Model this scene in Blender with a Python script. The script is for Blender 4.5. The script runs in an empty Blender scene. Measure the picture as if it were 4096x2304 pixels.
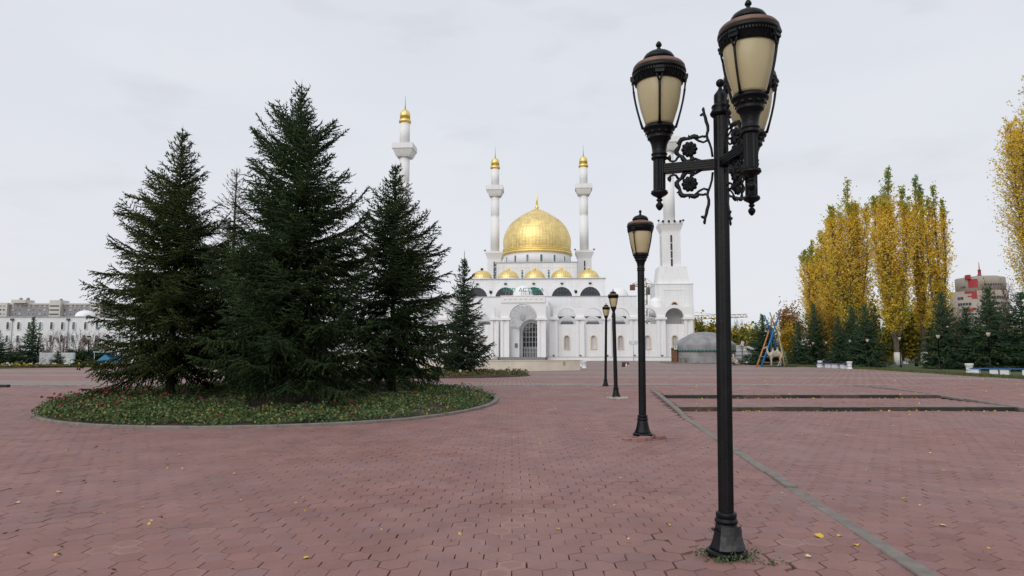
import bpy, math, random
import numpy as np
from mathutils import Vector, Matrix

R = math.radians
PI = math.pi
scene = bpy.context.scene
COL = scene.collection

# ------------------------------------------------------------------ camera
EYE = 1.7
FPX = 2640.0                      # focal length in pixels of the 4096 px wide photograph
PITCH = math.atan(253 / FPX)
cam_d = bpy.data.cameras.new('camera')
cam_d.sensor_width = 36.0
cam_d.lens = 36.0 * FPX / 4096
cam_d.clip_start = 0.1
cam_d.clip_end = 6000
cam = bpy.data.objects.new('camera', cam_d)
COL.objects.link(cam)
cam.location = (0, 0, EYE)
cam.rotation_euler = (PI / 2 + PITCH, 0, 0)
scene.camera = cam

# ------------------------------------------------------------------ sky and sun (overcast)
SUN_EL, SUN_AZ = R(34), R(208)    # azimuth measured clockwise from +Y: behind the camera, to the left
world = bpy.data.worlds.new('World')
scene.world = world
world.use_nodes = True
wn, wl = world.node_tree.nodes, world.node_tree.links
for n in list(wn):
    wn.remove(n)
w_out = wn.new('ShaderNodeOutputWorld')
w_bg = wn.new('ShaderNodeBackground')
w_bg.inputs['Strength'].default_value = 0.1
w_sky = wn.new('ShaderNodeTexSky')
w_sky.sky_type = 'NISHITA'
w_sky.sun_disc = False
w_sky.sun_elevation = SUN_EL
w_sky.sun_rotation = SUN_AZ
w_sky.air_density = 1.0
w_sky.dust_density = 1.5
w_tc = wn.new('ShaderNodeTexCoord')
w_sep = wn.new('ShaderNodeSeparateXYZ')
wl.new(w_tc.outputs['Generated'], w_sep.inputs[0])
w_map = wn.new('ShaderNodeMapping')
w_map.inputs['Scale'].default_value = (1.0, 1.0, 3.2)
wl.new(w_tc.outputs['Generated'], w_map.inputs['Vector'])
w_n1 = wn.new('ShaderNodeTexNoise')          # broad tone of the cloud deck
w_n1.inputs['Scale'].default_value = 1.6
w_n1.inputs['Detail'].default_value = 6
w_n1.inputs['Roughness'].default_value = 0.5
wl.new(w_map.outputs[0], w_n1.inputs['Vector'])
w_r1 = wn.new('ShaderNodeValToRGB')
w_r1.color_ramp.elements[0].position = 0.30
w_r1.color_ramp.elements[0].color = (0.70, 0.728, 0.80, 1)
w_r1.color_ramp.elements[1].position = 0.68
w_r1.color_ramp.elements[1].color = (0.775, 0.80, 0.855, 1)
wl.new(w_n1.outputs['Fac'], w_r1.inputs[0])
# small darker wisps low in the sky
w_map2 = wn.new('ShaderNodeMapping')
w_map2.inputs['Scale'].default_value = (5.0, 5.0, 16.0)
w_map2.inputs['Location'].default_value = (3.1, 0.4, 1.3)
wl.new(w_tc.outputs['Generated'], w_map2.inputs['Vector'])
w_n2 = wn.new('ShaderNodeTexNoise')
w_n2.inputs['Scale'].default_value = 1.0
w_n2.inputs['Detail'].default_value = 5
wl.new(w_map2.outputs[0], w_n2.inputs['Vector'])
w_r2 = wn.new('ShaderNodeMapRange')
w_r2.inputs['From Min'].default_value = 0.56
w_r2.inputs['From Max'].default_value = 0.74
w_r2.inputs['To Min'].default_value = 1.0
w_r2.inputs['To Max'].default_value = 0.90
wl.new(w_n2.outputs['Fac'], w_r2.inputs['Value'])
w_mul = wn.new('ShaderNodeMixRGB')
w_mul.blend_type = 'MULTIPLY'
w_mul.inputs[0].default_value = 1.0
wl.new(w_r1.outputs[0], w_mul.inputs[1])
wl.new(w_r2.outputs[0], w_mul.inputs[2])
# the deck is a little brighter and whiter low down
w_lo = wn.new('ShaderNodeMapRange')
w_lo.interpolation_type = 'SMOOTHSTEP'
w_lo.inputs['From Min'].default_value = 0.02
w_lo.inputs['From Max'].default_value = 0.34
w_lo.inputs['To Min'].default_value = 0.75
w_lo.inputs['To Max'].default_value = 0.0
wl.new(w_sep.outputs['Z'], w_lo.inputs['Value'])
w_lm = wn.new('ShaderNodeMixRGB')
w_lm.inputs[2].default_value = (0.80, 0.815, 0.85, 1)
wl.new(w_lo.outputs[0], w_lm.inputs[0])
wl.new(w_mul.outputs[0], w_lm.inputs[1])
w_sc = wn.new('ShaderNodeVectorMath')
w_sc.operation = 'SCALE'
w_sc.inputs['Scale'].default_value = 10.0
wl.new(w_lm.outputs[0], w_sc.inputs[0])
# the deck thins out into a clear strip near the horizon
w_ad = wn.new('ShaderNodeMath')
w_ad.operation = 'MULTIPLY_ADD'
w_ad.inputs[1].default_value = 0.11
w_ad.inputs[2].default_value = -0.062
wl.new(w_n2.outputs['Fac'], w_ad.inputs[0])
w_el = wn.new('ShaderNodeMath')
w_el.operation = 'ADD'
wl.new(w_sep.outputs['Z'], w_el.inputs[0])
wl.new(w_ad.outputs[0], w_el.inputs[1])
w_cov = wn.new('ShaderNodeMapRange')
w_cov.interpolation_type = 'SMOOTHSTEP'
w_cov.inputs['From Min'].default_value = 0.03
w_cov.inputs['From Max'].default_value = 0.052
w_cov.inputs['To Min'].default_value = 0.25
w_cov.inputs['To Max'].default_value = 0.985
wl.new(w_el.outputs[0], w_cov.inputs['Value'])
w_mix = wn.new('ShaderNodeMixRGB')
wl.new(w_cov.outputs[0], w_mix.inputs[0])
wl.new(w_sky.outputs[0], w_mix.inputs[1])
wl.new(w_sc.outputs[0], w_mix.inputs[2])
wl.new(w_mix.outputs[0], w_bg.inputs['Color'])
wl.new(w_bg.outputs[0], w_out.inputs[0])

sun_d = bpy.data.lights.new('sun', 'SUN')
sun_d.energy = 1.5
sun_d.angle = R(60)
sun_d.color = (1.0, 0.97, 0.93)
sun = bpy.data.objects.new('sun', sun_d)
COL.objects.link(sun)
sd = Vector((math.sin(SUN_AZ) * math.cos(SUN_EL), math.cos(SUN_AZ) * math.cos(SUN_EL), math.sin(SUN_EL)))
sun.rotation_euler = sd.to_track_quat('Z', 'Y').to_euler()

scene.view_settings.view_transform = 'Standard'
scene.view_settings.look = 'None'
scene.view_settings.gamma = 1.0
scene.view_settings.use_curve_mapping = False
scene.view_settings.exposure = 0.0
scene.cycles.max_bounces = 6
scene.cycles.diffuse_bounces = 3
scene.cycles.transparent_max_bounces = 8

# ------------------------------------------------------------------ helpers
_c, _s = math.cos(PITCH), math.sin(PITCH)


def ray(u, v):
    xc = (u - 2048) / FPX
    zc = (1152 - v) / FPX
    return xc, _c - _s * zc, _s + _c * zc


def at(u, v, Y):
    """point of the photograph (4096 px scale) that lies at distance Y"""
    x, y, z = ray(u, v)
    t = Y / y
    return Vector((x * t, Y, EYE + z * t))


PLAZA = 0.24


def on(u, v, z=PLAZA):
    """point of the photograph that lies on the level z"""
    x, y, w = ray(u, v)
    t = (z - EYE) / w
    return Vector((x * t, y * t, z))


def tag(o, label=None, cat=None, group=None, kind=None):
    if label:
        o['label'] = label
    if cat:
        o['category'] = cat
    if group:
        o['group'] = group
    if kind:
        o['kind'] = kind
    return o


def empty(name, loc=(0, 0, 0), rz=0.0, label=None, cat=None, group=None, kind=None, parent=None):
    o = bpy.data.objects.new(name, None)
    COL.objects.link(o)
    o.empty_display_size = 0.2
    o.location = loc
    o.rotation_euler = (0, 0, rz)
    if parent:
        o.parent = parent
    return tag(o, label, cat, group, kind)


def link(name, me, parent=None, loc=None, rot=None, scale=None):
    o = bpy.data.objects.new(name, me)
    COL.objects.link(o)
    if parent is not None:
        o.parent = parent
    if loc is not None:
        o.location = loc
    if rot is not None:
        o.rotation_euler = rot
    if scale is not None:
        o.scale = scale
    return o


def copy_tree(o, parent=None):
    c = o.copy()
    COL.objects.link(c)
    c.parent = parent
    for ch in list(o.children):
        copy_tree(ch, c)
    return c


def np_mesh(name, verts, faces, mat, attrs=None, smooth=False):
    """verts (N,3); faces (M,k) with k = 3 or 4"""
    verts = np.asarray(verts, np.float32)
    faces = np.asarray(faces, np.int32)
    k = faces.shape[1]
    me = bpy.data.meshes.new(name)
    me.vertices.add(len(verts))
    me.vertices.foreach_set('co', verts.ravel())
    me.loops.add(faces.size)
    me.loops.foreach_set('vertex_index', faces.ravel())
    me.polygons.add(len(faces))
    me.polygons.foreach_set('loop_start', np.arange(0, faces.size, k, dtype=np.int32))
    me.polygons.foreach_set('use_smooth', np.full(len(faces), bool(smooth)))
    me.materials.append(mat)
    for n, a in (attrs or {}).items():
        at_ = me.attributes.new(n, 'FLOAT', 'POINT')
        at_.data.foreach_set('value', np.asarray(a, np.float32))
    me.update(calc_edges=True)
    return me


class MB:
    def __init__(self):
        self.v, self.f, self.sm = [], [], []

    def add(self, vs, fs, smooth=False):
        n = len(self.v)
        self.v += [tuple(p) for p in vs]
        self.f += [tuple(i + n for i in f) for f in fs]
        self.sm += [smooth] * len(fs)
        return self

    def box(self, x0, x1, y0, y1, z0, z1, M=None):
        vs = [Vector(p) for p in ((x0, y0, z0), (x1, y0, z0), (x1, y1, z0), (x0, y1, z0),
                                  (x0, y0, z1), (x1, y0, z1), (x1, y1, z1), (x0, y1, z1))]
        if M is not None:
            vs = [M @ p for p in vs]
        return self.add(vs, [(0, 3, 2, 1), (4, 5, 6, 7), (0, 1, 5, 4), (1, 2, 6, 5), (2, 3, 7, 6), (3, 0, 4, 7)])

    def frustum(self, cx, cy, z0, hx0, hy0, z1, hx1, hy1):
        vs = [(cx - hx0, cy - hy0, z0), (cx + hx0, cy - hy0, z0), (cx + hx0, cy + hy0, z0), (cx - hx0, cy + hy0, z0),
              (cx - hx1, cy - hy1, z1), (cx + hx1, cy - hy1, z1), (cx + hx1, cy + hy1, z1), (cx - hx1, cy + hy1, z1)]
        return self.add(vs, [(0, 3, 2, 1), (4, 5, 6, 7), (0, 1, 5, 4), (1, 2, 6, 5), (2, 3, 7, 6), (3, 0, 4, 7)])

    def lathe(self, prof, n=24, c=(0, 0, 0), smooth=True, M=None, flute=None, a0=0.0, a1=2 * PI):
        """prof: (r, z) from bottom to top; repeated points give a hard edge"""
        full = abs(a1 - a0 - 2 * PI) < 1e-6
        m = n if full else n + 1
        vs, fs = [], []
        for r, z in prof:
            for i in range(m):
                a = a0 + (a1 - a0) * i / n
                rr = r * (flute(i) if flute else 1.0)
                p = Vector((c[0] + rr * math.cos(a), c[1] + rr * math.sin(a), c[2] + z))
                vs.append(M @ p if M is not None else p)
        for j in range(len(prof) - 1):
            if prof[j] == prof[j + 1]:
                continue
            for i in range(n):
                i2 = (i + 1) % m
                fs.append((j * m + i, j * m + i2, (j + 1) * m + i2, (j + 1) * m + i))
        self.add(vs, fs, smooth)
        if full:
            if prof[0][0] > 1e-4:
                self.f.append(tuple(len(self.v) - len(vs) + i for i in reversed(range(m))))
                self.sm.append(False)
            if prof[-1][0] > 1e-4:
                self.f.append(tuple(len(self.v) - m + i for i in range(m)))
                self.sm.append(False)
        return self

    def tube(self, pts, r, n=8, smooth=True, cap=True):
        pts = [Vector(p) for p in pts]
        rs = r if isinstance(r, (list, tuple)) else [r] * len(pts)
        vs, fs = [], []
        up = None
        for i, p in enumerate(pts):
            d = (pts[min(i + 1, len(pts) - 1)] - pts[max(i - 1, 0)]).normalized()
            if up is None:
                ref = Vector((0, 0, 1)) if abs(d.z) < 0.9 else Vector((1, 0, 0))
                up = d.cross(ref).normalized()
            up = (up - d * up.dot(d)).normalized()
            w = d.cross(up)
            for k in range(n):
                a = 2 * PI * k / n
                vs.append(p + (up * math.cos(a) + w * math.sin(a)) * rs[i])
        for i in range(len(pts) - 1):
            for k in range(n):
                k2 = (k + 1) % n
                fs.append((i * n + k, i * n + k2, (i + 1) * n + k2, (i + 1) * n + k))
        if cap:
            fs.append(tuple(reversed(range(n))))
            fs.append(tuple((len(pts) - 1) * n + k for k in range(n)))
        return self.add(vs, fs, smooth)

    def prism(self, poly, y0, y1, M=None):
        """poly in (x, z), counter-clockwise seen from -y, extruded from y0 to y1"""
        n = len(poly)
        vs = [Vector((x, y0, z)) for x, z in poly] + [Vector((x, y1, z)) for x, z in poly]
        if M is not None:
            vs = [M @ p for p in vs]
        fs = [tuple(range(n)), tuple(reversed(range(n, 2 * n)))]
        for i in range(n):
            j = (i + 1) % n
            fs.append((j, i, n + i, n + j))
        return self.add(vs, fs)

    def panel(self, xs, lo, hi, y0, y1):
        """solid wall over the samples xs, between lo(x) and hi(x)"""
        n = len(xs)
        vs = []
        for y in (y0, y1):
            for i in range(n):
                vs.append((xs[i], y, lo[i]))
            for i in range(n):
                vs.append((xs[i], y, hi[i]))
        fs = []
        for i in range(n - 1):
            if abs(xs[i + 1] - xs[i]) < 1e-6 and False:
                continue
            fs.append((i, i + 1, n + i + 1, n + i))
            fs.append((2 * n + i + 1, 2 * n + i, 3 * n + i, 3 * n + i + 1))
            fs.append((n + i, n + i + 1, 3 * n + i + 1, 3 * n + i))
            fs.append((i + 1, i, 2 * n + i, 2 * n + i + 1))
        fs.append((0, n, 3 * n, 2 * n))
        fs.append((2 * n - 1, n - 1, 3 * n - 1, 4 * n - 1))
        return self.add(vs, fs)

    def mesh(self, name, mat):
        me = bpy.data.meshes.new(name)
        me.from_pydata(self.v, [], self.f)
        me.polygons.foreach_set('use_smooth', self.sm)
        me.materials.append(mat)
        me.update()
        return me

    def build(self, name, mat, parent=None, loc=None, rot=None, scale=None):
        return link(name, self.mesh(name, mat), parent, loc, rot, scale)


def arch_samples(x0, x1, xc, r, zs, zb, n=18, rise=1.0):
    """lower edge of a wall x0..x1 with an arched opening: xs, lo (zb outside the opening)"""
    xs = [x0, xc - r, xc - r]
    lo = [zb, zb, zs]
    for i in range(1, n):
        a = PI - PI * i / n
        xs.append(xc + r * math.cos(a))
        lo.append(zs + rise * r * math.sin(a))
    xs += [xc + r, xc + r, x1]
    lo += [zs, zb, zb]
    return xs, lo


# ------------------------------------------------------------------ materials
def new_mat(name):
    m = bpy.data.materials.new(name)
    m.use_nodes = True
    nt = m.node_tree
    b = nt.nodes['Principled BSDF']
    return m, nt, b


def N(nt, t, **kw):
    n = nt.nodes.new(t)
    for k, v in kw.items():
        setattr(n, k, v)
    return n


def plain(name, col, rough=0.6, metal=0.0, var=0.12, scale=3.0, bump=0.0, bscale=40.0, spec=0.5, coords='Object', detail=5,
          stretch=(1, 1, 1)):
    """one colour, mottled by noise, with a fine relief"""
    m, nt, b = new_mat(name)
    tc = N(nt, 'ShaderNodeTexCoord')
    mp = N(nt, 'ShaderNodeMapping')
    mp.inputs['Scale'].default_value = stretch
    nt.links.new(tc.outputs[coords], mp.inputs['Vector'])
    n = N(nt, 'ShaderNodeTexNoise')
    n.inputs['Scale'].default_value = scale
    n.inputs['Detail'].default_value = detail
    nt.links.new(mp.outputs[0], n.inputs['Vector'])
    r = N(nt, 'ShaderNodeValToRGB')
    r.color_ramp.elements[0].position = 0.3
    r.color_ramp.elements[1].position = 0.72
    r.color_ramp.elements[0].color = tuple(c * (1 - var) for c in col) + (1,)
    r.color_ramp.elements[1].color = tuple(min(1, c * (1 + var)) for c in col) + (1,)
    nt.links.new(n.outputs['Fac'], r.inputs[0])
    nt.links.new(r.outputs[0], b.inputs['Base Color'])
    b.inputs['Roughness'].default_value = rough
    b.inputs['Metallic'].default_value = metal
    b.inputs['Specular IOR Level'].default_value = spec
    if bump:
        n2 = N(nt, 'ShaderNodeTexNoise')
        n2.inputs['Scale'].default_value = bscale
        n2.inputs['Detail'].default_value = 4
        nt.links.new(mp.outputs[0], n2.inputs['Vector'])
        bp = N(nt, 'ShaderNodeBump')
        bp.inputs['Strength'].default_value = bump
        bp.inputs['Distance'].default_value = 0.02
        nt.links.new(n2.outputs['Fac'], bp.inputs['Height'])
        nt.links.new(bp.outputs[0], b.inputs['Normal'])
    return m


def leafy(name, ramp, rough=0.6, attr=None, transl=0.0, spec=0.3, noise=0.0, nscale=0.6):
    """foliage: each leaf or shoot takes its colour from a ramp by its own random value (or by an attribute)"""
    m, nt, b = new_mat(name)
    g = N(nt, 'ShaderNodeNewGeometry')
    r = N(nt, 'ShaderNodeValToRGB')
    els = r.color_ramp.elements
    while len(els) < len(ramp):
        els.new(0.5)
    for e, (p, c) in zip(els, ramp):
        e.position = p
        e.color = tuple(c) + (1,)
    if attr:
        a = N(nt, 'ShaderNodeAttribute', attribute_name=attr)
        src = a.outputs['Fac']
    else:
        src = g.outputs['Random Per Island']
    if noise:
        tc = N(nt, 'ShaderNodeTexCoord')
        nz = N(nt, 'ShaderNodeTexNoise')
        nz.inputs['Scale'].default_value = nscale
        nz.inputs['Detail'].default_value = 3
        nt.links.new(tc.outputs['Object'], nz.inputs['Vector'])
        ma = N(nt, 'ShaderNodeMath', operation='MULTIPLY_ADD')
        ma.inputs[1].default_value = noise
        ma.inputs[2].default_value = -noise * 0.5
        nt.links.new(nz.outputs['Fac'], ma.inputs[0])
        ad = N(nt, 'ShaderNodeMath', operation='ADD')
        nt.links.new(src, ad.inputs[0])
        nt.links.new(ma.outputs[0], ad.inputs[1])
        src = ad.outputs[0]
    nt.links.new(src, r.inputs[0])
    nt.links.new(r.outputs[0], b.inputs['Base Color'])
    b.inputs['Roughness'].default_value = rough
    b.inputs['Specular IOR Level'].default_value = spec
    if transl:
        t = N(nt, 'ShaderNodeBsdfTranslucent')
        nt.links.new(r.outputs[0], t.inputs['Color'])
        mx = N(nt, 'ShaderNodeMixShader')
        mx.inputs[0].default_value = transl
        nt.links.new(b.outputs[0], mx.inputs[1])
        nt.links.new(t.outputs[0], mx.inputs[2])
        nt.links.new(mx.outputs[0], nt.nodes['Material Output'].inputs[0])
    return m


def tiled_white(name, col, w, h, line=0.86, off=0.5, rough=0.45):
    """white cladding with fine joints between its slabs (object x/y and z)"""
    m, nt, b = new_mat(name)
    tc = N(nt, 'ShaderNodeTexCoord')
    sp = N(nt, 'ShaderNodeSeparateXYZ')
    nt.links.new(tc.outputs['Object'], sp.inputs[0])
    ad = N(nt, 'ShaderNodeMath', operation='ADD')
    nt.links.new(sp.outputs['X'], ad.inputs[0])
    nt.links.new(sp.outputs['Y'], ad.inputs[1])
    cb = N(nt, 'ShaderNodeCombineXYZ')
    nt.links.new(ad.outputs[0], cb.inputs['X'])
    nt.links.new(sp.outputs['Z'], cb.inputs['Y'])
    br = N(nt, 'ShaderNodeTexBrick')
    br.offset = off
    br.inputs['Scale'].default_value = 1.0
    br.inputs['Brick Width'].default_value = w
    br.inputs['Row Height'].default_value = h
    br.inputs['Mortar Size'].default_value = 0.018
    br.inputs['Mortar Smooth'].default_value = 0.3
    br.inputs['Color1'].default_value = tuple(col) + (1,)
    br.inputs['Color2'].default_value = tuple(c * 0.965 for c in col) + (1,)
    br.inputs['Mortar'].default_value = tuple(c * line for c in col) + (1,)
    nt.links.new(cb.outputs[0], br.inputs['Vector'])
    nz = N(nt, 'ShaderNodeTexNoise')
    nz.inputs['Scale'].default_value = 0.35
    nz.inputs['Detail'].default_value = 6
    mp = N(nt, 'ShaderNodeMapping')
    mp.inputs['Scale'].default_value = (1, 1, 0.25)
    nt.links.new(tc.outputs['Object'], mp.inputs['Vector'])
    nt.links.new(mp.outputs[0], nz.inputs['Vector'])
    mr = N(nt, 'ShaderNodeMapRange')
    mr.inputs['From Min'].default_value = 0.3
    mr.inputs['From Max'].default_value = 0.7
    mr.inputs['To Min'].default_value = 0.93
    mr.inputs['To Max'].default_value = 1.03
    nt.links.new(nz.outputs['Fac'], mr.inputs['Value'])
    ns = N(nt, 'ShaderNodeTexNoise')                       # thin rain streaks down the slabs
    ns.inputs['Scale'].default_value = 1.0
    ns.inputs['Detail'].default_value = 4
    ms_ = N(nt, 'ShaderNodeMapping')
    ms_.inputs['Scale'].default_value = (3.2, 3.2, 0.10)
    nt.links.new(tc.outputs['Object'], ms_.inputs['Vector'])
    nt.links.new(ms_.outputs[0], ns.inputs['Vector'])
    sr = N(nt, 'ShaderNodeMapRange')
    sr.inputs['From Min'].default_value = 0.52
    sr.inputs['From Max'].default_value = 0.75
    sr.inputs['To Min'].default_value = 1.0
    sr.inputs['To Max'].default_value = 0.88
    nt.links.new(ns.outputs['Fac'], sr.inputs['Value'])
    sm = N(nt, 'ShaderNodeMath', operation='MULTIPLY')
    nt.links.new(mr.outputs[0], sm.inputs[0])
    nt.links.new(sr.outputs[0], sm.inputs[1])
    mx = N(nt, 'ShaderNodeMixRGB', blend_type='MULTIPLY')
    mx.inputs[0].default_value = 1.0
    nt.links.new(br.outputs['Color'], mx.inputs[1])
    nt.links.new(sm.outputs[0], mx.inputs[2])
    nt.links.new(mx.outputs[0], b.inputs['Base Color'])
    b.inputs['Roughness'].default_value = rough
    return m
# ================================================================== the setting: ground, paving, kerbs, steps, lawns
rng = np.random.default_rng(7)
HEXW = 0.236                       # paver, flat to flat
STEP1, STEP2 = 19.1, 22.5          # distances of the two risers
BAND = 28.5                        # where the hexagon paving ends
BED_C, BED_R = (-7.1, 21.35), 6.6


def kerb_x(Y):
    return 2.59 + 0.108 * Y


KERB_R = 14.45


def ramp_z(Y):
    return PLAZA * min(1.0, max(0.0, (Y - 16.5) / 8.5))


def step_z(Y):
    return 0.0 if Y < STEP1 else (0.12 if Y < STEP2 else PLAZA)


def ground_z(X, Y):
    if Y > BAND:
        return PLAZA
    if kerb_x(Y) < X < KERB_R:
        return step_z(Y)
    return ramp_z(Y)


# --- materials
def paver_material():
    m, nt, b = new_mat('paver_concrete')
    oi = N(nt, 'ShaderNodeObjectInfo')
    g = N(nt, 'ShaderNodeNewGeometry')
    ad = N(nt, 'ShaderNodeMath', operation='ADD')
    nt.links.new(oi.outputs['Random'], ad.inputs[0])
    nt.links.new(g.outputs['Random Per Island'], ad.inputs[1])
    fr = N(nt, 'ShaderNodeMath', operation='FRACT')
    nt.links.new(ad.outputs[0], fr.inputs[0])
    r = N(nt, 'ShaderNodeValToRGB')
    els = r.color_ramp.elements
    for p in (0.25, 0.55, 0.8):
        els.new(p)
    cols = [(0.226, 0.114, 0.102), (0.252, 0.127, 0.112), (0.275, 0.141, 0.123), (0.258, 0.138, 0.125), (0.238, 0.134, 0.129)]
    for e, c in zip(els, cols):
        e.color = c + (1,)
    els[0].position, els[-1].position = 0.0, 1.0
    nt.links.new(fr.outputs[0], r.inputs[0])
    # broad wear and dust over the field, in world space
    n1 = N(nt, 'ShaderNodeTexNoise')
    n1.inputs['Scale'].default_value = 0.28
    n1.inputs['Detail'].default_value = 5
    nt.links.new(g.outputs['Position'], n1.inputs['Vector'])
    mr = N(nt, 'ShaderNodeMapRange')
    mr.inputs['From Min'].default_value = 0.35
    mr.inputs['From Max'].default_value = 0.70
    mr.inputs['To Min'].default_value = 0.0
    mr.inputs['To Max'].default_value = 0.6
    nt.links.new(n1.outputs['Fac'], mr.inputs['Value'])
    mx = N(nt, 'ShaderNodeMixRGB')
    mx.inputs[2].default_value = (0.252, 0.162, 0.149, 1)
    nt.links.new(mr.outputs[0], mx.inputs[0])
    nt.links.new(r.outputs[0], mx.inputs[1])
    # grain
    n2 = N(nt, 'ShaderNodeTexNoise')
    n2.inputs['Scale'].default_value = 55
    n2.inputs['Detail'].default_value = 6
    n2.inputs['Roughness'].default_value = 0.7
    nt.links.new(g.outputs['Position'], n2.inputs['Vector'])
    mr2 = N(nt, 'ShaderNodeMapRange')
    mr2.inputs['From Min'].default_value = 0.25
    mr2.inputs['From Max'].default_value = 0.75
    mr2.inputs['To Min'].default_value = 0.84
    mr2.inputs['To Max'].default_value = 1.14
    nt.links.new(n2.outputs['Fac'], mr2.inputs['Value'])
    mu = N(nt, 'ShaderNodeMixRGB', blend_type='MULTIPLY')
    mu.inputs[0].default_value = 1.0
    nt.links.new(mx.outputs[0], mu.inputs[1])
    nt.links.new(mr2.outputs[0], mu.inputs[2])
    # some slabs are worn hollow: pale rim, brownish middle ('rim' runs 0 in the middle to 1 at the edge)
    at_ = N(nt, 'ShaderNodeAttribute', attribute_name='rim')
    nw = N(nt, 'ShaderNodeTexNoise')
    nw.inputs['Scale'].default_value = 9
    nw.inputs['Detail'].default_value = 3
    nt.links.new(g.outputs['Position'], nw.inputs['Vector'])
    rm = N(nt, 'ShaderNodeMath', operation='MULTIPLY_ADD')
    rm.inputs[1].default_value = 0.5
    nt.links.new(nw.outputs['Fac'], rm.inputs[0])
    nt.links.new(at_.outputs['Fac'], rm.inputs[2])
    rr = N(nt, 'ShaderNodeMapRange')
    rr.inputs['From Min'].default_value = 0.93
    rr.inputs['From Max'].default_value = 1.02
    nt.links.new(rm.outputs[0], rr.inputs['Value'])
    wc = N(nt, 'ShaderNodeMixRGB')
    wc.inputs[1].default_value = (0.25, 0.155, 0.12, 1)
    wc.inputs[2].default_value = (0.36, 0.215, 0.185, 1)
    nt.links.new(rr.outputs[0], wc.inputs[0])
    # which slabs: a band of world-space noise times the slab's own random value
    nb = N(nt, 'ShaderNodeTexNoise')
    nb.inputs['Scale'].default_value = 0.55
    nb.inputs['Detail'].default_value = 2
    nt.links.new(g.outputs['Position'], nb.inputs['Vector'])
    f2 = N(nt, 'ShaderNodeMath', operation='MULTIPLY')
    f2.inputs[1].default_value = 7.31
    nt.links.new(ad.outputs[0], f2.inputs[0])
    f3 = N(nt, 'ShaderNodeMath', operation='FRACT')
    nt.links.new(f2.outputs[0], f3.inputs[0])
    f4 = N(nt, 'ShaderNodeMath', operation='MULTIPLY_ADD')
    f4.inputs[1].default_value = 0.42
    nt.links.new(f3.outputs[0], f4.inputs[0])
    nt.links.new(nb.outputs['Fac'], f4.inputs[2])
    # a line of badly worn slabs runs away from the viewer, left of the lamp posts
    sx = N(nt, 'ShaderNodeSeparateXYZ')
    nt.links.new(g.outputs['Position'], sx.inputs[0])
    ln = N(nt, 'ShaderNodeMath', operation='MULTIPLY_ADD')
    ln.inputs[1].default_value = -0.086
    ln.inputs[2].default_value = 0.53
    nt.links.new(sx.outputs['Y'], ln.inputs[0])
    l2 = N(nt, 'ShaderNodeMath', operation='ADD')
    nt.links.new(sx.outputs['X'], l2.inputs[0])
    nt.links.new(ln.outputs[0], l2.inputs[1])
    l3 = N(nt, 'ShaderNodeMath', operation='ABSOLUTE')
    nt.links.new(l2.outputs[0], l3.inputs[0])
    l4 = N(nt, 'ShaderNodeMapRange')
    l4.inputs['From Min'].default_value = 0.10
    l4.inputs['From Max'].default_value = 0.40
    l4.inputs['To Min'].default_value = 0.19
    l4.inputs['To Max'].default_value = 0.0
    nt.links.new(l3.outputs[0], l4.inputs['Value'])
    l5 = N(nt, 'ShaderNodeMath', operation='ADD')
    nt.links.new(f4.outputs[0], l5.inputs[0])
    nt.links.new(l4.outputs[0], l5.inputs[1])
    f4 = l5
    wr = N(nt, 'ShaderNodeMapRange')
    wr.inputs['From Min'].default_value = 0.93
    wr.inputs['From Max'].default_value = 0.98
    wr.inputs['To Max'].default_value = 0.42
    nt.links.new(f4.outputs[0], wr.inputs['Value'])
    fin = N(nt, 'ShaderNodeMixRGB')
    nt.links.new(wr.outputs[0], fin.inputs[0])
    nt.links.new(mu.outputs[0], fin.inputs[1])
    nt.links.new(wc.outputs[0], fin.inputs[2])
    # blotches of old spills and damp
    n6 = N(nt, 'ShaderNodeTexNoise')
    n6.inputs['Scale'].default_value = 1.15
    n6.inputs['Detail'].default_value = 7
    n6.inputs['Roughness'].default_value = 0.62
    nt.links.new(g.outputs['Position'], n6.inputs['Vector'])
    m6 = N(nt, 'ShaderNodeMapRange')
    m6.inputs['From Min'].default_value = 0.34
    m6.inputs['From Max'].default_value = 0.66
    m6.inputs['To Min'].default_value = 0.85
    m6.inputs['To Max'].default_value = 1.09
    nt.links.new(n6.outputs['Fac'], m6.inputs['Value'])
    x6 = N(nt, 'ShaderNodeMixRGB', blend_type='MULTIPLY')
    x6.inputs[0].default_value = 1.0
    nt.links.new(fin.outputs[0], x6.inputs[1])
    nt.links.new(m6.outputs[0], x6.inputs[2])
    fin = x6
    # dark specks of dirt
    n5 = N(nt, 'ShaderNodeTexNoise')
    n5.inputs['Scale'].default_value = 14
    n5.inputs['Detail'].default_value = 2
    nt.links.new(g.outputs['Position'], n5.inputs['Vector'])
    m5 = N(nt, 'ShaderNodeMapRange')
    m5.inputs['From Min'].default_value = 0.735
    m5.inputs['From Max'].default_value = 0.76
    m5.inputs['To Max'].default_value = 0.6
    nt.links.new(n5.outputs['Fac'], m5.inputs['Value'])
    sp = N(nt, 'ShaderNodeMixRGB')
    sp.inputs[2].default_value = (0.07, 0.045, 0.04, 1)
    nt.links.new(m5.outputs[0], sp.inputs[0])
    nt.links.new(fin.outputs[0], sp.inputs[1])
    nt.links.new(sp.outputs[0], b.inputs['Base Color'])
    b.inputs['Roughness'].default_value = 0.72
    b.inputs['Specular IOR Level'].default_value = 0.35
    bp = N(nt, 'ShaderNodeBump')
    bp.inputs['Strength'].default_value = 0.35
    bp.inputs['Distance'].default_value = 0.004
    nt.links.new(n2.outputs['Fac'], bp.inputs['Height'])
    nt.links.new(bp.outputs[0], b.inputs['Normal'])
    return m


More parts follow.
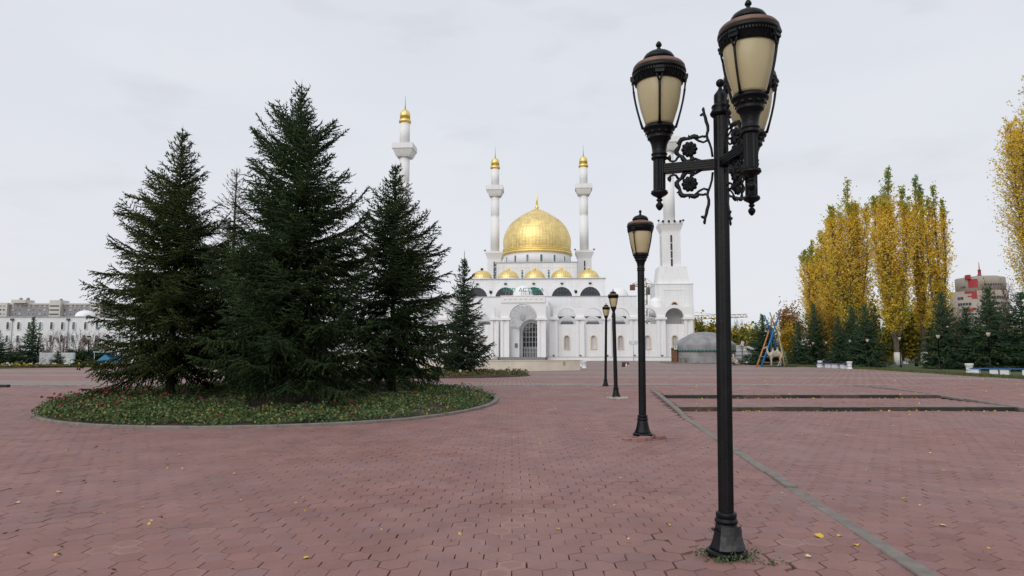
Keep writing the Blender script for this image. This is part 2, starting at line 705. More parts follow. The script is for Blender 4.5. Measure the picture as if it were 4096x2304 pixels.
def plaza_material():
    """small red setts beyond the hexagon field, with bands of grey setts laid between them"""
    m, nt, b = new_mat('plaza_setts')
    g = N(nt, 'ShaderNodeNewGeometry')
    sp = N(nt, 'ShaderNodeSeparateXYZ')
    nt.links.new(g.outputs['Position'], sp.inputs[0])
    br = N(nt, 'ShaderNodeTexBrick')
    br.inputs['Scale'].default_value = 1.0
    br.inputs['Brick Width'].default_value = 0.42
    br.inputs['Row Height'].default_value = 0.40
    br.inputs['Mortar Size'].default_value = 0.022
    br.inputs['Mortar Smooth'].default_value = 0.2
    br.inputs['Color1'].default_value = (0.265, 0.140, 0.126, 1)
    br.inputs['Color2'].default_value = (0.30, 0.168, 0.152, 1)
    br.inputs['Mortar'].default_value = (0.12, 0.07, 0.06, 1)
    nt.links.new(g.outputs['Position'], br.inputs['Vector'])
    br2 = N(nt, 'ShaderNodeTexBrick')
    br2.inputs['Scale'].default_value = 1.0
    br2.inputs['Brick Width'].default_value = 0.42
    br2.inputs['Row Height'].default_value = 0.40
    br2.inputs['Mortar Size'].default_value = 0.02
    br2.inputs['Color1'].default_value = (0.245, 0.222, 0.203, 1)
    br2.inputs['Color2'].default_value = (0.282, 0.258, 0.238, 1)
    br2.inputs['Mortar'].default_value = (0.12, 0.10, 0.09, 1)
    nt.links.new(g.outputs['Position'], br2.inputs['Vector'])
    # bands: along X at fixed depths, others turned, edges frayed by noise
    nz = N(nt, 'ShaderNodeTexNoise')
    nz.inputs['Scale'].default_value = 0.16
    nz.inputs['Detail'].default_value = 5
    nt.links.new(g.outputs['Position'], nz.inputs['Vector'])
    yy = N(nt, 'ShaderNodeMath', operation='MULTIPLY_ADD')
    yy.inputs[1].default_value = 2.2
    nt.links.new(nz.outputs['Fac'], yy.inputs[0])
    nt.links.new(sp.outputs['Y'], yy.inputs[2])
    xs = N(nt, 'ShaderNodeMath', operation='MULTIPLY_ADD')
    xs.inputs[1].default_value = 0.09
    nt.links.new(sp.outputs['X'], xs.inputs[0])
    nt.links.new(yy.outputs[0], xs.inputs[2])
    mr = N(nt, 'ShaderNodeMapRange')
    mr.inputs['From Min'].default_value = 28.0
    mr.inputs['From Max'].default_value = 78.0
    nt.links.new(xs.outputs[0], mr.inputs['Value'])
    r = N(nt, 'ShaderNodeValToRGB')
    r.color_ramp.interpolation = 'LINEAR'
    els = r.color_ramp.elements
    stops = [(0.0, .8), (0.075, .8), (0.085, .05), (0.20, .05), (0.21, .75), (0.25, .75), (0.26, .1), (0.34, .15), (0.36, .7),
             (0.42, .7), (0.44, .15), (0.56, .2), (0.60, .75), (0.66, .7), (0.70, .35), (0.82, .4), (0.9, .65), (1.0, .65)]
    while len(els) < len(stops):
        els.new(0.5)
    for e, (p, v) in zip(els, stops):
        e.position = p
        e.color = (v, v, v, 1)
    nt.links.new(mr.outputs[0], r.inputs[0])
    mx = N(nt, 'ShaderNodeMixRGB')
    nt.links.new(r.outputs[0], mx.inputs[0])
    nt.links.new(br.outputs['Color'], mx.inputs[1])
    nt.links.new(br2.outputs['Color'], mx.inputs[2])
    n2 = N(nt, 'ShaderNodeTexNoise')
    n2.inputs['Scale'].default_value = 1.3
    n2.inputs['Detail'].default_value = 7
    nt.links.new(g.outputs['Position'], n2.inputs['Vector'])
    m2 = N(nt, 'ShaderNodeMapRange')
    m2.inputs['From Min'].default_value = 0.3
    m2.inputs['From Max'].default_value = 0.7
    m2.inputs['To Min'].default_value = 0.86
    m2.inputs['To Max'].default_value = 1.12
    nt.links.new(n2.outputs['Fac'], m2.inputs['Value'])
    mu = N(nt, 'ShaderNodeMixRGB', blend_type='MULTIPLY')
    mu.inputs[0].default_value = 1.0
    nt.links.new(mx.outputs[0], mu.inputs[1])
    nt.links.new(m2.outputs[0], mu.inputs[2])
    nt.links.new(mu.outputs[0], b.inputs['Base Color'])
    b.inputs['Roughness'].default_value = 0.75
    b.inputs['Specular IOR Level'].default_value = 0.3
    return m


M_PAVER = paver_material()
M_PLAZA = plaza_material()
M_JOINT = plain('joint_soil', (0.075, 0.052, 0.04), 0.95, var=0.4, scale=6, bump=0.6, bscale=60)
M_KERB = plain('kerb_concrete', (0.195, 0.170, 0.148), 0.8, var=0.22, scale=5, bump=0.5, bscale=35)
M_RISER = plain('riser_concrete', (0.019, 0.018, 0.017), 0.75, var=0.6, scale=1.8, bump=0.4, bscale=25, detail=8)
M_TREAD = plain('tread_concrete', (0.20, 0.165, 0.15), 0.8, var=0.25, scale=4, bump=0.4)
M_SOIL = plain('soil', (0.05, 0.036, 0.025), 0.95, var=0.45, scale=3, bump=0.8, bscale=20)
M_LAWN = plain('lawn_turf', (0.055, 0.075, 0.022), 0.9, var=0.4, scale=1.2, bump=0.8, bscale=8)
M_FIELD = plain('field_soil', (0.10, 0.095, 0.06), 0.95, var=0.3, scale=0.05)

# --- the ground sheet to the horizon
mb = MB()
mb.add([(-3000, -200, -0.2), (3000, -200, -0.2), (3000, 5000, -0.2), (-3000, 5000, -0.2)], [(0, 1, 2, 3)])
tag(mb.build('ground', M_FIELD), 'open ground reaching to the horizon behind the buildings', 'ground', kind='structure')

# --- plaza beyond the hexagon field
mb = MB()
mb.box(-140, 140, BAND, 190, -0.15, PLAZA)
plaza = tag(mb.build('plaza', M_PLAZA), 'red and grey paved plaza in front of the mosque', 'plaza', kind='structure')

# --- bedding under the hexagon pavers: follows ramp and steps
mb = MB()
D = 0.022
for (xa, xb, fz) in ((-32, None, 'ramp'), (None, KERB_R, 'step'), (KERB_R, 32, 'ramp')):
    ys = [-3, 5, 16.5, 25, BAND - 0.004] if fz == 'ramp' else [-3, STEP1, STEP1, STEP2, STEP2, BAND - 0.004]
    zs = [0, 0, 0, PLAZA, PLAZA] if fz == 'ramp' else [0, 0, .12, .12, PLAZA, PLAZA]
    for i in range(len(ys) - 1):
        x = lambda y: ((xa if xa is not None else kerb_x(y)), (xb if xb is not None else kerb_x(y)))
        a, b_ = x(ys[i]), x(ys[i + 1])
        mb.add([(a[0], ys[i], zs[i] - D), (a[1], ys[i], zs[i] - D), (b_[1], ys[i + 1], zs[i + 1] - D), (b_[0], ys[i + 1], zs[i + 1] - D)],
               [(0, 1, 2, 3)])
pavement = tag(mb.build('pavement', M_JOINT), 'hexagon paved forecourt with its ramp and two shallow steps', 'pavement', kind='structure')

# --- hexagon pavers
s_ = HEXW / math.sqrt(3)
rows = int((BAND - 2.6) / (1.5 * s_))
pts = []
for j in range(rows):
    Y = 2.6 + j * 1.5 * s_
    half = 0.80 * Y + 2.2
    n = int(half / HEXW) + 1
    xs = (np.arange(-n, n + 1) + (0.5 if j % 2 else 0.0)) * HEXW
    for X in xs:
        if (X - BED_C[0]) ** 2 + (Y - BED_C[1]) ** 2 < (BED_R + 0.0) ** 2:
            continue
        kx = kerb_x(Y)
        if abs(X - kx) < (0.0 if Y < 16.5 or Y > 25 else 0.15) or abs(X - KERB_R) < 0.13:
            continue
        if kx < X < KERB_R and (STEP1 < Y < STEP1 + 0.34 or STEP2 < Y < STEP2 + 0.34):
            continue
        if Y > BAND - 0.12:
            continue
        pts.append((X, Y))
pts = np.array(pts)
LAMP_FEET = [(1.80, 5.72), (2.57, 13.2), (3.43, 22.0), (3.94, 28.0)]


def hexagon(gap, z=0.0, detail=True):
    """top as a fan with a chamfered edge and short sides; returns verts, tris, rim attribute"""
    r0 = (HEXW - gap) / math.sqrt(3)
    ang = [PI / 6 + k * PI / 3 for k in range(6)]
    v, rim = [(0, 0, 0)], [0.0]
    for rr, zz in ((r0 - 0.003, 0.0), (r0, -0.003), (r0, -0.03)):
        for a in ang:
            v.append((rr * math.cos(a), rr * math.sin(a), zz))
            rim.append(1.0)
    f = []
    for k in range(6):
        k2 = (k + 1) % 6
        f.append((0, 1 + k, 1 + k2))
        for lvl in (0, 1):
            a, b2, c, d = 1 + lvl * 6 + k, 1 + lvl * 6 + k2, 7 + lvl * 6 + k2, 7 + lvl * 6 + k
            f += [(a, d, c), (a, c, b2)]
    return np.array(v), np.array(f), np.array(rim)


HV, HF, HR = hexagon(0.0058)
hex_me = np_mesh('paver', HV, HF, M_PAVER, {'rim': HR})
# how large each one shows: nearest in view first
px = 2048 + FPX * pts[:, 0] / pts[:, 1]
inview = (px > -60) & (px < 4156) & (pts[:, 1] > 4.75)
order = np.argsort(np.where(inview, pts[:, 1] ** 2 + 0.15 * pts[:, 0] ** 2, 1e9))
single = set(order[:300].tolist())


def paver_pose(i):
    X, Y = pts[i]
    near_lamp = min(math.hypot(X - lx, Y - ly) for lx, ly in LAMP_FEET)
    k = 4.0 if near_lamp < 0.42 else (2.0 if near_lamp < 0.7 else 1.0)
    z = ground_z(X, Y) + rng.normal(0, 0.0013) * k
    # lazy undulation of the old bedding
    z += 0.004 * math.sin(X * 1.3 + Y * 0.6) + 0.003 * math.sin(X * 0.5 - Y * 1.9)
    tx, ty = rng.normal(0, 0.006, 2) * k
    slope = 0.0
    if not (kerb_x(Y) < X < KERB_R) and 16.5 < Y < 25:
        slope = PLAZA / 8.5
    rz = rng.normal(0, 0.012) * k + (PI / 3) * rng.integers(0, 6)
    return X + rng.normal(0, 0.0022) * k, Y + rng.normal(0, 0.0022) * k, z, tx + slope, ty, rz


vs, fs, rs = [], [], []
off = 0
for i in range(len(pts)):
    X, Y, z, tx, ty, rz = paver_pose(i)
    if i in single:
        link('paver', hex_me, pavement, (X, Y, z), (tx, ty, rz), ((1.004 - abs(rng.normal(0, .012))),) * 3)
    else:
        c_, s2 = math.cos(rz), math.sin(rz)
        k = 1.004 - abs(rng.normal(0, .012))
        x = (HV[:, 0] * c_ - HV[:, 1] * s2) * k
        y = (HV[:, 0] * s2 + HV[:, 1] * c_) * k
        zz = HV[:, 2] + z + tx * y - ty * x
        vs.append(np.stack([x + X, y + Y, zz], 1))
        fs.append(HF + off)
        rs.append(HR)
        off += len(HV)
tag(link('pavers', np_mesh('pavers', np.concatenate(vs), np.concatenate(fs), M_PAVER, {'rim': np.concatenate(rs)}), pavement), kind='stuff')

# --- kerb beside the steps, stone by stone
def kerb_run(name, label, p0, p1, width, length, zf, mat=M_KERB, top=0.02, depth=0.14):
    root = empty(name, (0, 0, 0), label=label, cat='kerb', kind='structure')
    d = Vector((p1[0] - p0[0], p1[1] - p0[1], 0))
    L = d.length
    d.normalize()
    n = int(round(L / length))
    for i in range(n):
        a = Vector((p0[0], p0[1], 0)) + d * (L * i / n + 0.006)
        b2 = Vector((p0[0], p0[1], 0)) + d * (L * (i + 1) / n - 0.006)
        w = Vector((d.y, -d.x, 0)) * width / 2
        j = rng.normal(0, 0.006)
        za, zb = zf(a.x, a.y) + top + j, zf(b2.x, b2.y) + top + j + rng.normal(0, 0.004)
        sh = w.normalized() * rng.normal(0, 0.008)
        vs_ = []
        for e, (p, z) in enumerate(((a, za), (b2, zb))):
            q = p + sh
            for o, zz in ((-1, z - depth), (-1, z - 0.012), (-0.88, z), (0.88, z), (1, z - 0.012), (1, z - depth)):
                vs_.append((q.x + w.x * o, q.y + w.y * o, zz))
        m = MB()
        m.add(vs_, [(0, 6, 7, 1), (1, 7, 8, 2), (2, 8, 9, 3), (3, 9, 10, 4), (4, 10, 11, 5), (0, 1, 2, 3, 4, 5), (11, 10, 9, 8, 7, 6)])
        m.build('kerb_stone', mat, root)
    return root


def mid_z(x, y):
    return max(ramp_z(y), 0) + (0.03 if 18.5 < y < 24.5 else 0.0)


kerb_run('kerb', 'narrow grey concrete kerb running past the lamp posts to the steps', (kerb_x(2.4), 2.4), (kerb_x(25.6), 25.6), 0.15, 1.02, mid_z)
kerb_run('kerb', 'grey kerb closing the far right end of the steps', (KERB_R, 15.6), (KERB_R + 0.3, 27.4), 0.15, 1.0,
         lambda x, y: ramp_z(y) + 0.02)
kerb_run('kerb', 'flush grey kerb line between hexagon pavers and the plaza', (-25, BAND - 0.03), (26, BAND - 0.03), 0.10, 1.0,
         lambda x, y: PLAZA - 0.012)

# --- the two shallow steps: dark riser stones with a paler tread edge
for k, (Y, z0, z1) in enumerate(((STEP1, 0.0, 0.12), (STEP2, 0.12, PLAZA))):
    root = empty('step', (0, 0, 0), label=('lower' if k == 0 else 'upper') + ' shallow step with a dark concrete riser', cat='step', kind='structure')
    x0 = kerb_x(Y) + 0.09
    n = 7
    for i in range(n):
        a = x0 + (KERB_R - 0.08 - x0) * i / n
        b2 = x0 + (KERB_R - 0.08 - x0) * (i + 1) / n
        m = MB()
        j, jz = rng.normal(0, 0.008), rng.normal(0, 0.003)
        m.box(a + 0.006, b2 - 0.006, Y + j, Y + 0.26, z0 - 0.08, z1 - 0.016 + jz)
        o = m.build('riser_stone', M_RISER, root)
        m = MB()
        m.box(a + 0.004, b2 - 0.004, Y - 0.006 + j, Y + 0.262, z1 - 0.014 + jz, z1 + 0.004 + jz)
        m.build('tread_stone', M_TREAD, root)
# dark kerb stones standing at the far left
root = empty('kerb', (0, 0, 0), label='dark upstanding kerb stones at the far left edge of the ramp', cat='kerb', kind='structure')
for i in range(6):
    m = MB()
    m.box(-26.6 + i * 1.04, -25.6 + i * 1.04, 26.9 + rng.normal(0, .006), 27.1, 0.1, 0.355 + rng.normal(0, .004))
    m.build('kerb_stone', M_RISER, root)
kerb_run('kerb', 'low grey kerb slanting away from the dark stones at the left', (-20.3, 26.95), (-16.5, 28.3), 0.12, 1.0,
         lambda x, y: ramp_z(y))

# --- round flower bed: kerb ring, soil
root = empty('kerb', (0, 0, 0), label='round grey kerb edging the flower bed under the big spruces', cat='kerb', kind='structure')
nk = 44
for i in range(nk):
    m = MB()
    vs_ = []
    sub = 3
    for q in range(sub + 1):
        a = 2 * PI * (i + q / sub * 0.992) / nk
        for rr, dz in ((BED_R - 0.07, -0.1), (BED_R - 0.07, 0.055), (BED_R - 0.055, 0.066), (BED_R + 0.055, 0.066), (BED_R + 0.07, 0.055), (BED_R + 0.07, -0.1)):
            x, y = BED_C[0] + rr * math.cos(a), BED_C[1] + rr * math.sin(a)
            vs_.append((x, y, ramp_z(BED_C[1] + BED_R * math.sin(a)) + dz))
    fs_ = []
    for q in range(sub):
        for e in range(5):
            fs_.append((q * 6 + e, q * 6 + e + 1, q * 6 + 7 + e, q * 6 + 6 + e))
    fs_ += [tuple(range(6)), tuple(reversed(range(sub * 6, sub * 6 + 6)))]
    m.add(vs_, fs_)
    m.build('kerb_stone', M_KERB, root)


def bed_z(x, y):
    d = math.hypot(x - BED_C[0], y - BED_C[1]) / BED_R
    return ramp_z(y) + 0.03 + 0.17 * max(0.0, 1 - d * d)


mb = MB()
vs_, fs_ = [(BED_C[0], BED_C[1], bed_z(*BED_C))], []
for j in range(1, 11):
    for i in range(48):
        a = 2 * PI * i / 48
        r = (BED_R - 0.06) * j / 10
        x, y = BED_C[0] + r * math.cos(a), BED_C[1] + r * math.sin(a)
        vs_.append((x, y, bed_z(x, y) + rng.normal(0, .012)))
for i in range(48):
    fs_.append((0, 1 + i, 1 + (i + 1) % 48))
    for j in range(9):
        a, b2 = 1 + j * 48 + i, 1 + j * 48 + (i + 1) % 48
        fs_.append((a, a + 48, b2 + 48, b2))
mb.add(vs_, fs_, True)
tag(mb.build('flower_bed', M_SOIL), 'round bed of dark soil under the big spruces', 'flower bed', kind='structure')

# --- second bed further back, with the lone spruce
BED2_C, BED2_R = (-6.2, 40.2), (7.3, 4.6)
mb = MB()
mb.lathe([(1.0, -0.2), (1.0, 0.05), (0.9, 0.12), (0.0, 0.2)], 40, smooth=True)
o = mb.build('flower_bed', M_SOIL, None, (BED2_C[0], BED2_C[1], PLAZA), None, (BED2_R[0], BED2_R[1], 1.0))
tag(o, 'low planted bed around the lone spruce by the fountain wall', 'flower bed', kind='structure')


# --- lawns at both sides of the plaza (edges follow the photograph's lawn lines)
def sheet(name, poly, z, mat, label, thick=0.25):
    m = MB()
    n = len(poly)
    m.add([(x, y, z) for x, y in poly] + [(x, y, z - thick) for x, y in poly],
          [tuple(range(n))] + [(i, n + i, n + (i + 1) % n, (i + 1) % n) for i in range(n)])
    return tag(m.build(name, mat), label, 'lawn', kind='structure')


E1, E2, E3 = on(3290, 1470), on(3560, 1481), on(3860, 1500)
e0, e00 = on(3180, 1464), on(2990, 1459)
e4 = E3 + (E3 - E2) * 0.9
LAWN_R = [(e00.x, e00.y), (e0.x, e0.y), (E1.x, E1.y), (E2.x, E2.y), (E3.x, E3.y), (e4.x, e4.y), (130, e4.y), (130, 190), (e00.x + 6, 190)]
sheet('lawn', LAWN_R[:], PLAZA + 0.045, M_LAWN, 'grass strip under the spruces and poplars on the right')
l0, l1 = on(0, 1475), on(420, 1467)
LAWN_L = [(-120, l0.y - 1), (l0.x, l0.y), (l1.x, l1.y), (l1.x + 22, l1.y + 7), (l1.x + 22, 150), (-120, 150)]
sheet('lawn', LAWN_L, PLAZA + 0.045, M_LAWN, 'grass strip in front of the long white building on the left')
# ================================================================== lamp posts
M_IRON = plain('cast_iron', (0.0045, 0.005, 0.0065), 0.40, var=0.6, scale=9, bump=0.12, bscale=50, spec=0.22)
M_COPPER = plain('lamp_copper', (0.17, 0.098, 0.072), 0.6, metal=0.2, var=0.35, scale=8, detail=6)


def lamp_glass():
    m, nt, b = new_mat('lamp_glass')
    tc = N(nt, 'ShaderNodeTexCoord')
    n = N(nt, 'ShaderNodeTexNoise')
    n.inputs['Scale'].default_value = 4
    n.inputs['Detail'].default_value = 4
    nt.links.new(tc.outputs['Object'], n.inputs['Vector'])
    r = N(nt, 'ShaderNodeValToRGB')
    r.color_ramp.elements[0].position, r.color_ramp.elements[1].position = .3, .75
    r.color_ramp.elements[0].color = (0.70, 0.59, 0.355, 1)
    r.color_ramp.elements[1].color = (0.78, 0.68, 0.44, 1)
    nt.links.new(n.outputs['Fac'], r.inputs[0])
    # streaks of old paint on the shade
    mp = N(nt, 'ShaderNodeMapping')
    mp.inputs['Scale'].default_value = (16, 16, 3.0)
    nt.links.new(tc.outputs['Object'], mp.inputs['Vector'])
    n2 = N(nt, 'ShaderNodeTexNoise')
    n2.inputs['Scale'].default_value = 1.0
    n2.inputs['Detail'].default_value = 6
    n2.inputs['Roughness'].default_value = 0.65
    nt.links.new(mp.outputs[0], n2.inputs['Vector'])
    mr = N(nt, 'ShaderNodeMapRange')
    mr.inputs['From Min'].default_value = 0.715
    mr.inputs['From Max'].default_value = 0.75
    mr.inputs['To Max'].default_value = 0.85
    nt.links.new(n2.outputs['Fac'], mr.inputs['Value'])
    mx = N(nt, 'ShaderNodeMixRGB')
    mx.inputs[2].default_value = (0.03, 0.025, 0.02, 1)
    nt.links.new(mr.outputs[0], mx.inputs[0])
    nt.links.new(r.outputs[0], mx.inputs[1])
    nt.links.new(mx.outputs[0], b.inputs['Base Color'])
    b.inputs['Roughness'].default_value = 0.28
    t = N(nt, 'ShaderNodeBsdfTranslucent')
    nt.links.new(mx.outputs[0], t.inputs['Color'])
    ms = N(nt, 'ShaderNodeMixShader')
    ms.inputs[0].default_value = 0.38
    nt.links.new(b.outputs[0], ms.inputs[1])
    nt.links.new(t.outputs[0], ms.inputs[2])
    nt.links.new(ms.outputs[0], nt.nodes['Material Output'].inputs[0])
    return m


M_GLASS = lamp_glass()


def acorn(mb, z, s=1.0, down=False):
    """pointed bud finial; z is its foot"""
    p = [(0.018, 0), (0.03, 0.012), (0.026, 0.022), (0.014, 0.034), (0.026, 0.046), (0.034, 0.058), (0.035, 0.068), (0.029, 0.085), (0.016, 0.104), (0.004, 0.112)]
    if down:
        mb.lathe([(r * s, z - h * s) for r, h in reversed(p)], 12)
    else:
        mb.lathe([(r * s, z + h * s) for r, h in p], 12)


def lantern_meshes():
    out = {}
    # cup: everything of iron below the glass (z = 0 at the arm's axis)
    m = MB()
    m.lathe([(0.062, 0.185), (0.072, 0.19), (0.074, 0.205), (0.066, 0.212), (0.066, 0.222), (0.073, 0.228), (0.073, 0.24), (0.064, 0.247),
             (0.066, 0.28), (0.072, 0.32), (0.084, 0.355), (0.098, 0.375), (0.107, 0.38), (0.107, 0.392), (0.102, 0.397),
             (0.108, 0.41), (0.124, 0.445), (0.128, 0.46), (0.142, 0.464), (0.146, 0.475), (0.142, 0.487), (0.132, 0.492), (0.132, 0.503), (0.122, 0.508), (0.10, 0.508)], 32)
    for k in range(12):                                    # little rosettes round the cup
        a = 2 * PI * k / 12
        M = Matrix.Translation((0.119 * math.cos(a), 0.119 * math.sin(a), 0.432)) @ Matrix.Rotation(a, 4, 'Z') @ Matrix.Rotation(R(70), 4, 'Y')
        m.lathe([(0.016, 0), (0.016, 0.004), (0.011, 0.005), (0.006, 0.008), (0.0, 0.009)], 10, M=M)
    out['cup'] = m.mesh('cup', M_IRON)
    m = MB()
    m.lathe([(0.118, 0.505), (0.128, 0.53), (0.147, 0.59), (0.168, 0.66), (0.186, 0.74), (0.198, 0.82), (0.204, 0.90), (0.205, 0.94)], 48)
    out['glass_shade'] = m.mesh('glass_shade', M_GLASS)
    # rim with dentils and zigzag
    m = MB()
    m.lathe([(0.196, 0.905), (0.214, 0.898), (0.218, 0.902), (0.228, 0.965), (0.231, 0.968), (0.233, 0.99), (0.243, 0.994), (0.248, 1.005), (0.247, 1.022), (0.238, 1.034), (0.225, 1.038), (0.2, 1.038)], 48)
    for k in range(60):
        a = 2 * PI * k / 60
        M = Matrix.Rotation(a, 4, 'Z')
        m.box(0.226, 0.2395, -0.0075, 0.0075, 0.969, 0.989, M)
    nz = 24
    for k in range(nz):
        for s in (0, 1):
            a0, a1 = 2 * PI * (k + 0.5 * s) / nz, 2 * PI * (k + 0.5 * s + 0.5) / nz
            z0, z1 = (0.909, 0.955) if s == 0 else (0.955, 0.909)
            r0, r1 = (0.2215, 0.2295) if s == 0 else (0.2295, 0.2215)
            m.tube([(r0 * math.cos(a0), r0 * math.sin(a0), z0), (r1 * math.cos(a1), r1 * math.sin(a1), z1)], 0.0045, 4, smooth=False)
    out['rim'] = m.mesh('rim', M_IRON)
    m = MB()
    m.lathe([(0.236, 1.0345), (0.240, 1.046), (0.236, 1.062), (0.222, 1.080), (0.195, 1.092), (0.160, 1.100), (0.136, 1.110), (0.122, 1.128), (0.09, 1.13)], 48)
    out['copper_roof'] = m.mesh('copper_roof', M_COPPER)
    m = MB()
    m.lathe([(0.118, 1.136), (0.141, 1.126), (0.148, 1.135), (0.144, 1.154), (0.126, 1.182), (0.097, 1.203), (0.060, 1.217), (0.028, 1.226), (0.018, 1.236)], 36)
    for k in range(40):
        M = Matrix.Rotation(2 * PI * k / 40, 4, 'Z')
        m.box(0.124, 0.142, -0.004, 0.004, 1.120, 1.128, M)
    acorn(m, 1.230, 0.82)
    out['cap'] = m.mesh('cap', M_IRON)
    # one strap with its forked head and foot
    m = MB()
    curve = [(0.150, 0.485), (0.172, 0.56), (0.196, 0.65), (0.214, 0.73), (0.226, 0.80), (0.232, 0.845)]
    m.tube([(r, 0, z) for r, z in curve], [0.013, 0.011, 0.0105, 0.0105, 0.011, 0.012], 6)
    for s in (-1, 1):
        m.tube([(0.231, 0, 0.838), (0.236, s * 0.018, 0.885), (0.238, s * 0.030, 0.93)], 0.0085, 6)
        m.tube([(0.152, 0, 0.505), (0.146, s * 0.02, 0.487)], 0.009, 6)
    m.box(0.228, 0.252, -0.040, 0.040, 0.922, 0.972)
    m.box(0.238, 0.262, -0.036, 0.036, 0.955, 0.978)
    m.tube([(0.25, -0.03, 0.966), (0.25, 0.03, 0.966)], 0.014, 6)
    out['strap'] = m.mesh('strap', M_IRON)
    return out


LANT = lantern_meshes()


def add_lantern(parent, name, loc, s=1.0, rz=0.0, hanging=True):
    """lantern as one part with its pieces below it"""
    lan = link(name, LANT['cup'], parent, loc, (0, 0, rz), (s, s, s))
    for n in ('glass_shade', 'rim', 'copper_roof', 'cap'):
        link(n, LANT[n], lan)
    for k in range(4):
        link('strap', LANT['strap'], lan, (0, 0, 0), (0, 0, k * PI / 2))
    if hanging:
        link('stem', LANT_STEM, lan)
    return lan


m = MB()
fl = lambda i: 1.0 if i % 2 else 0.9
m.lathe([(0.056, -0.115), (0.056, 0.19)], 32, flute=fl, smooth=False)
m.lathe([(0.012, -0.19), (0.018, -0.178), (0.03, -0.165), (0.062, -0.148), (0.078, -0.132), (0.078, -0.124), (0.066, -0.112), (0.058, -0.1)], 28)
for k in range(16):
    m.box(0.058, 0.074, -0.004, 0.004, -0.125, -0.108, Matrix.Rotation(2 * PI * k / 16, 4, 'Z'))
acorn(m, -0.178, 1.0, down=True)
LANT_STEM = m.mesh('stem', M_IRON)


def octo(i):
    return (1.0, 0.95, 0.9, 0.95)[i % 4]


def post_base(s=1.0):
    """bell foot with petals, two rings"""
    m = MB()
    m.lathe([(0.168, 0.0), (0.172, 0.018), (0.172, 0.03), (0.162, 0.042), (0.148, 0.05)], 32)
    m.lathe([(0.150, 0.046), (0.132, 0.075), (0.116, 0.12), (0.103, 0.175), (0.094, 0.225), (0.088, 0.265)], 32,
            flute=lambda i: (1.0, 0.985, 0.93, 0.985)[i % 4])
    m.lathe([(0.086, 0.26), (0.092, 0.268), (0.096, 0.28), (0.092, 0.294), (0.082, 0.30), (0.081, 0.306), (0.085, 0.31), (0.085, 0.345), (0.08, 0.352), (0.066, 0.356)], 32)
    return m


# ------------------------------------------------ the near post with three lanterns
LX, LY = 1.80, 5.72
lamp = empty('street_lamp', (LX, LY, 0.0), 0.0, 'tall black cast iron lamp post with three cream lanterns on scrolled arms', 'street lamp',
             'black lantern posts in a row')
lamp.rotation_euler = (0.0, R(0.95), 0.0)
m = post_base()
m.build('base', M_IRON, lamp)
m = MB()                                                     # sheet-metal patch tied round the damaged foot
vs_, fs_ = [], []
for j, (r, z) in enumerate(((0.150, 0.072), (0.133, 0.12), (0.118, 0.18), (0.110, 0.255))):
    for i in range(9):
        a = R(-128) + R(92) * i / 8
        vs_.append(((r + .012) * math.cos(a), (r + .012) * math.sin(a), z + rng.normal(0, .004)))
for j in range(3):
    for i in range(8):
        fs_.append((j * 9 + i, j * 9 + i + 1, j * 9 + 10 + i, j * 9 + 9 + i))
m.add(vs_, fs_)
pm = m.build('patch', plain('patch_metal', (0.02, 0.02, 0.021), 0.5, var=0.8, scale=16, bump=0.3, bscale=20), lamp)
sol = pm.modifiers.new('thick', 'SOLIDIFY')
sol.thickness = 0.004
m = MB()
m.tube([(0.117 * math.cos(a), 0.117 * math.sin(a), 0.19 - 0.02 * math.cos(2 * (a + 1.6))) for a in [2 * PI * i / 24 for i in range(25)]], 0.009, 6)
m.build('strap', M_IRON, lamp)
m = MB()
m.lathe([(0.066, 0.35), (0.066, 3.80)], 32, flute=octo, smooth=False)
m.build('pole', M_IRON, lamp)
m = MB()
m.lathe([(0.066, 3.78), (0.088, 3.80), (0.093, 3.815), (0.082, 3.835), (0.075, 3.85), (0.075, 3.86), (0.08, 3.87), (0.076, 3.885), (0.060, 3.895), (0.056, 3.90),
         (0.058, 3.95), (0.056, 3.985), (0.046, 4.00), (0.03, 4.022), (0.018, 4.042), (0.014, 4.055), (0.02, 4.062), (0.034, 4.078), (0.038, 4.095), (0.034, 4.113), (0.02, 4.127), (0.0, 4.133)], 28)
m.build('finial', M_IRON, lamp)


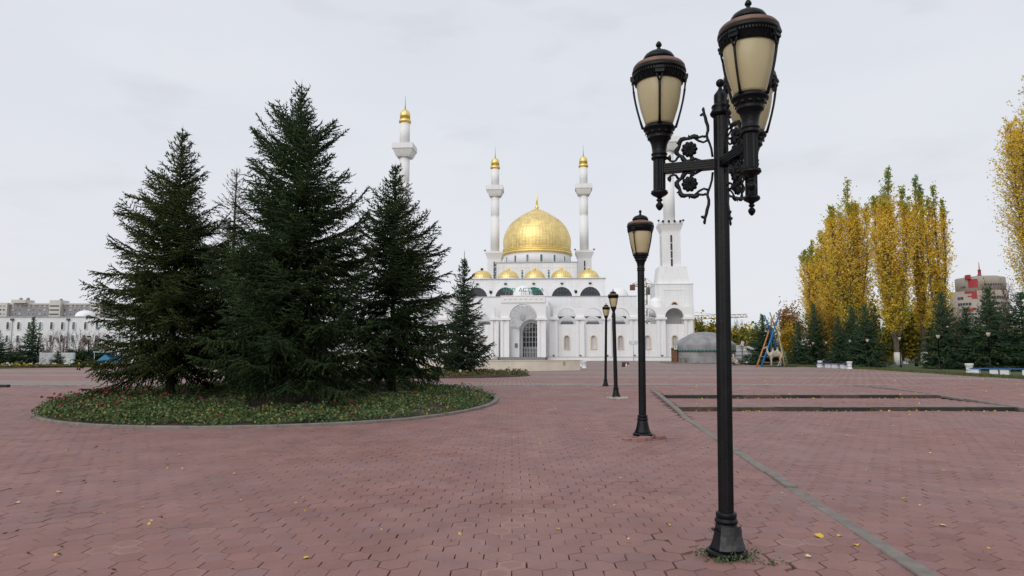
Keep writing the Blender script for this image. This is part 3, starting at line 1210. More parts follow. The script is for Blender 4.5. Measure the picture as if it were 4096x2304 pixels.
def leaf_scroll():
    """one scroll panel in the (x, z) plane: x out from the pole face, z up from the arm; returned with its rosette"""
    m = MB()
    T = 0.017
    # stem hugging the pole, ending in a curl
    m.tube([(0.012, 0, 0.03), (0.02, 0, 0.10), (0.035, 0, 0.155), (0.055, 0, 0.205), (0.06, 0, 0.235), (0.048, 0, 0.28), (0.05, 0, 0.32), (0.064, 0, 0.365), (0.07, 0, 0.40),
            (0.078, 0, 0.425), (0.094, 0, 0.438), (0.104, 0, 0.432), (0.108, 0, 0.418)],
           [.010, .010, .010, .012, .012, .013, .014, .015, .014, .014, .012, .011, .014], 8)
    m.tube([(0.078, 0, 0.42), (0.082, 0, 0.45), (0.088, 0, 0.475), (0.086, 0, 0.495)], [.013, .011, .014, .008], 8)
    # ring of leaves round the rosette
    cx, cz, rr = 0.205, 0.125, 0.108
    ring, rad = [], []
    for i in range(23):
        a = R(128) - R(238) * i / 22
        wob = 1 + 0.10 * math.sin(i * 1.1)
        ring.append((cx + rr * wob * math.cos(a) * 1.06, 0, cz + rr * wob * math.sin(a)))
        rad.append(0.012 + 0.011 * abs(math.sin(i * 0.62 + 0.3)))
    m.tube(ring, rad, 8)
    m.tube([ring[1], (0.13, 0, 0.222), (0.098, 0, 0.228), (0.07, 0, 0.222)], [.013, .012, .011, .012], 8)
    m.tube([(0.17, 0, 0.222), (0.13, 0, 0.19), (0.09, 0, 0.172), (0.05, 0, 0.188)], [.009, .011, .010, .011], 8)
    m.tube([ring[-1], (0.13, 0, 0.012), (0.10, 0, 0.0)], [.012, .011, .010], 8)
    # small curl with a leaf bud toward the lantern
    m.tube([(0.315, 0, 0.06), (0.335, 0, 0.028), (0.36, 0, 0.022), (0.385, 0, 0.032), (0.395, 0, 0.05)], [.012, .011, .010, .010, .013], 8)
    m.tube([(0.394, 0, 0.042), (0.392, 0, 0.066), (0.384, 0, 0.088)], [.019, .018, .003], 8)
    for i in (4, 9, 15, 19):
        p = Vector(ring[i])
        d = (p - Vector((cx, 0, cz))).normalized()
        m.tube([p, p + d * 0.022, p + d * 0.036], [.012, .009, .002], 6)
    # flatten to a casting
    m.v = [(x, y * 0.62, z) for x, y, z in m.v]
    ro = MB()                                               # scalloped rosette
    n = 60
    vs_, fs_ = [], []
    for (k, dep) in ((0.0, 0.016), (0.45, 0.020), (0.8, 0.019), (1.0, 0.010), (1.0, -0.010), (0.8, -0.019), (0.45, -0.020), (0.0, -0.016)):
        for i in range(n):
            a = 2 * PI * i / n
            petal = abs(math.cos(a * 5))
            r = 0.073 * k * (0.86 + 0.14 * petal)
            vs_.append((cx + 0.008 + r * math.cos(a), -dep * (0.55 + 0.45 * petal), cz - 0.005 + r * math.sin(a)))
    for j in range(7):
        for i in range(n):
            fs_.append((j * n + i, j * n + (i + 1) % n, (j + 1) * n + (i + 1) % n, (j + 1) * n + i))
    ro.add(vs_, fs_, True)
    ro.tube([(cx + 0.0, 0, cz - 0.07), (cx - 0.012, 0, cz - 0.105)], 0.011, 6)
    return m.mesh('scroll', M_IRON), ro.mesh('rosette', M_IRON)


SCR, ROS = leaf_scroll()
ARM_Z = 3.355
ARM_L = 0.545
for k, ang in enumerate((157, 277, 43)):
    Mx = R(ang)
    m = MB()
    m.box(0.05, 0.50, -0.036, 0.036, -0.043, 0.043)
    for q in range(4):
        zc = -0.0315 + q * 0.021
        for s in (-1, 1):
            m.box(0.052, 0.495, s * 0.036 - 0.006, s * 0.036 + 0.006, zc - 0.0065, zc + 0.0065)
    arm = m.build('arm', M_IRON, lamp, (0, 0, ARM_Z), (0, 0, Mx))
    for s in (1, -1):
        sc_ = link('scroll', SCR, arm, (0.062, 0, 0.04 * s), None, (1, 1, s))
        link('rosette', ROS, arm, (0.062, 0, 0.04 * s), None, (1, 1, s))
    add_lantern(lamp, 'lantern', (ARM_L * math.cos(Mx), ARM_L * math.sin(Mx), ARM_Z - 0.094), 1.0, Mx + R(35 if k == 1 else 12))

# ------------------------------------------------ the single posts further along the row
def single_post(loc, height, s, lean, label, rz, base_s):
    o = empty('street_lamp', loc, 0, label, 'street lamp', 'black lantern posts in a row')
    o.rotation_euler = lean
    lz = height - 1.322 * s
    m = post_base()
    m.build('base', M_IRON, o, None, None, (base_s, base_s, base_s))
    m = MB()
    r = 0.066 * base_s
    m.lathe([(r, 0.34 * base_s), (r * 0.93, lz + 0.2 * s)], 32, flute=octo, smooth=False)
    m.build('pole', M_IRON, o)
    add_lantern(o, 'lantern', (0, 0, lz), s, rz, hanging=False)
    return o


single_post((2.572, 13.2, 0.05), 4.51, 1.10, (0, R(0.42), 0), 'single-lantern black lamp post with broken pavers lying round its foot', R(48), 1.14)
single_post((3.434, 22.0, 0.17), 3.60, 0.73, (0, R(-0.85), 0), 'leaning black lamp post standing on a lump of rough concrete', R(40), 1.0)
single_post((3.93, 28.0, PLAZA), 3.50, 0.66, (0, R(1.25), 0), 'farthest and thinnest black lamp post of the row', R(20), 0.85)
# lump of concrete under the third post
m = MB()
vs_, fs_ = [], []
for j, (k, z) in enumerate(((1.0, -0.05), (1.02, 0.05), (0.86, 0.085), (0.3, 0.09))):
    for i in range(18):
        a = 2 * PI * i / 18
        w = 1 + 0.14 * math.sin(3 * a + 1) + rng.normal(0, 0.05)
        vs_.append((0.36 * k * w * math.cos(a), 0.25 * k * w * math.sin(a), z + rng.normal(0, .012)))
for j in range(3):
    for i in range(18):
        fs_.append((j * 18 + i, j * 18 + (i + 1) % 18, j * 18 + 18 + (i + 1) % 18, j * 18 + 18 + i))
fs_.append(tuple(54 + i for i in range(18)))
m.add(vs_, fs_)
tag(m.build('concrete_footing', plain('rough_concrete', (0.34, 0.31, 0.26), 0.9, var=0.35, scale=8, bump=0.9, bscale=18), None, (3.44, 21.95, 0.12)),
    'pale lump of rough concrete round the foot of the leaning lamp post', 'footing')
# loose broken pavers round the second post
for k, (dx, dy, w, d, h, rz, tilt) in enumerate(((0.30, -0.10, .24, .17, .075, .4, .22), (-0.02, -0.30, .26, .12, .06, -.1, .05), (-0.16, -0.42, .30, .12, .05, .15, -.04), (-.34, -.28, .25, .16, .03, .5, .06))):
    m = MB()
    pl = [(-w / 2, -d / 3), (-w / 4, -d / 2), (w / 3, -d / 2), (w / 2, -d / 8), (w / 3, d / 2), (-w / 3, d / 2)]
    vs_ = [(x, y, -0.03) for x, y in pl] + [(x * 1.0, y, h) for x, y in pl] + [(x * .9, y * .9, h + .012) for x, y in pl]
    fs_ = [tuple(12 + i for i in range(6))] + [(i, (i + 1) % 6, 6 + (i + 1) % 6, 6 + i) for i in range(6)] + [(6 + i, 6 + (i + 1) % 6, 12 + (i + 1) % 6, 12 + i) for i in range(6)]
    m.add(vs_, fs_)
    lab = ['broken red paver propped up at the right of the second post', 'broken red paver lying just in front of the second post',
           'flat piece of red paver in front of the second post, nearest the viewer', 'cracked red paver slab left of the second lamp post'][k]
    tag(m.build('broken_paver', M_PAVER, None, (2.572 + dx, 13.2 + dy, 0.0), (tilt, 0, rz)), lab, 'paver', 'broken pavers round the second lamp post')
# ================================================================== spruces
M_BARK = plain('spruce_bark', (0.035, 0.026, 0.02), 0.9, var=0.4, scale=6, bump=0.7, bscale=20, stretch=(1, 1, .3))
DARKS = [(0.0, (0.013, 0.027, 0.012)), (0.45, (0.021, 0.041, 0.016)), (0.8, (0.037, 0.064, 0.022)), (1.0, (0.062, 0.088, 0.028))]
OLIVE = [(0.0, (0.016, 0.028, 0.011)), (0.45, (0.028, 0.044, 0.015)), (0.8, (0.054, 0.070, 0.020)), (1.0, (0.096, 0.095, 0.028))]
BLUES = [(0.0, (0.014, 0.030, 0.017)), (0.45, (0.023, 0.045, 0.024)), (0.8, (0.036, 0.062, 0.030)), (1.0, (0.056, 0.080, 0.034))]
BROWN = [(0.0, (0.022, 0.032, 0.017)), (0.4, (0.040, 0.042, 0.022)), (0.7, (0.085, 0.062, 0.036)), (1.0, (0.13, 0.085, 0.052))]
M_SPR = leafy('spruce_needles', DARKS, 0.7, noise=1.0, nscale=.9, spec=.12)
M_SPR_O = leafy('spruce_needles_olive', OLIVE, 0.7, noise=1.1, nscale=.9, spec=.12)
M_SPR_B = leafy('spruce_needles_grey', BLUES, 0.7, noise=0.9, nscale=.9, spec=.15)
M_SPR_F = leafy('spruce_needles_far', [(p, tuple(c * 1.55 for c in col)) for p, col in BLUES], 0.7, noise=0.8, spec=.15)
M_SPR_D = leafy('spruce_needles_dry', BROWN, 0.65, noise=0.7)


def cones(P0, P1, r0, r1=0.15):
    """three-sided tapering shoots from P0 to P1"""
    P0 = np.asarray(P0)
    P1 = np.asarray(P1)
    n = len(P0)
    d = P1 - P0
    L = np.linalg.norm(d, axis=1, keepdims=True) + 1e-9
    d = d / L
    ref = np.where(np.abs(d[:, 2:3]) < 0.9, np.array([[0, 0, 1.0]]), np.array([[1.0, 0, 0]]))
    u = np.cross(d, ref)
    u /= np.linalg.norm(u, axis=1, keepdims=True) + 1e-9
    w = np.cross(d, u)
    r0 = np.broadcast_to(np.asarray(r0, float).reshape(-1, 1), (n, 1))
    V = np.zeros((n, 4, 3))
    for k in range(3):
        a = 2 * PI * k / 3
        V[:, k] = P0 + (u * math.cos(a) + w * math.sin(a)) * r0
    V[:, 3] = P1
    base = (np.arange(n) * 4)[:, None]
    F = np.stack([base + np.array([[0, 1, 3]]), base + np.array([[1, 2, 3]]), base + np.array([[2, 0, 3]])], 1).reshape(-1, 3)
    return V.reshape(-1, 3), F


def spruce_meshes(h, prof_pts, seed, base=0.9, dens=1.0, shoot=0.105, thick=0.019, ragged=0.3, sparse_top=0.0, droop=1.0, leader=0.03):
    """trunk-and-limb mesh and needle arrays of one spruce; prof_pts = (share of the way down from the tip, crown radius)"""
    g = np.random.default_rng(seed)
    trunk = MB()
    r_t = 0.011 * h + 0.02
    nseg = 10
    tp = []
    for i in range(nseg + 1):
        t = i / nseg
        tp.append((0.0025 * h * math.sin(3 * t + seed), 0.0025 * h * math.cos(2.3 * t + seed), h * t * 0.985))
    tr = [r_t * (1 - 0.93 * (i / nseg)) + 0.006 for i in range(nseg + 1)]
    tr[0] *= 1.35
    trunk.tube(tp, tr, 9)
    tpa = np.array(tp)
    px_, pr2 = [0.0] + [p[0] for p in prof_pts], [0.06] + [p[1] for p in prof_pts]
    UP = np.array([0, 0, 1.0])

    def axis(z):
        t = min(max(z / (h * .985), 0), 1) * nseg
        i = min(int(t), nseg - 1)
        return tpa[i] + (tpa[i + 1] - tpa[i]) * (t - i)

    P0, P1, RR = [], [], []
    bl0, bl1, br = [], [], []
    ph = g.uniform(0, 2 * PI, 4)
    z = base
    while z < h * (1 - leader):
        t = (z - base) / (h - base)
        prof = float(np.interp(1 - z / h, px_, pr2))
        nb = int(max(5, round((7.5 + 5.5 * (1 - t)) * (0.75 + 0.25 * dens))))
        a0 = g.uniform(0, 2 * PI)
        for k in range(nb):
            a = a0 + 2 * PI * k / nb + g.normal(0, 0.25)
            inner = (k % 5 in (1, 3))
            out_k = 1 + ragged * (0.5 * math.sin(a + ph[0] + z * 1.3) + 0.4 * math.sin(2 * a + ph[1] - z * 1.9))
            zz = z + g.normal(0, 0.07)
            e1 = (0.62 * t ** 1.3 + 0.10) + g.normal(0, 0.11)
            sag = 0.42 * droop * (1 - t) ** 1.2
            tip = 0.30 + 0.10 * g.normal()
            rise = max(0.0, e1 - 2 * sag + tip + sag * .9)
            pf = prof
            for _ in range(3):                       # crown radius where the limb's tip comes to lie
                pf = float(np.interp(1 - min(h, zz + rise * pf) / h, px_, pr2))
            L = pf * min(1.16, out_k * (g.uniform(0.35, 0.75) if inner else g.normal(0.97, 0.10 + 0.25 * ragged)))
            L = max(L, 0.10)
            o = np.array([math.cos(a), math.sin(a), 0.0])
            side = np.array([-math.sin(a), math.cos(a), 0.0])
            A = axis(zz)
            swing = g.normal(0, 0.13)
            f = lambda s: A + o * (L * s) + side * (L * swing * s * s) + UP * (L * (e1 * s - sag * 2.0 * s * s + (tip + sag * .9) * s ** 3))
            ns = max(3, int(L / 0.25))
            prev = f(0)
            for q in range(1, ns + 1):
                cur = f(q / ns)
                bl0.append(prev)
                bl1.append(cur)
                br.append((0.006 + 0.008 * L * (1 - (q - 1) / ns)))
                prev = cur
            step = 0.075 / dens
            nt_ = max(2, int(L / step))
            thin = sparse_top and t > 1 - sparse_top
            for s in np.linspace(0.08 if L > 0.5 else 0.02, 1.0, nt_):
                if thin and g.random() < 0.5:
                    continue
                p = f(s)
                tan = f(min(s + 0.05, 1.04)) - f(s - 0.02)
                tan /= np.linalg.norm(tan) + 1e-9
                for sg in (-1, 1):
                    tl = (0.52 * L * (1 - s) ** 0.75 * (0.45 + 0.9 * s) + 0.09 + 0.06 * g.random()) * g.uniform(0.65, 1.25)
                    tl = min(tl, 0.72)
                    hang = -0.85 * droop * (1 - t) ** 0.8 * g.uniform(0.0, 1.2) + 0.25 * t
                    dv = tan * g.uniform(0.5, 0.95) + side * (sg * g.uniform(0.45, 1.0)) + UP * hang
                    dv /= np.linalg.norm(dv)
                    P0.append(p[None, :])
                    P1.append((p + dv * tl)[None, :])
                    m_ = int(tl * dens / 0.052)
                    if m_ < 1:
                        continue
                    ws = (np.arange(m_) + g.uniform(0.3, 1.0, m_)) / (m_ + 0.3)
                    b0 = p + dv * (tl * ws)[:, None]
                    rnd = g.normal(0, 1, (m_, 3))
                    rnd -= dv * (rnd @ dv)[:, None]
                    rnd /= np.linalg.norm(rnd, axis=1, keepdims=True) + 1e-9
                    sd_ = dv * g.uniform(0.5, 1.0, m_)[:, None] + rnd * g.uniform(0.45, 0.9, m_)[:, None] - UP * (0.30 * droop * (1 - t))
                    sd_ /= np.linalg.norm(sd_, axis=1, keepdims=True)
                    P0.append(b0)
                    P1.append(b0 + sd_ * (shoot * g.uniform(0.6, 1.35, m_))[:, None])
            e_ = f(1.0) - f(0.9)
            P0.append(f(0.93)[None, :])
            P1.append((f(1.0) + e_ / (np.linalg.norm(e_) + 1e-9) * shoot * 1.3)[None, :])
        z += (0.27 - 0.11 * t) * g.uniform(0.75, 1.25) / (0.7 + 0.3 * dens)
    top = axis(h)
    P0.append(axis(h * 0.93)[None, :])
    P1.append((top + UP * 0.02 * h)[None, :])
    P0, P1 = np.concatenate(P0), np.concatenate(P1)
    V, F = cones(P0, P1, thick * g.uniform(.8, 1.25, len(P0)))
    V2, F2 = cones(np.array(bl0), np.array(bl1), np.array(br))
    tv = np.array(trunk.v)
    tf = [(fc[0], fc[q], fc[q + 1]) for fc in trunk.f for q in range(1, len(fc) - 1)]
    tv2 = np.concatenate([tv, V2])
    tf2 = np.concatenate([np.array(tf), F2 + len(tv)])
    print('spruce', seed, 'triangles', len(F) + len(tf2))
    return np_mesh('trunk', tv2, tf2, M_BARK), (V, F)


def spruce(name, loc, rz, meshes, mat, label, group, scale=(1, 1, 1), tilt=(0, 0)):
    o = empty(name, loc, rz, label, 'spruce', group)
    o.scale = scale
    o.rotation_euler = (tilt[0], tilt[1], rz)
    trunk, needles = meshes
    link('trunk', trunk, o)
    me = needles if not isinstance(needles, tuple) else np_mesh('crown', needles[0], needles[1], mat, smooth=True)
    link('crown', me, o)
    return o


BIG = 'big spruces in the round flower bed'
spruce('spruce_tree', (-6.24, 18.85, 0.12), 0.3, spruce_meshes(9.6, ((.04, .22), (.117, .92), (.24, 1.3), (.36, 1.78), (.49, 2.05), (.65, 2.3), (.82, 2.55), (.92, 2.3)), 11, 0.95, 0.84, ragged=0.22), M_SPR,
       'tallest dark green spruce in the middle of the round flower bed', BIG)
spruce('spruce_tree', (-10.56, 20.6, 0.16), 1.3, spruce_meshes(8.8, ((.05, .16), (.11, .42), (.23, 1.05), (.34, 1.6), (.46, 1.95), (.58, 2.3), (.75, 2.4), (.86, 2.1), (.94, 1.6)), 23, 1.08, 0.80, ragged=0.26), M_SPR_O,
       'olive tinged spruce with long ragged branches, leftmost in the round flower bed', BIG)
spruce('spruce_tree', (-4.1, 22.8, 0.25), 2.2, spruce_meshes(8.15, ((.05, .2), (.117, .58), (.22, 1.0), (.29, 1.4), (.49, 1.85), (.67, 2.1), (.84, 2.25), (.93, 1.7)), 37, 0.95, 0.82, ragged=0.20), M_SPR,
       'dense dark spruce at the right end of the round flower bed', BIG)
spruce('spruce_tree', (-10.9, 25.6, 0.3), 0.7, spruce_meshes(8.75, ((.1, .5), (.3, 1.0), (.6, 1.5), (.85, 1.9)), 41, 1.2, 0.62, ragged=0.3, sparse_top=0.45, thick=0.013), M_SPR_D,
       'thin half dry spruce with a bare brown top behind the two tallest spruces', BIG)
spruce('spruce_tree', (-8.6, 23.6, 0.32), 0.2, spruce_meshes(6.6, ((.1, .5), (.3, 1.3), (.6, 1.9), (.9, 2.2)), 53, 0.8, 0.66, ragged=0.25, thick=0.026, shoot=.12), M_SPR,
       'lower spruce filling the gap between the tall spruces in the flower bed', BIG)
spruce('spruce_tree', (-2.9, 39.7, PLAZA + 0.1), 0.2, spruce_meshes(7.5, ((.1, .12), (.22, .5), (.41, .95), (.6, 1.35), (.8, 1.75), (.95, 1.75)), 61, 0.35, 0.58, ragged=0.26, thick=0.028, shoot=.14, leader=.10), M_SPR_B,
       'lone young spruce with a thin leader in front of the mosque portal', 'spruces standing on the plaza')

# distant spruces share two crowns
far_a = spruce_meshes(6.0, ((.08, .2), (.25, .7), (.5, 1.2), (.75, 1.6), (.93, 1.75)), 71, 0.45, 0.46, ragged=0.22, thick=0.042, shoot=.18, leader=.05)
far_b = spruce_meshes(6.0, ((.08, .25), (.25, .8), (.5, 1.25), (.75, 1.55), (.93, 1.55)), 83, 0.45, 0.46, ragged=0.25, thick=0.042, shoot=.18)
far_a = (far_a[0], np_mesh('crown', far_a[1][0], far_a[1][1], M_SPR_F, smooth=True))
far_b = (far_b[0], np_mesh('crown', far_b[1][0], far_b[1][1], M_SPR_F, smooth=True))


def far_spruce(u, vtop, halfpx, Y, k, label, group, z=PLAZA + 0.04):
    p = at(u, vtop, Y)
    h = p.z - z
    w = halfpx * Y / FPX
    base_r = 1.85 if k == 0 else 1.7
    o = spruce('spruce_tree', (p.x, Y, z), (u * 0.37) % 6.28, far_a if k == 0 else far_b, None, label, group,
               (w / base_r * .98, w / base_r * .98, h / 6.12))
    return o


GR = 'spruces along the right hand lawn'
for i, (u, vt, hw, Y, k, lab) in enumerate([
        (3048, 1252, 82, 71, 0, 'spruce standing directly behind the painted pole frame'),
        (3078, 1300, 70, 76, 1, 'shorter spruce half hidden behind the one at the pole frame'),
        (3140, 1330, 42, 74, 1, 'small dark spruce beside the yellow bush next to the pole frame'),
        (3192, 1280, 52, 68, 0, 'spruce to the left of the tall narrow one near the first small lamp'),
        (3254, 1210, 66, 70, 1, 'tall narrow spruce behind the two small lamps near the pole frame'),
        (3350, 1254, 56, 66, 0, 'spruce behind the left end of the long white bench'),
        (3402, 1214, 60, 69, 1, 'slender spruce behind the middle of the long white bench'),
        (3458, 1214, 92, 60, 0, 'wide spruce behind the right end of the long white bench'),
        (3763, 1160, 96, 54, 0, 'spruce right of the poplars with a slim pointed top'),
        (3861, 1220, 100, 56, 1, 'spruce in front of the round tower block, shorter than its neighbours'),
        (3951, 1140, 120, 50, 0, 'tall spruce rising in front of the round tower block'),
        (4078, 1160, 118, 47, 1, 'rightmost spruce at the picture edge, cut by the frame'),
        (4190, 1150, 118, 46, 0, 'spruce standing just past the right picture edge')]):
    far_spruce(u, vt, hw, Y, k, lab, GR)
GL = 'spruces in front of the long white building'
for i, (u, vt, hw, Y, k, lab) in enumerate([
        (-6, 1318, 62, 62, 1, 'dark spruce cut off by the left picture edge'),
        (136, 1262, 58, 64, 0, 'pointed spruce in front of the arched windows of the white building'),
        (232, 1402, 42, 61, 0, 'knee-high young spruce in front of the white trailer')]):
    far_spruce(u, vt, hw, Y, k, lab, GL)

# ================================================================== broadleaf trees
M_PBARK = plain('poplar_bark', (0.11, 0.09, 0.065), 0.9, var=0.4, scale=5, bump=0.6, bscale=14, stretch=(1, 1, .3))
M_WASH = plain('lime_wash', (0.62, 0.60, 0.56), 0.9, var=0.15, scale=6)
YEL = [(0.0, (0.18, 0.30, 0.09)), (0.22, (0.40, 0.42, 0.08)), (0.45, (0.79, 0.585, 0.065)), (0.75, (0.93, 0.68, 0.095)), (1.0, (0.94, 0.76, 0.23))]
M_POP = leafy('poplar_leaves', YEL, 0.55, attr='tone', transl=0.5)
ORG = [(0.0, (0.20, 0.12, 0.03)), (0.5, (0.34, 0.18, 0.06)), (1.0, (0.42, 0.22, 0.09))]
M_ORG = leafy('rusty_leaves', ORG, 0.6, transl=0.3)
GRN = [(0.0, (0.07, 0.11, 0.03)), (0.4, (0.16, 0.18, 0.035)), (0.6, (0.42, 0.31, 0.03)), (1.0, (0.62, 0.42, 0.05))]
M_MIX = leafy('mixed_leaves', GRN, 0.6, transl=0.3, noise=0.9, nscale=0.35)
TWG = [(0.0, (0.06, 0.04, 0.035)), (0.5, (0.095, 0.055, 0.045)), (1.0, (0.15, 0.085, 0.06))]
M_TWIG = leafy('bare_twigs', TWG, 0.8)
M_HEDGE = leafy('hedge_leaves', [(0.0, (0.018, 0.032, 0.013)), (1.0, (0.045, 0.07, 0.024))], 0.6)


def quads(C, size, g, flat=None, aspect=0.8):
    """leaf quads at the points C with random facing"""
    n = len(C)
    a = g.normal(0, 1, (n, 3))
    if flat is not None:
        a[:, 2] = a[:, 2] * 0.5 + flat
    a /= np.linalg.norm(a, axis=1, keepdims=True) + 1e-9
    r = g.normal(0, 1, (n, 3))
    u = np.cross(a, r)
    u /= np.linalg.norm(u, axis=1, keepdims=True) + 1e-9
    w = np.cross(a, u)
    s = (np.asarray(size) * g.uniform(0.7, 1.3, n)).reshape(-1, 1) * 0.5
    V = np.stack([C - u * s, C - w * s * aspect, C + u * s, C + w * s * aspect], 1).reshape(-1, 3)
    F = (np.arange(n) * 4)[:, None] + np.arange(4)[None, :]
    return V, F


def limb_path(p, d, L, g, up, n=6):
    pts_ = [np.array(p, float)]
    d = np.array(d, float)
    for i in range(n):
        d = d + np.array([0, 0, up]) + g.normal(0, 0.07, 3)
        d /= np.linalg.norm(d)
        pts_.append(pts_[-1] + d * (L / n))
    return pts_


def poplar(loc, h, rmax, seed, label, group, nleaf=17000, lsize=0.18, green_top=0.5, thin=0.0, mat=M_POP, plumes=7):
    """upright poplar: several steep leaders fork low and each carries a tapering plume of leafy twigs; tips still green"""
    g = np.random.default_rng(seed)
    o = empty('poplar_tree', loc, 0, label, 'poplar', group)
    m = MB()
    r0 = 0.013 * h
    zf = h * 0.10
    m.tube([(0, 0, 0), (0.02, 0.01, zf * .5), (0, 0, zf)], [r0 * 1.3, r0 * 1.05, r0], 9)
    A, T, tw0, tw1 = [], [], [], []
    lead = []
    for k in range(plumes):
        if k == 0:
            a, rr, ht = 0.0, 0.0, h * 0.95
        else:
            a = 2 * PI * k / (plumes - 1) + g.normal(0, .25)
            rr = rmax * g.uniform(.36, .76)
            ht = h * (0.985 - 0.20 * (rr / rmax) ** 1.5) * g.uniform(.90, 1.0)
        n = 9
        path = []
        for q in range(n + 1):
            t = q / n
            sp = rr * (1 - (1 - t) ** 2.0) * (1 - .10 * max(0, t - .7))
            path.append(np.array([sp * math.cos(a), sp * math.sin(a), zf * (.75 + .25 * (k == 0)) + (ht - zf) * t]) + g.normal(0, .06, 3) * (0 if q == 0 else 1))
        m.tube(path, [r0 * (.75 if k == 0 else .5) * (1 - .94 * q / n) + .012 for q in range(n + 1)], 6, cap=False)
        lead.append((np.array(path), n, rr))
    per = nleaf / plumes
    for pi, (pa, n, rr) in enumerate(lead):
        cnt_t = int(per / 15)
        s_ = np.sort(g.uniform(0.10, 1.0, cnt_t))
        for s in s_:
            x = s * n * .9999
            i = int(x)
            p = pa[i] + (pa[i + 1] - pa[i]) * (x - i)
            az = g.uniform(0, 2 * PI)
            # plume: widest at mid height, pointed at the tip
            wr = rmax * (0.40 + 0.20 * math.sin(PI * min(1, s * 1.1))) * min(1.0, (1.10 - s) / 0.34) * g.uniform(.3, 1.15)
            up = wr * g.uniform(.9, 1.7) + .2
            e = p + np.array([wr * math.cos(az), wr * math.sin(az), up])
            tw0.append(p)
            tw1.append(e)
            k_ = max(4, int(15 * g.uniform(.6, 1.4)))
            if thin and g.random() < thin * .5:
                k_ = int(k_ * .4)
            u = g.uniform(.25, 1.03, k_)[:, None]
            A.append(p + (e - p) * u + g.normal(0, .09 + .02 * wr, (k_, 3)))
    C = np.concatenate(A)
    C = C[C[:, 2] > 0.06 * h]
    hz = np.clip(C[:, 2] / h, 0, 1.05)
    rad = np.hypot(C[:, 0], C[:, 1]) / rmax
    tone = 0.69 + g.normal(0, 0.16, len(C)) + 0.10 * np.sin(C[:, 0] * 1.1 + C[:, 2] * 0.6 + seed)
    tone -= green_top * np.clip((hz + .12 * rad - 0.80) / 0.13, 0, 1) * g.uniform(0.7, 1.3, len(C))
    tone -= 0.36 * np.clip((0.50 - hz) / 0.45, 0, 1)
    V, F = quads(C, lsize, g)
    V2, F2 = cones(np.array(tw0), np.array(tw1), .018)
    tv = np.array([tuple(p) for p in m.v])
    tf = [(f[0], f[q], f[q + 1]) for f in m.f for q in range(1, len(f) - 1)]
    link('trunk', np_mesh('trunk', np.concatenate([tv, V2]), np.concatenate([np.array(tf), F2 + len(tv)]), M_PBARK), o)
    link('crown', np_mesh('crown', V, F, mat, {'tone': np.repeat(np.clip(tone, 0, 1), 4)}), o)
    w = MB()
    w.tube([(0, 0, 0), (.012, .006, 1.35)], [r0 * 1.36, r0 * 1.16], 10)
    link('lime_wash', w.mesh('lime_wash', M_WASH), o)
    return o


GP = 'yellow poplars behind the lawn'


def pop_px(u, vtop, hw, Y, seed, label, **kw):
    p = at(u, vtop, Y)
    return poplar((p.x, Y, PLAZA), (p.z - PLAZA) * 0.985, hw * Y / FPX, seed, label, GP, **kw)


pop_px(3245, 945, 70, 86, 3, 'short greenish poplar at the left end of the yellow poplars', green_top=.5, nleaf=13000, lsize=.22, plumes=6)
pop_px(3312, 850, 78, 80, 5, 'second poplar from the left, half yellow and half green', green_top=.4, nleaf=17000, lsize=.21, plumes=6)
pop_px(3385, 688, 102, 74, 8, 'broad golden poplar with a green tip, third from the left', green_top=.6, nleaf=32000, plumes=8, thin=.15)
pop_px(3546, 634, 92, 69, 13, 'tallest golden poplar with a green crown tip in the middle of the group', green_top=.65, nleaf=32000, plumes=8, thin=.15)
pop_px(3652, 658, 54, 71, 17, 'slim golden poplar just right of the tallest one', green_top=.7, nleaf=12000, thin=.25, plumes=5)
pop_px(3728, 698, 66, 68, 19, 'thinly leaved golden poplar at the right end of the group', green_top=.5, nleaf=14000, thin=.5, plumes=6)
pop_px(4112, 255, 186, 57, 29, 'big yellow poplar cut off by the right picture edge', green_top=.3, nleaf=46000, thin=.15, lsize=.165, plumes=9)


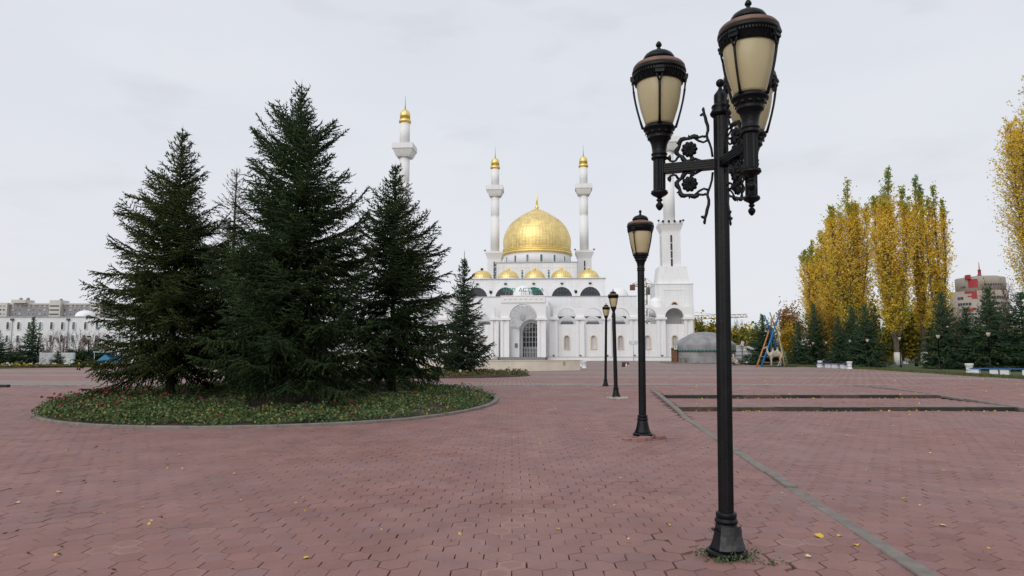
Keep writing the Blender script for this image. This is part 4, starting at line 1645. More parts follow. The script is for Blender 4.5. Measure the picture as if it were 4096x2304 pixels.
def bushy(loc, h, r, seed, label, cat, group, mat, nleaf, lsize, name, trunk_h=0.25, bare=False, clumps=26, elong=1.0):
    """round-headed tree or shrub: forked limbs, leaves bunched at their ends"""
    g = np.random.default_rng(seed)
    o = empty(name, loc, 0, label, cat, group)
    m = MB()
    tips = []
    n_l = clumps
    m.tube([(0, 0, -0.05), (0, 0, h * trunk_h + .05)], [0.02 * h + .01, 0.014 * h + .008], 7)
    for k in range(n_l):
        a = g.uniform(0, 2 * PI)
        e = g.uniform(0.15, 1.0)
        tgt = np.array([math.cos(a) * r * math.sqrt(1 - (e - .45) ** 2 / .5) * g.uniform(.35, 1), math.sin(a) * r * g.uniform(.35, 1), h * (trunk_h + (0.98 - trunk_h) * e)])
        p0 = np.array([0, 0, h * trunk_h * g.uniform(.5, 1)])
        mid = p0 * 0.5 + tgt * 0.5 + np.array([0, 0, 0.08 * h]) + g.normal(0, 0.05 * h, 3)
        m.tube([p0, mid, tgt], ([0.004 * h + .003, 0.003 * h + .003, 0.004] if bare else [0.008 * h + .006, 0.005 * h + .005, 0.006]), 5, cap=False)
        tips.append((tgt, mid))
    C = []
    tw0, tw1 = [], []
    for tgt, mid in tips:
        cnt = int(nleaf / n_l)
        s = g.uniform(0.25, 1.0, cnt)[:, None]
        c = mid + (tgt - mid) * s + g.normal(0, 1, (cnt, 3)) * np.array([0.19 * r, 0.19 * r, 0.10 * h * elong]) * (0.5 + 0.6 * s)
        C.append(c)
        for q in range(14 if bare else 4):
            s0 = g.uniform(0.2, 1)
            b0 = mid + (tgt - mid) * s0
            dv = g.normal(0, 1, 3) * 0.8 + (tgt - mid) / (np.linalg.norm(tgt - mid) + 1e-6) * 1.2 + np.array([0, 0, .7])
            dv /= np.linalg.norm(dv)
            tw0.append(b0)
            tw1.append(b0 + dv * h * g.uniform(.10, .22))
    V2, F2 = cones(np.array(tw0), np.array(tw1), 0.0012 * h + .004)
    tv = np.array(m.v)
    tf = [(f[0], f[q], f[q + 1]) for f in m.f for q in range(1, len(f) - 1)]
    link('trunk', np_mesh('trunk', np.concatenate([tv, V2]), np.concatenate([np.array(tf), F2 + len(tv)]), M_TWIG if bare else M_PBARK), o)
    C = np.concatenate(C)
    C = C[C[:, 2] > 0.06]
    V, F = quads(C, lsize, g)
    link('crown', np_mesh('crown', V, F, mat), o)
    return o


def bush_px(u, vtop, hw, Y, seed, label, cat, group, mat, nleaf, lsize, name, z=PLAZA, **kw):
    p = at(u, vtop, Y)
    return bushy((p.x, Y, z), p.z - z, hw * Y / FPX, seed, label, cat, group, mat, nleaf, lsize, name, **kw)


GB = 'autumn trees beyond the yurt'
for k, (u, vt, hw, Y, lab) in enumerate([
        (2790, 1292, 34, 128, 'yellow tree showing between the mosque corner and the yurt'), (2846, 1305, 36, 126, 'pale yellow tree above the yurt roof'),
        (2893, 1310, 36, 124, 'yellow tree just left of the near pole above the yurt'), (2950, 1318, 40, 118, 'green and yellow tree right behind the white tarpaulin'),
        (2994, 1310, 40, 114, 'yellow tree between the tarpaulin and the spruce'), (3022, 1330, 36, 110, 'green tree behind the spruce at the pole frame'),
        (2730, 1330, 40, 128, 'yellow tree hidden partly by the mosque corner')]):
    bush_px(u, vt, hw, Y, 100 + k, lab, 'tree', GB, M_MIX, 2600, 0.55, 'autumn_tree', trunk_h=.2, elong=1.4)
bush_px(2950, 1275, 26, 132, 121, 'bare grey tree rising above the yellow trees by the crane jib', 'tree', GB, M_TWIG, 120, .2, 'bare_tree', bare=True, clumps=30, trunk_h=.3)
bush_px(3160, 1228, 62, 84, 131, 'rust coloured thin tree behind the spruces near the pole frame', 'tree', 'autumn trees among the spruces', M_ORG, 2200, .26, 'rusty_tree', trunk_h=.35)
bush_px(3150, 1305, 34, 72, 133, 'bright yellow bush between the pole frame and the spruces', 'tree', 'autumn trees among the spruces', M_POP if False else leafy('bright_leaves', [(0, (.30, .20, .02)), (1, (.5, .33, .03))], .6, transl=.3), 2600, .24, 'yellow_tree', trunk_h=.12, elong=1.5)
bush_px(3290, 1240, 60, 78, 134, 'orange leaved tree showing above the spruces left of the bench', 'tree', 'autumn trees among the spruces', leafy('amber_leaves', [(0, (.26, .16, .02)), (1, (.45, .26, .03))], .6, transl=.3), 3200, .26, 'orange_tree', trunk_h=.3, elong=1.4)
bush_px(3985, 1120, 74, 62, 137, 'nearly bare brown tree in front of the round tower block', 'tree', 'autumn trees among the spruces', M_ORG, 700, .14, 'bare_tree', bare=True, clumps=34, trunk_h=.35)
bush_px(3800, 1210, 60, 66, 138, 'half bare rusty tree between the poplars and the tower block', 'tree', 'autumn trees among the spruces', M_ORG, 700, .14, 'bare_tree', bare=True, clumps=26, trunk_h=.3)
for k, (u, vt, hw, Y, lab) in enumerate([(3520, 1330, 80, 92, 'low yellowing thicket seen under the poplars'), (3640, 1340, 80, 96, 'yellow green thicket behind the poplar trunks'),
                                          (3740, 1320, 80, 94, 'thicket filling the gap right of the poplars'), (3860, 1330, 90, 96, 'thicket behind the spruces below the tower block'),
                                          (4010, 1330, 100, 94, 'thicket at the far right behind the spruces'), (3330, 1330, 90, 98, 'thicket behind the spruces left of the poplars')]):
    bush_px(u, vt, hw, Y, 150 + k, lab, 'thicket', 'thickets behind the lawn', M_MIX, 3000, .5, 'thicket', trunk_h=.08, elong=1.3)
for k, (u, vt, hw, Y, lab) in enumerate([(3462, 1195, 60, 84, 'olive yellow tree filling the gap between the two poplar masses'), (3600, 1215, 60, 86, 'olive yellow tree seen low between the poplar trunks'),
                                          (3690, 1235, 55, 84, 'yellowing tree low behind the thin poplar on the right'), (3350, 1190, 60, 88, 'yellow green tree behind the spruces under the broad poplar')]):
    bush_px(u, vt, hw, Y, 160 + k, lab, 'tree', 'low trees among the poplars', M_MIX, 4200, .34, 'autumn_tree', trunk_h=.12, elong=1.5)
GS = 'bare shrubs before the white building'
for k, (u, vt, hw, Y, lab) in enumerate([(60, 1345, 46, 74, 'brown bare shrub between the two leftmost spruces'), (190, 1330, 40, 76, 'bare shrub behind the pointed spruce on the left'),
                                          (255, 1322, 44, 78, 'bare red twigged shrub above the white trailer'), (318, 1312, 44, 77, 'tallest bare shrub in front of the white building'),
                                          (375, 1325, 44, 76, 'bare shrub right of the tallest one, next to the big spruce'), (440, 1330, 44, 76, 'bare shrub mostly hidden behind the leftmost big spruce')]):
    bush_px(u, vt, hw, Y, 170 + k, lab, 'shrub', GS, M_TWIG, 260, .12, 'bare_shrub', bare=True, clumps=40, trunk_h=.06)
for k, (u, vt, hw, Y, lab) in enumerate([(300, 1404, 34, 68, 'clipped dark hedge bush next to the white trailer'), (350, 1402, 34, 69, 'dark hedge bush behind the second small lamp on the left'), (405, 1402, 36, 70, 'dark hedge bush behind the branch tips of the big spruce'),
                                          (40, 1410, 40, 72, 'dark hedge bush behind the spruce at the left picture edge')]):
    bush_px(u, vt, hw, Y, 180 + k, lab, 'hedge', 'dark hedge bushes on the left', M_HEDGE, 3600, .16, 'hedge_bush', trunk_h=.05, elong=1.3)

# ================================================================== bedding plants
BEDL = [(0.0, (0.034, 0.068, 0.026)), (0.35, (0.068, 0.122, 0.044)), (0.7, (0.112, 0.17, 0.058)), (0.88, (0.21, 0.24, 0.075)), (0.96, (0.34, 0.27, 0.06)), (1.0, (0.20, 0.10, 0.05))]
M_BEDL = leafy('bedding_leaves', BEDL, 0.55, transl=0.2, noise=0.35, nscale=1.2)
M_DRYL = leafy('bedding_leaves_dry', [(0.0, (0.06, 0.085, 0.025)), (0.5, (0.12, 0.13, 0.04)), (0.8, (0.22, 0.17, 0.06)), (1.0, (0.20, 0.11, 0.05))], 0.6, transl=0.2)


def plants(name, label, centres, radii, heights, zf, leaves, lsize, seed, mat):
    g = np.random.default_rng(seed)
    C, N_ = [], []
    for (x, y), r, h in zip(centres, radii, heights):
        n = int(leaves * g.uniform(.6, 1.3) * (r / 0.2))
        a = g.uniform(0, 2 * PI, n)
        e = g.uniform(0, 1, n)
        rr = r * np.sqrt(g.uniform(0, 1, n))
        zz = h * (1 - (rr / r) ** 2 * 0.6) * (0.35 + 0.65 * e)
        C.append(np.stack([x + rr * np.cos(a), y + rr * np.sin(a), zf(x, y) + zz], 1))
    C = np.concatenate(C)
    V, F = quads(C, lsize, g, flat=1.1, aspect=0.7)
    return tag(link(name, np_mesh(name, V, F, mat)), label, 'plants', kind='stuff')


g = np.random.default_rng(5)
cs, rs, hs = [], [], []
while len(cs) < 1650:
    r = BED_R * math.sqrt(g.random()) * 0.985
    a = g.uniform(0, 2 * PI)
    x, y = BED_C[0] + r * math.cos(a), BED_C[1] + r * math.sin(a)
    d = r / BED_R
    front = (BED_C[1] - y) / BED_R
    # bare soil round the trunks, and patchy at the right end of the bed
    near_trunk = min(math.hypot(x - tx, y - ty) for tx, ty in ((-6.24, 18.85), (-10.56, 20.6), (-4.1, 22.8)))
    keep = 0.22 + 0.78 * min(1, max(0, (d - 0.40) / 0.25))
    if near_trunk < 1.1:
        keep *= 0.15
    if x > -2.6:
        keep *= 0.55
    if g.random() > keep:
        continue
    cs.append((x, y))
    big = g.random() < 0.35
    rs.append(g.uniform(.13, .24) * (1.25 if x < -8 else 1.0))
    hs.append(g.uniform(.10, .26) * (1.55 if (x < -8.5 and d > .6) else (1.25 if big else 1.0)))
plants('bedding_plants', 'green bedding plants covering the round flower bed', cs, rs, hs, bed_z, 38, 0.070, 9, M_BEDL)


def flowers(name, label, pts3, size, mat, seed):
    g = np.random.default_rng(seed)
    vs, fs = [], []
    off = 0
    for p in pts3:
        s = size * g.uniform(.7, 1.25)
        nrm = Vector(g.normal(0, .5, 3) + np.array([0, -0.4, 0.8])).normalized()
        Mq = nrm.to_track_quat('Z', 'Y').to_matrix()
        for ring, (rr, zz, n) in enumerate(((1.0, 0.0, 8), (0.7, 0.35, 7), (0.38, 0.6, 5))):
            for k in range(n):
                a = 2 * PI * (k + ring * .4) / n
                for (ra, da, dz) in ((0.12, 0, 0.0), (rr * .75, -.36, zz * .5 + .12), (rr, 0, zz * .6 + .22), (rr * .75, .36, zz * .5 + .12)):
                    q = Mq @ Vector((s * ra * math.cos(a + da), s * ra * math.sin(a + da), s * dz * .8))
                    vs.append((p[0] + q.x, p[1] + q.y, p[2] + q.z))
                fs.append((off, off + 1, off + 2, off + 3))
                off += 4
    return tag(link(name, np_mesh(name, np.array(vs), np.array(fs), mat)), label, 'flowers', kind='stuff')


M_RED = leafy('dark_red_petals', [(0.0, (0.10, 0.008, 0.02)), (0.6, (0.19, 0.012, 0.03)), (1.0, (0.36, 0.03, 0.04))], 0.6, transl=.15)
M_WHT = leafy('white_petals', [(0.0, (0.55, 0.53, 0.42)), (1.0, (0.75, 0.74, 0.66))], 0.6)
M_YLF = leafy('yellow_petals', [(0.0, (0.55, 0.36, 0.01)), (1.0, (0.75, 0.55, 0.03))], 0.6)
fp = []
for k in range(330):
    i = g.integers(0, len(cs))
    x, y = cs[i]
    d = math.hypot(x - BED_C[0], y - BED_C[1]) / BED_R
    if d < 0.45 or (x > -8.8 and g.random() < 0.78):
        continue
    fp.append((x + g.normal(0, .06), y + g.normal(0, .06), bed_z(x, y) + hs[i] + g.uniform(.0, .10)))
for k in range(70):
    a, rr = g.uniform(R(150), R(235)), BED_R * g.uniform(.74, .97)
    x, y = BED_C[0] + rr * math.cos(a), BED_C[1] + rr * math.sin(a)
    fp.append((x, y, bed_z(x, y) + g.uniform(.18, .42)))
flowers('red_flowers', 'dark red blooms scattered over the round flower bed', fp, 0.045, M_RED, 3)
# second bed
cs2, rs2, hs2 = [], [], []
while len(cs2) < 700:
    a, r = g.uniform(0, 2 * PI), math.sqrt(g.random())
    x, y = BED2_C[0] + BED2_R[0] * .97 * r * math.cos(a), BED2_C[1] + BED2_R[1] * .97 * r * math.sin(a)
    if r < .35:
        continue
    cs2.append((x, y))
    rs2.append(g.uniform(.16, .32))
    hs2.append(g.uniform(.12, .38))
bz2 = lambda x, y: PLAZA + 0.08
plants('bedding_plants', 'yellowing low plants round the lone spruce', cs2, rs2, hs2, bz2, 22, 0.10, 10, M_DRYL)
fp = [(cs2[i][0], cs2[i][1], bz2(0, 0) + hs2[i] + .05) for i in g.integers(0, len(cs2), 60)]
flowers('white_flowers', 'white blooms round the lone spruce', fp, 0.075, M_WHT, 4)
# flower strip at the left lawn edge
cs3, rs3, hs3, fy, fw = [], [], [], [], []
for k in range(900):
    t = g.random()
    x = l0.x - 6 + (l1.x + 6 - l0.x + 6) * t
    y = l0.y + (l1.y - l0.y) * t + g.uniform(0.15, 1.6) + (-.1)
    cs3.append((x, y))
    rs3.append(g.uniform(.2, .34))
    hs3.append(g.uniform(.12, .34))
    if g.random() < .34:
        (fy if g.random() < .72 else fw).append((x, y - .1, PLAZA + .05 + hs3[-1] + g.uniform(0, .08)))
bz3 = lambda x, y: PLAZA + 0.05
plants('bedding_plants', 'flowering strip along the left lawn edge', cs3, rs3, hs3, bz3, 16, 0.12, 12, M_DRYL)
flowers('yellow_flowers', 'yellow blooms along the left lawn edge', fy, 0.075, M_YLF, 6)
flowers('white_flowers', 'white blooms along the left lawn edge', fw, 0.09, M_WHT, 8)
# ================================================================== the mosque
PHI = R(4.2)
MO = Vector((1.9, 104.0, PLAZA))
EXv = Vector((math.cos(PHI), -math.sin(PHI), 0))
EYv = Vector((math.sin(PHI), math.cos(PHI), 0))


def LP(u, v, b):
    """photograph point on the mosque's own plane at depth b behind its front: (across, height)"""
    d = Vector(ray(u, v))
    t = (b + MO.dot(EYv)) / d.dot(EYv)
    p = Vector((0, 0, EYE)) + d * t - MO
    return p.dot(EXv), p.z


def c1(x, y):
    return 1760 + x * 0.42785, 560 + y * 0.42785


def c2(x, y):
    return 1760 + x * 0.42785, 1050 + y * 0.42785


A2 = lambda x, b, y=500: LP(*c2(x, y), b)[0]
Z2 = lambda y, b, x=1300: LP(*c2(x, y), b)[1]
A1 = lambda x, b, y=900: LP(*c1(x, y), b)[0]
Z1 = lambda y, b, x=900: LP(*c1(x, y), b)[1]

WHITE = (0.80, 0.80, 0.81)
M_WALL = tiled_white('white_cladding', WHITE, 0.9, 0.45, line=0.90)
M_PLAST = plain('white_plaster', (0.79, 0.79, 0.80), 0.6, var=0.025, scale=0.6, detail=7)
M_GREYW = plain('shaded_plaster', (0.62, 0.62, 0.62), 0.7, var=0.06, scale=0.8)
M_CREAM = plain('cream_frame', (0.66, 0.52, 0.38), 0.6, var=0.06, scale=2)
M_DKGL = plain('dark_glass', (0.022, 0.028, 0.034), 0.12, var=0.6, scale=0.6, spec=0.6)
M_TEAL = plain('teal_glass', (0.08, 0.15, 0.16), 0.15, var=0.3, scale=0.5)
M_MULL = plain('mullion_metal', (0.055, 0.065, 0.075), 0.5, var=0.1)
M_WMULL = plain('white_metal', (0.62, 0.63, 0.65), 0.45, var=0.05)
M_BLK = plain('black_metal', (0.015, 0.015, 0.016), 0.5, var=0.3)
M_STONE = plain('grey_stone', (0.22, 0.22, 0.215), 0.7, var=0.2, scale=2)
M_SIGN = plain('sign_green', (0.0, 0.26, 0.20), 0.5, var=0.1)
M_LEAD = plain('roof_lead', (0.42, 0.43, 0.45), 0.6, var=0.1)


def gold_material(name, base, var):
    m, nt, b = new_mat(name)
    g_ = N(nt, 'ShaderNodeNewGeometry')
    r = N(nt, 'ShaderNodeValToRGB')
    els = r.color_ramp.elements
    els.new(0.5)
    for e, (p, k) in zip(els, ((0, 1 - var), (0.5, 1.0), (1.0, 1 + var))):
        e.position = p
        e.color = tuple(min(1, c * k) for c in base) + (1,)
    nt.links.new(g_.outputs['Random Per Island'], r.inputs[0])
    nz = N(nt, 'ShaderNodeTexNoise')
    nz.inputs['Scale'].default_value = 0.7
    nz.inputs['Detail'].default_value = 6
    tc = N(nt, 'ShaderNodeTexCoord')
    nt.links.new(tc.outputs['Object'], nz.inputs['Vector'])
    mr = N(nt, 'ShaderNodeMapRange')
    mr.inputs['From Min'].default_value = 0.3
    mr.inputs['From Max'].default_value = 0.7
    mr.inputs['To Min'].default_value = 0.82
    mr.inputs['To Max'].default_value = 1.12
    nt.links.new(nz.outputs['Fac'], mr.inputs['Value'])
    mu = N(nt, 'ShaderNodeMixRGB', blend_type='MULTIPLY')
    mu.inputs[0].default_value = 1
    nt.links.new(r.outputs[0], mu.inputs[1])
    nt.links.new(mr.outputs[0], mu.inputs[2])
    nt.links.new(mu.outputs[0], b.inputs['Base Color'])
    b.inputs['Metallic'].default_value = 0.65
    ro = N(nt, 'ShaderNodeMapRange')
    ro.inputs['To Min'].default_value = 0.30
    ro.inputs['To Max'].default_value = 0.50
    nt.links.new(g_.outputs['Random Per Island'], ro.inputs['Value'])
    nt.links.new(ro.outputs[0], b.inputs['Roughness'])
    return m


M_GOLD = gold_material('gold_panels', (0.96, 0.74, 0.31), 0.07)
M_GOLDP = plain('gold_trim', (0.90, 0.66, 0.23), 0.4, metal=0.75, var=0.1, scale=2)
M_GOLDD = plain('gold_seam', (0.58, 0.39, 0.11), 0.5, metal=0.8, var=0.1, scale=2)

mosque = empty('mosque', MO, -PHI, 'white domed mosque with arcades, portal and a large gold dome', 'mosque')


def mpart(mb, name, mat, parent=None):
    return mb.build(name, mat, mosque if parent is None else parent)


def panelled_dome(prof, cols, parent, name, mat_core, mat_panel, centre, lift=0.03, gap=0.06, seam=True):
    """dome of separate sheet panels over a darker core: prof is (r, z) bottom to top"""
    core = MB()
    core.lathe([(r, z) for r, z in prof], cols, centre)
    root = mpart(core, name, mat_core, parent)
    vs, fs = [], []
    for j in range(len(prof) - 1):
        (r0, z0), (r1, z1) = prof[j], prof[j + 1]
        for i in range(cols):
            a0, a1 = 2 * PI * (i + gap) / cols, 2 * PI * (i + 1 - gap) / cols
            w = lambda r, z, a: (centre[0] + (r + lift) * math.cos(a), centre[1] + (r + lift) * math.sin(a), centre[2] + z)
            dz = (z1 - z0) * 0.035
            dr = (r1 - r0) * 0.035
            fs.append(tuple(len(vs) + q for q in range(4)))
            vs += [w(r0 + dr, z0 + dz, a0), w(r0 + dr, z0 + dz, a1), w(r1 - dr, z1 - dz, a1), w(r1 - dr, z1 - dz, a0)]
    me = np_mesh('gold_panels', np.array(vs), np.array(fs), mat_panel)
    tag(link('gold_panels', me, root), kind='stuff')
    return root


# ---- plan measures
bays = [1060, 1305, 1552, 1807, 2062, 2317]
aP = [A2(x, 0) for x in bays]
pitch = (aP[-1] - aP[0]) / 5
aP = [aP[0] + pitch * i for i in range(6)]
aPL = [-a for a in aP]
z_pl = Z2(885, -0.5)
z_wall = Z2(578, 0)
z_spr = Z2(516, 0)
z_cap0, z_cap1 = Z2(537, 0), Z2(515, 0)
r_arch = 85 / 245 * pitch
z_ext = Z2(400, 0)
z_pier = Z2(425, 0)

# plinth
mb = MB()
for (a0, a1) in ((aPL[-1] - 1.0, A2(560, -.9)), (A2(992, -.9), aP[-1] + 1.0)):
    mb.box(a0, a1, -0.95, 1.2, 0, z_pl)
mpart(mb, 'plinth', M_WALL)
mb = MB()
for (a0, a1) in ((aPL[-1] - 1.02, A2(560, -.9)), (A2(992, -.9), aP[-1] + 1.02)):
    mb.box(a0, a1, -0.99, 0.0, z_pl + 0.003, z_pl + 0.045)
mpart(mb, 'plinth_coping', plain('coping', (0.30, 0.25, 0.20), .7, var=.15))

# arcade: pillars, walls with windows, arches; the same on both sides
pillar_mesh = MB()
pillar_mesh.box(-0.62, 0.62, -0.32, 0.75, z_pl + .046, z_cap0)
for s in (-1, 1):
    pillar_mesh.box(s * 0.44 - 0.21, s * 0.44 + 0.21, -0.50, -0.32, z_pl + .046, z_cap0)
pillar_me = pillar_mesh.mesh('pillar', M_PLAST)
cap_mesh = MB()
cap_mesh.box(-0.86, 0.86, -0.72, 0.85, z_cap0 + 0.003, z_cap1)
cap_mesh.box(-0.60, 0.60, -0.64, 0.8, z_cap1 + 0.003, z_cap1 + 0.10)
cap_me = cap_mesh.mesh('capital', M_PLAST)


def arched_poly(xc, w, z0, z1, n=12):
    r = w / 2
    zs = z1 - r
    p = [(xc - r, z0), (xc + r, z0)]
    for i in range(n + 1):
        a = PI * i / n
        p.append((xc + r * math.cos(a), zs + r * math.sin(a)))
    return p


def window_frame(mb, xc, w, z0, z1, t, y0, y1, n=14):
    """arched frame band of width t round an opening w wide"""
    zs = z1 - w / 2
    inner = [(xc - w / 2, z0)] + [(xc - w / 2 * math.cos(PI * i / n), zs + w / 2 * math.sin(PI * i / n)) for i in range(n + 1)] + [(xc + w / 2, z0)]
    W = w / 2 + t
    outer = [(xc - W, z0)] + [(xc - W * math.cos(PI * i / n), zs + W * math.sin(PI * i / n)) for i in range(n + 1)] + [(xc + W, z0)]
    k = len(inner)
    vs = [(x, y, z) for y in (y0, y1) for (x, z) in inner] + [(x, y, z) for y in (y0, y1) for (x, z) in outer]
    fs = []
    for i in range(k - 1):
        a, b_, c_, d_ = i, i + 1, 2 * k + i + 1, 2 * k + i
        fs += [(a, b_, c_, d_), (k + i + 1, k + i, 3 * k + i, 3 * k + i + 1), (b_, a, k + i, k + i + 1), (d_, c_, 3 * k + i + 1, 3 * k + i)]
    fs += [(0, 2 * k, 3 * k, k), (k - 1, 2 * k - 1, 4 * k - 1, 3 * k - 1)]
    mb.add(vs, fs)
    mb.box(xc - W, xc + W, y0 - 0.03, y1, z0 - t * 0.8, z0 - 0.002)


zw0, zw1 = Z2(806, 0), Z2(686, 0)
ww = 0.70
for side, plist in ((1, aP), (-1, aPL)):
    for i, a in enumerate(plist):
        link('pillar', pillar_me, mosque, (a, 0, 0))
        link('capital', cap_me, mosque, (a, 0, 0))
    lo_ = sorted(plist)
    for i in range(5):
        x0, x1 = lo_[i] + 0.62, lo_[i + 1] - 0.62
        xc = (lo_[i] + lo_[i + 1]) / 2
        # lower wall with the window opening cut out
        mb = MB()
        zs = zw1 - ww / 2
        xs = [x0, xc - ww / 2, xc - ww / 2] + [xc - ww / 2 * math.cos(PI * q / 10) for q in range(1, 10)] + [xc + ww / 2, xc + ww / 2, x1]
        lo = [z_pl + .04, z_pl + .04, zs] + [zs + ww / 2 * math.sin(PI * q / 10) for q in range(1, 10)] + [zs, z_pl + .04, z_pl + .04]
        mb.panel(xs, lo, [z_wall] * len(xs), 0.05, 0.55)
        mb.box(xc - ww / 2, xc + ww / 2, 0.052, 0.548, z_pl + .04, zw0)
        mpart(mb, 'wall', M_WALL)
        fr = MB()
        window_frame(fr, xc, ww, zw0, zw1, 0.15, -0.05, 0.2)
        w_ = mpart(fr, 'window', M_CREAM)
        pn = MB()
        pn.prism(arched_poly(xc, ww, zw0, zw1), 0.30, 0.33)
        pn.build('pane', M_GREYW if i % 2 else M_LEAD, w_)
        md = MB()
        md.box(xc - 0.03, xc + 0.03, 0.26, 0.295, zw0, zw1 - 0.02)
        md.build('mullion', M_WMULL, w_)
        # arch over the bay
        mb = MB()
        xs, lo = arch_samples(lo_[i], lo_[i + 1], xc, r_arch, z_spr, z_cap1 + .05, 20)
        RE = z_ext - z_spr
        hi = [max(z_pier, z_spr + math.sqrt(max(0.0, RE * RE - (x - xc) ** 2))) for x in xs]
        mb.panel(xs, lo, hi, -0.30, 0.60)
        mpart(mb, 'arch', M_PLAST)
    # end pier
    a = plist[-1]
    mb = MB()
    mb.box(min(a, a + side * 0.95), max(a, a + side * 0.95), -0.32, 3.2, z_cap1 + .05, z_pier + .15)
    mb.box(a + side * 0.2 - 0.9, a + side * 0.2 + .9, 0.76, 3.4, 0, z_cap0)
    mpart(mb, 'corner_pier', M_PLAST)
    # end wall of the arcade going back
    mb = MB()
    x = a + side * 0.7
    mb.box(min(x, x - side * .4), max(x, x - side * .4), 3.2, 8.6, 0, z_wall)
    mpart(mb, 'wall', M_WALL)
    # gallery behind the arcade: low inner arches seen through the big ones
    for i in range(4):
        xc = (lo_[i if side > 0 else i + 1] + lo_[(i if side > 0 else i + 1) + 1]) / 2 + side * 0.1
        mb = MB()
        r = 1.12
        zs = Z2(590, 4)
        xs, lo = arch_samples(xc - pitch / 2, xc + pitch / 2, xc, r, zs, 0.0, 16)
        top = [max(Z2(566, 4), zs + math.sqrt(max(0, (r + .42) ** 2 - (x - xc) ** 2))) for x in xs]
        mb.panel(xs, lo, top, 4.0, 4.5)
        mpart(mb, 'inner_arch', M_PLAST)
    mb = MB()                                                     # gallery roof edge
    mb.box(min(lo_[0], lo_[0]), lo_[-1], 6.3, 7.8, Z2(556, 6), Z2(541, 6))
    mpart(mb, 'gallery_roof', M_LEAD)
    # vaulted corner bay behind the last arch
    xc = (plist[-1] + plist[-2]) / 2
    mb = MB()
    vs_, fs_ = [], []
    n = 14
    for j in range(9):
        tlt = j / 8 * PI / 2
        for i in range(n + 1):
            a = PI * i / n
            r = (r_arch + 0.12)
            vs_.append((xc - r * math.cos(a), 0.6 + 2.2 * math.sin(tlt), z_spr + r * math.sin(a) * math.cos(tlt) * 1.0))
    for j in range(8):
        for i in range(n):
            fs_.append((j * (n + 1) + i, j * (n + 1) + i + 1, (j + 1) * (n + 1) + i + 1, (j + 1) * (n + 1) + i))
    mb.add(vs_, fs_, True)
    mb.box(xc - r_arch - .15, xc + r_arch + .15, 2.8, 3.0, z_wall - .2, z_spr + .05)
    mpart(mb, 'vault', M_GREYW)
    # small white dome on the corner
    mb = MB()
    q = A2(2022, 3.6) if side > 0 else -A2(2022, 3.6)
    r = (A2(2090, 3.6) - A2(1953, 3.6)) / 2
    zb = Z2(393, 3.6)
    mb.lathe([(r * 1.04, -2.0), (r * 1.04, 0), (r * 1.0, 0.0)] + [(r * math.cos(PI / 2 * k / 10), r * 0.98 * math.sin(PI / 2 * k / 10)) for k in range(11)], 36, (q, 3.6, zb))
    mpart(mb, 'white_dome', M_PLAST)
    # uplights on the plinth
    for a in plist[:5]:
        mb = MB()
        mb.frustum(0, 0, 0, 0.06, 0.06, 0.16, 0.2, 0.12)
        mb.box(-0.03, 0.03, -0.03, 0.03, -0.14, 0.0)
        mb.build('uplight', M_BLK, mosque, (a, -0.75, z_pl + 0.19))

# ---- portal
BPF = -2.8
pa0, pa1 = A2(565, BPF), A2(990, BPF)
pc, pr = A2(778, BPF), (A2(908, BPF) - A2(648, BPF)) / 2
zp_floor, zp_top = Z2(885, BPF), Z2(307, BPF)
zp_spr = Z2(516, BPF)
mb = MB()
xs, lo = arch_samples(pa0, pa1, pc, pr, zp_spr, zp_spr, 28)
mb.panel(xs, lo, [zp_top] * len(xs), BPF, BPF + 1.3)
mpart(mb, 'portal', M_PLAST)
mb = MB()
mb.box(pa0 + .05, pa1 - .05, BPF - 0.14, BPF - 0.003, Z2(373, BPF), zp_top - 0.12)
po = mpart(mb, 'parapet_panel', M_PLAST)
mb = MB()
mb.box(pa0 - .04, pa1 + .04, BPF - 0.2, BPF + 1.35, zp_top - 0.117, zp_top + .02)
mpart(mb, 'parapet_coping', M_PLAST)
for k in range(8):
    mb = MB()
    x = pa0 + (pa1 - pa0) * (0.1 + 0.8 * k / 7)
    z = Z2(333, BPF)
    mb.box(x - 0.13, x + .13, BPF - 0.26, BPF - 0.142, z - 0.10, z + 0.06)
    mb.build('bracket', M_PLAST, po)
for s, (xa, xb) in ((-1, (pa0, pc - pr)), (1, (pc + pr, pa1))):
    mb = MB()
    mb.box(xa, xb, BPF + .004, BPF + 1.3, zp_floor, zp_spr - .01)
    w = (xb - xa)
    for q in (0.02, 0.70):
        mb.box(xa + w * q, xa + w * (q + .28), BPF - 0.16, BPF + .004, zp_floor, zp_spr - .30)
    mpart(mb, 'portal_pillar', M_PLAST)
    mb = MB()
    mb.box(xa - 0.22, xb + 0.22, BPF - 0.36, BPF + 1.5, Z2(537, BPF), zp_spr - 0.004)
    mpart(mb, 'capital', M_PLAST)
# inner wall of the portal with the arched glass door
BD = 2.2
da0, da1 = A2(775, BD), A2(935, BD)
dc, dr = (da0 + da1) / 2, (da1 - da0) / 2
zd0, zd1 = Z2(885, BD), Z2(562, BD)
mb = MB()
xs, lo = arch_samples(pa0 - .6, pa1 + .6, dc, dr + 0.02, zd1 - dr, 0, 22)
mb.panel(xs, lo, [Z2(400, BD)] * len(xs), BD - 0.02, BD + 0.5)
mpart(mb, 'portal_wall', M_WALL)
mb = MB()                                                      # deep ring round the door arch
window_frame(mb, dc, dr * 2 + .9, zd0, zd1 + .45, 0.16, BD - 0.8, BD - 0.03)
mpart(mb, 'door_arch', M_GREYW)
mb = MB()
mb.box(A2(670, 0), A2(745, 0), -1.0, BD - .05, 0, Z2(612, 0))
mb.box(A2(662, 0), A2(752, 0), -1.15, BD - .05, Z2(611, 0), Z2(596, 0))
mpart(mb, 'inner_pillar', M_PLAST)
mb = MB()
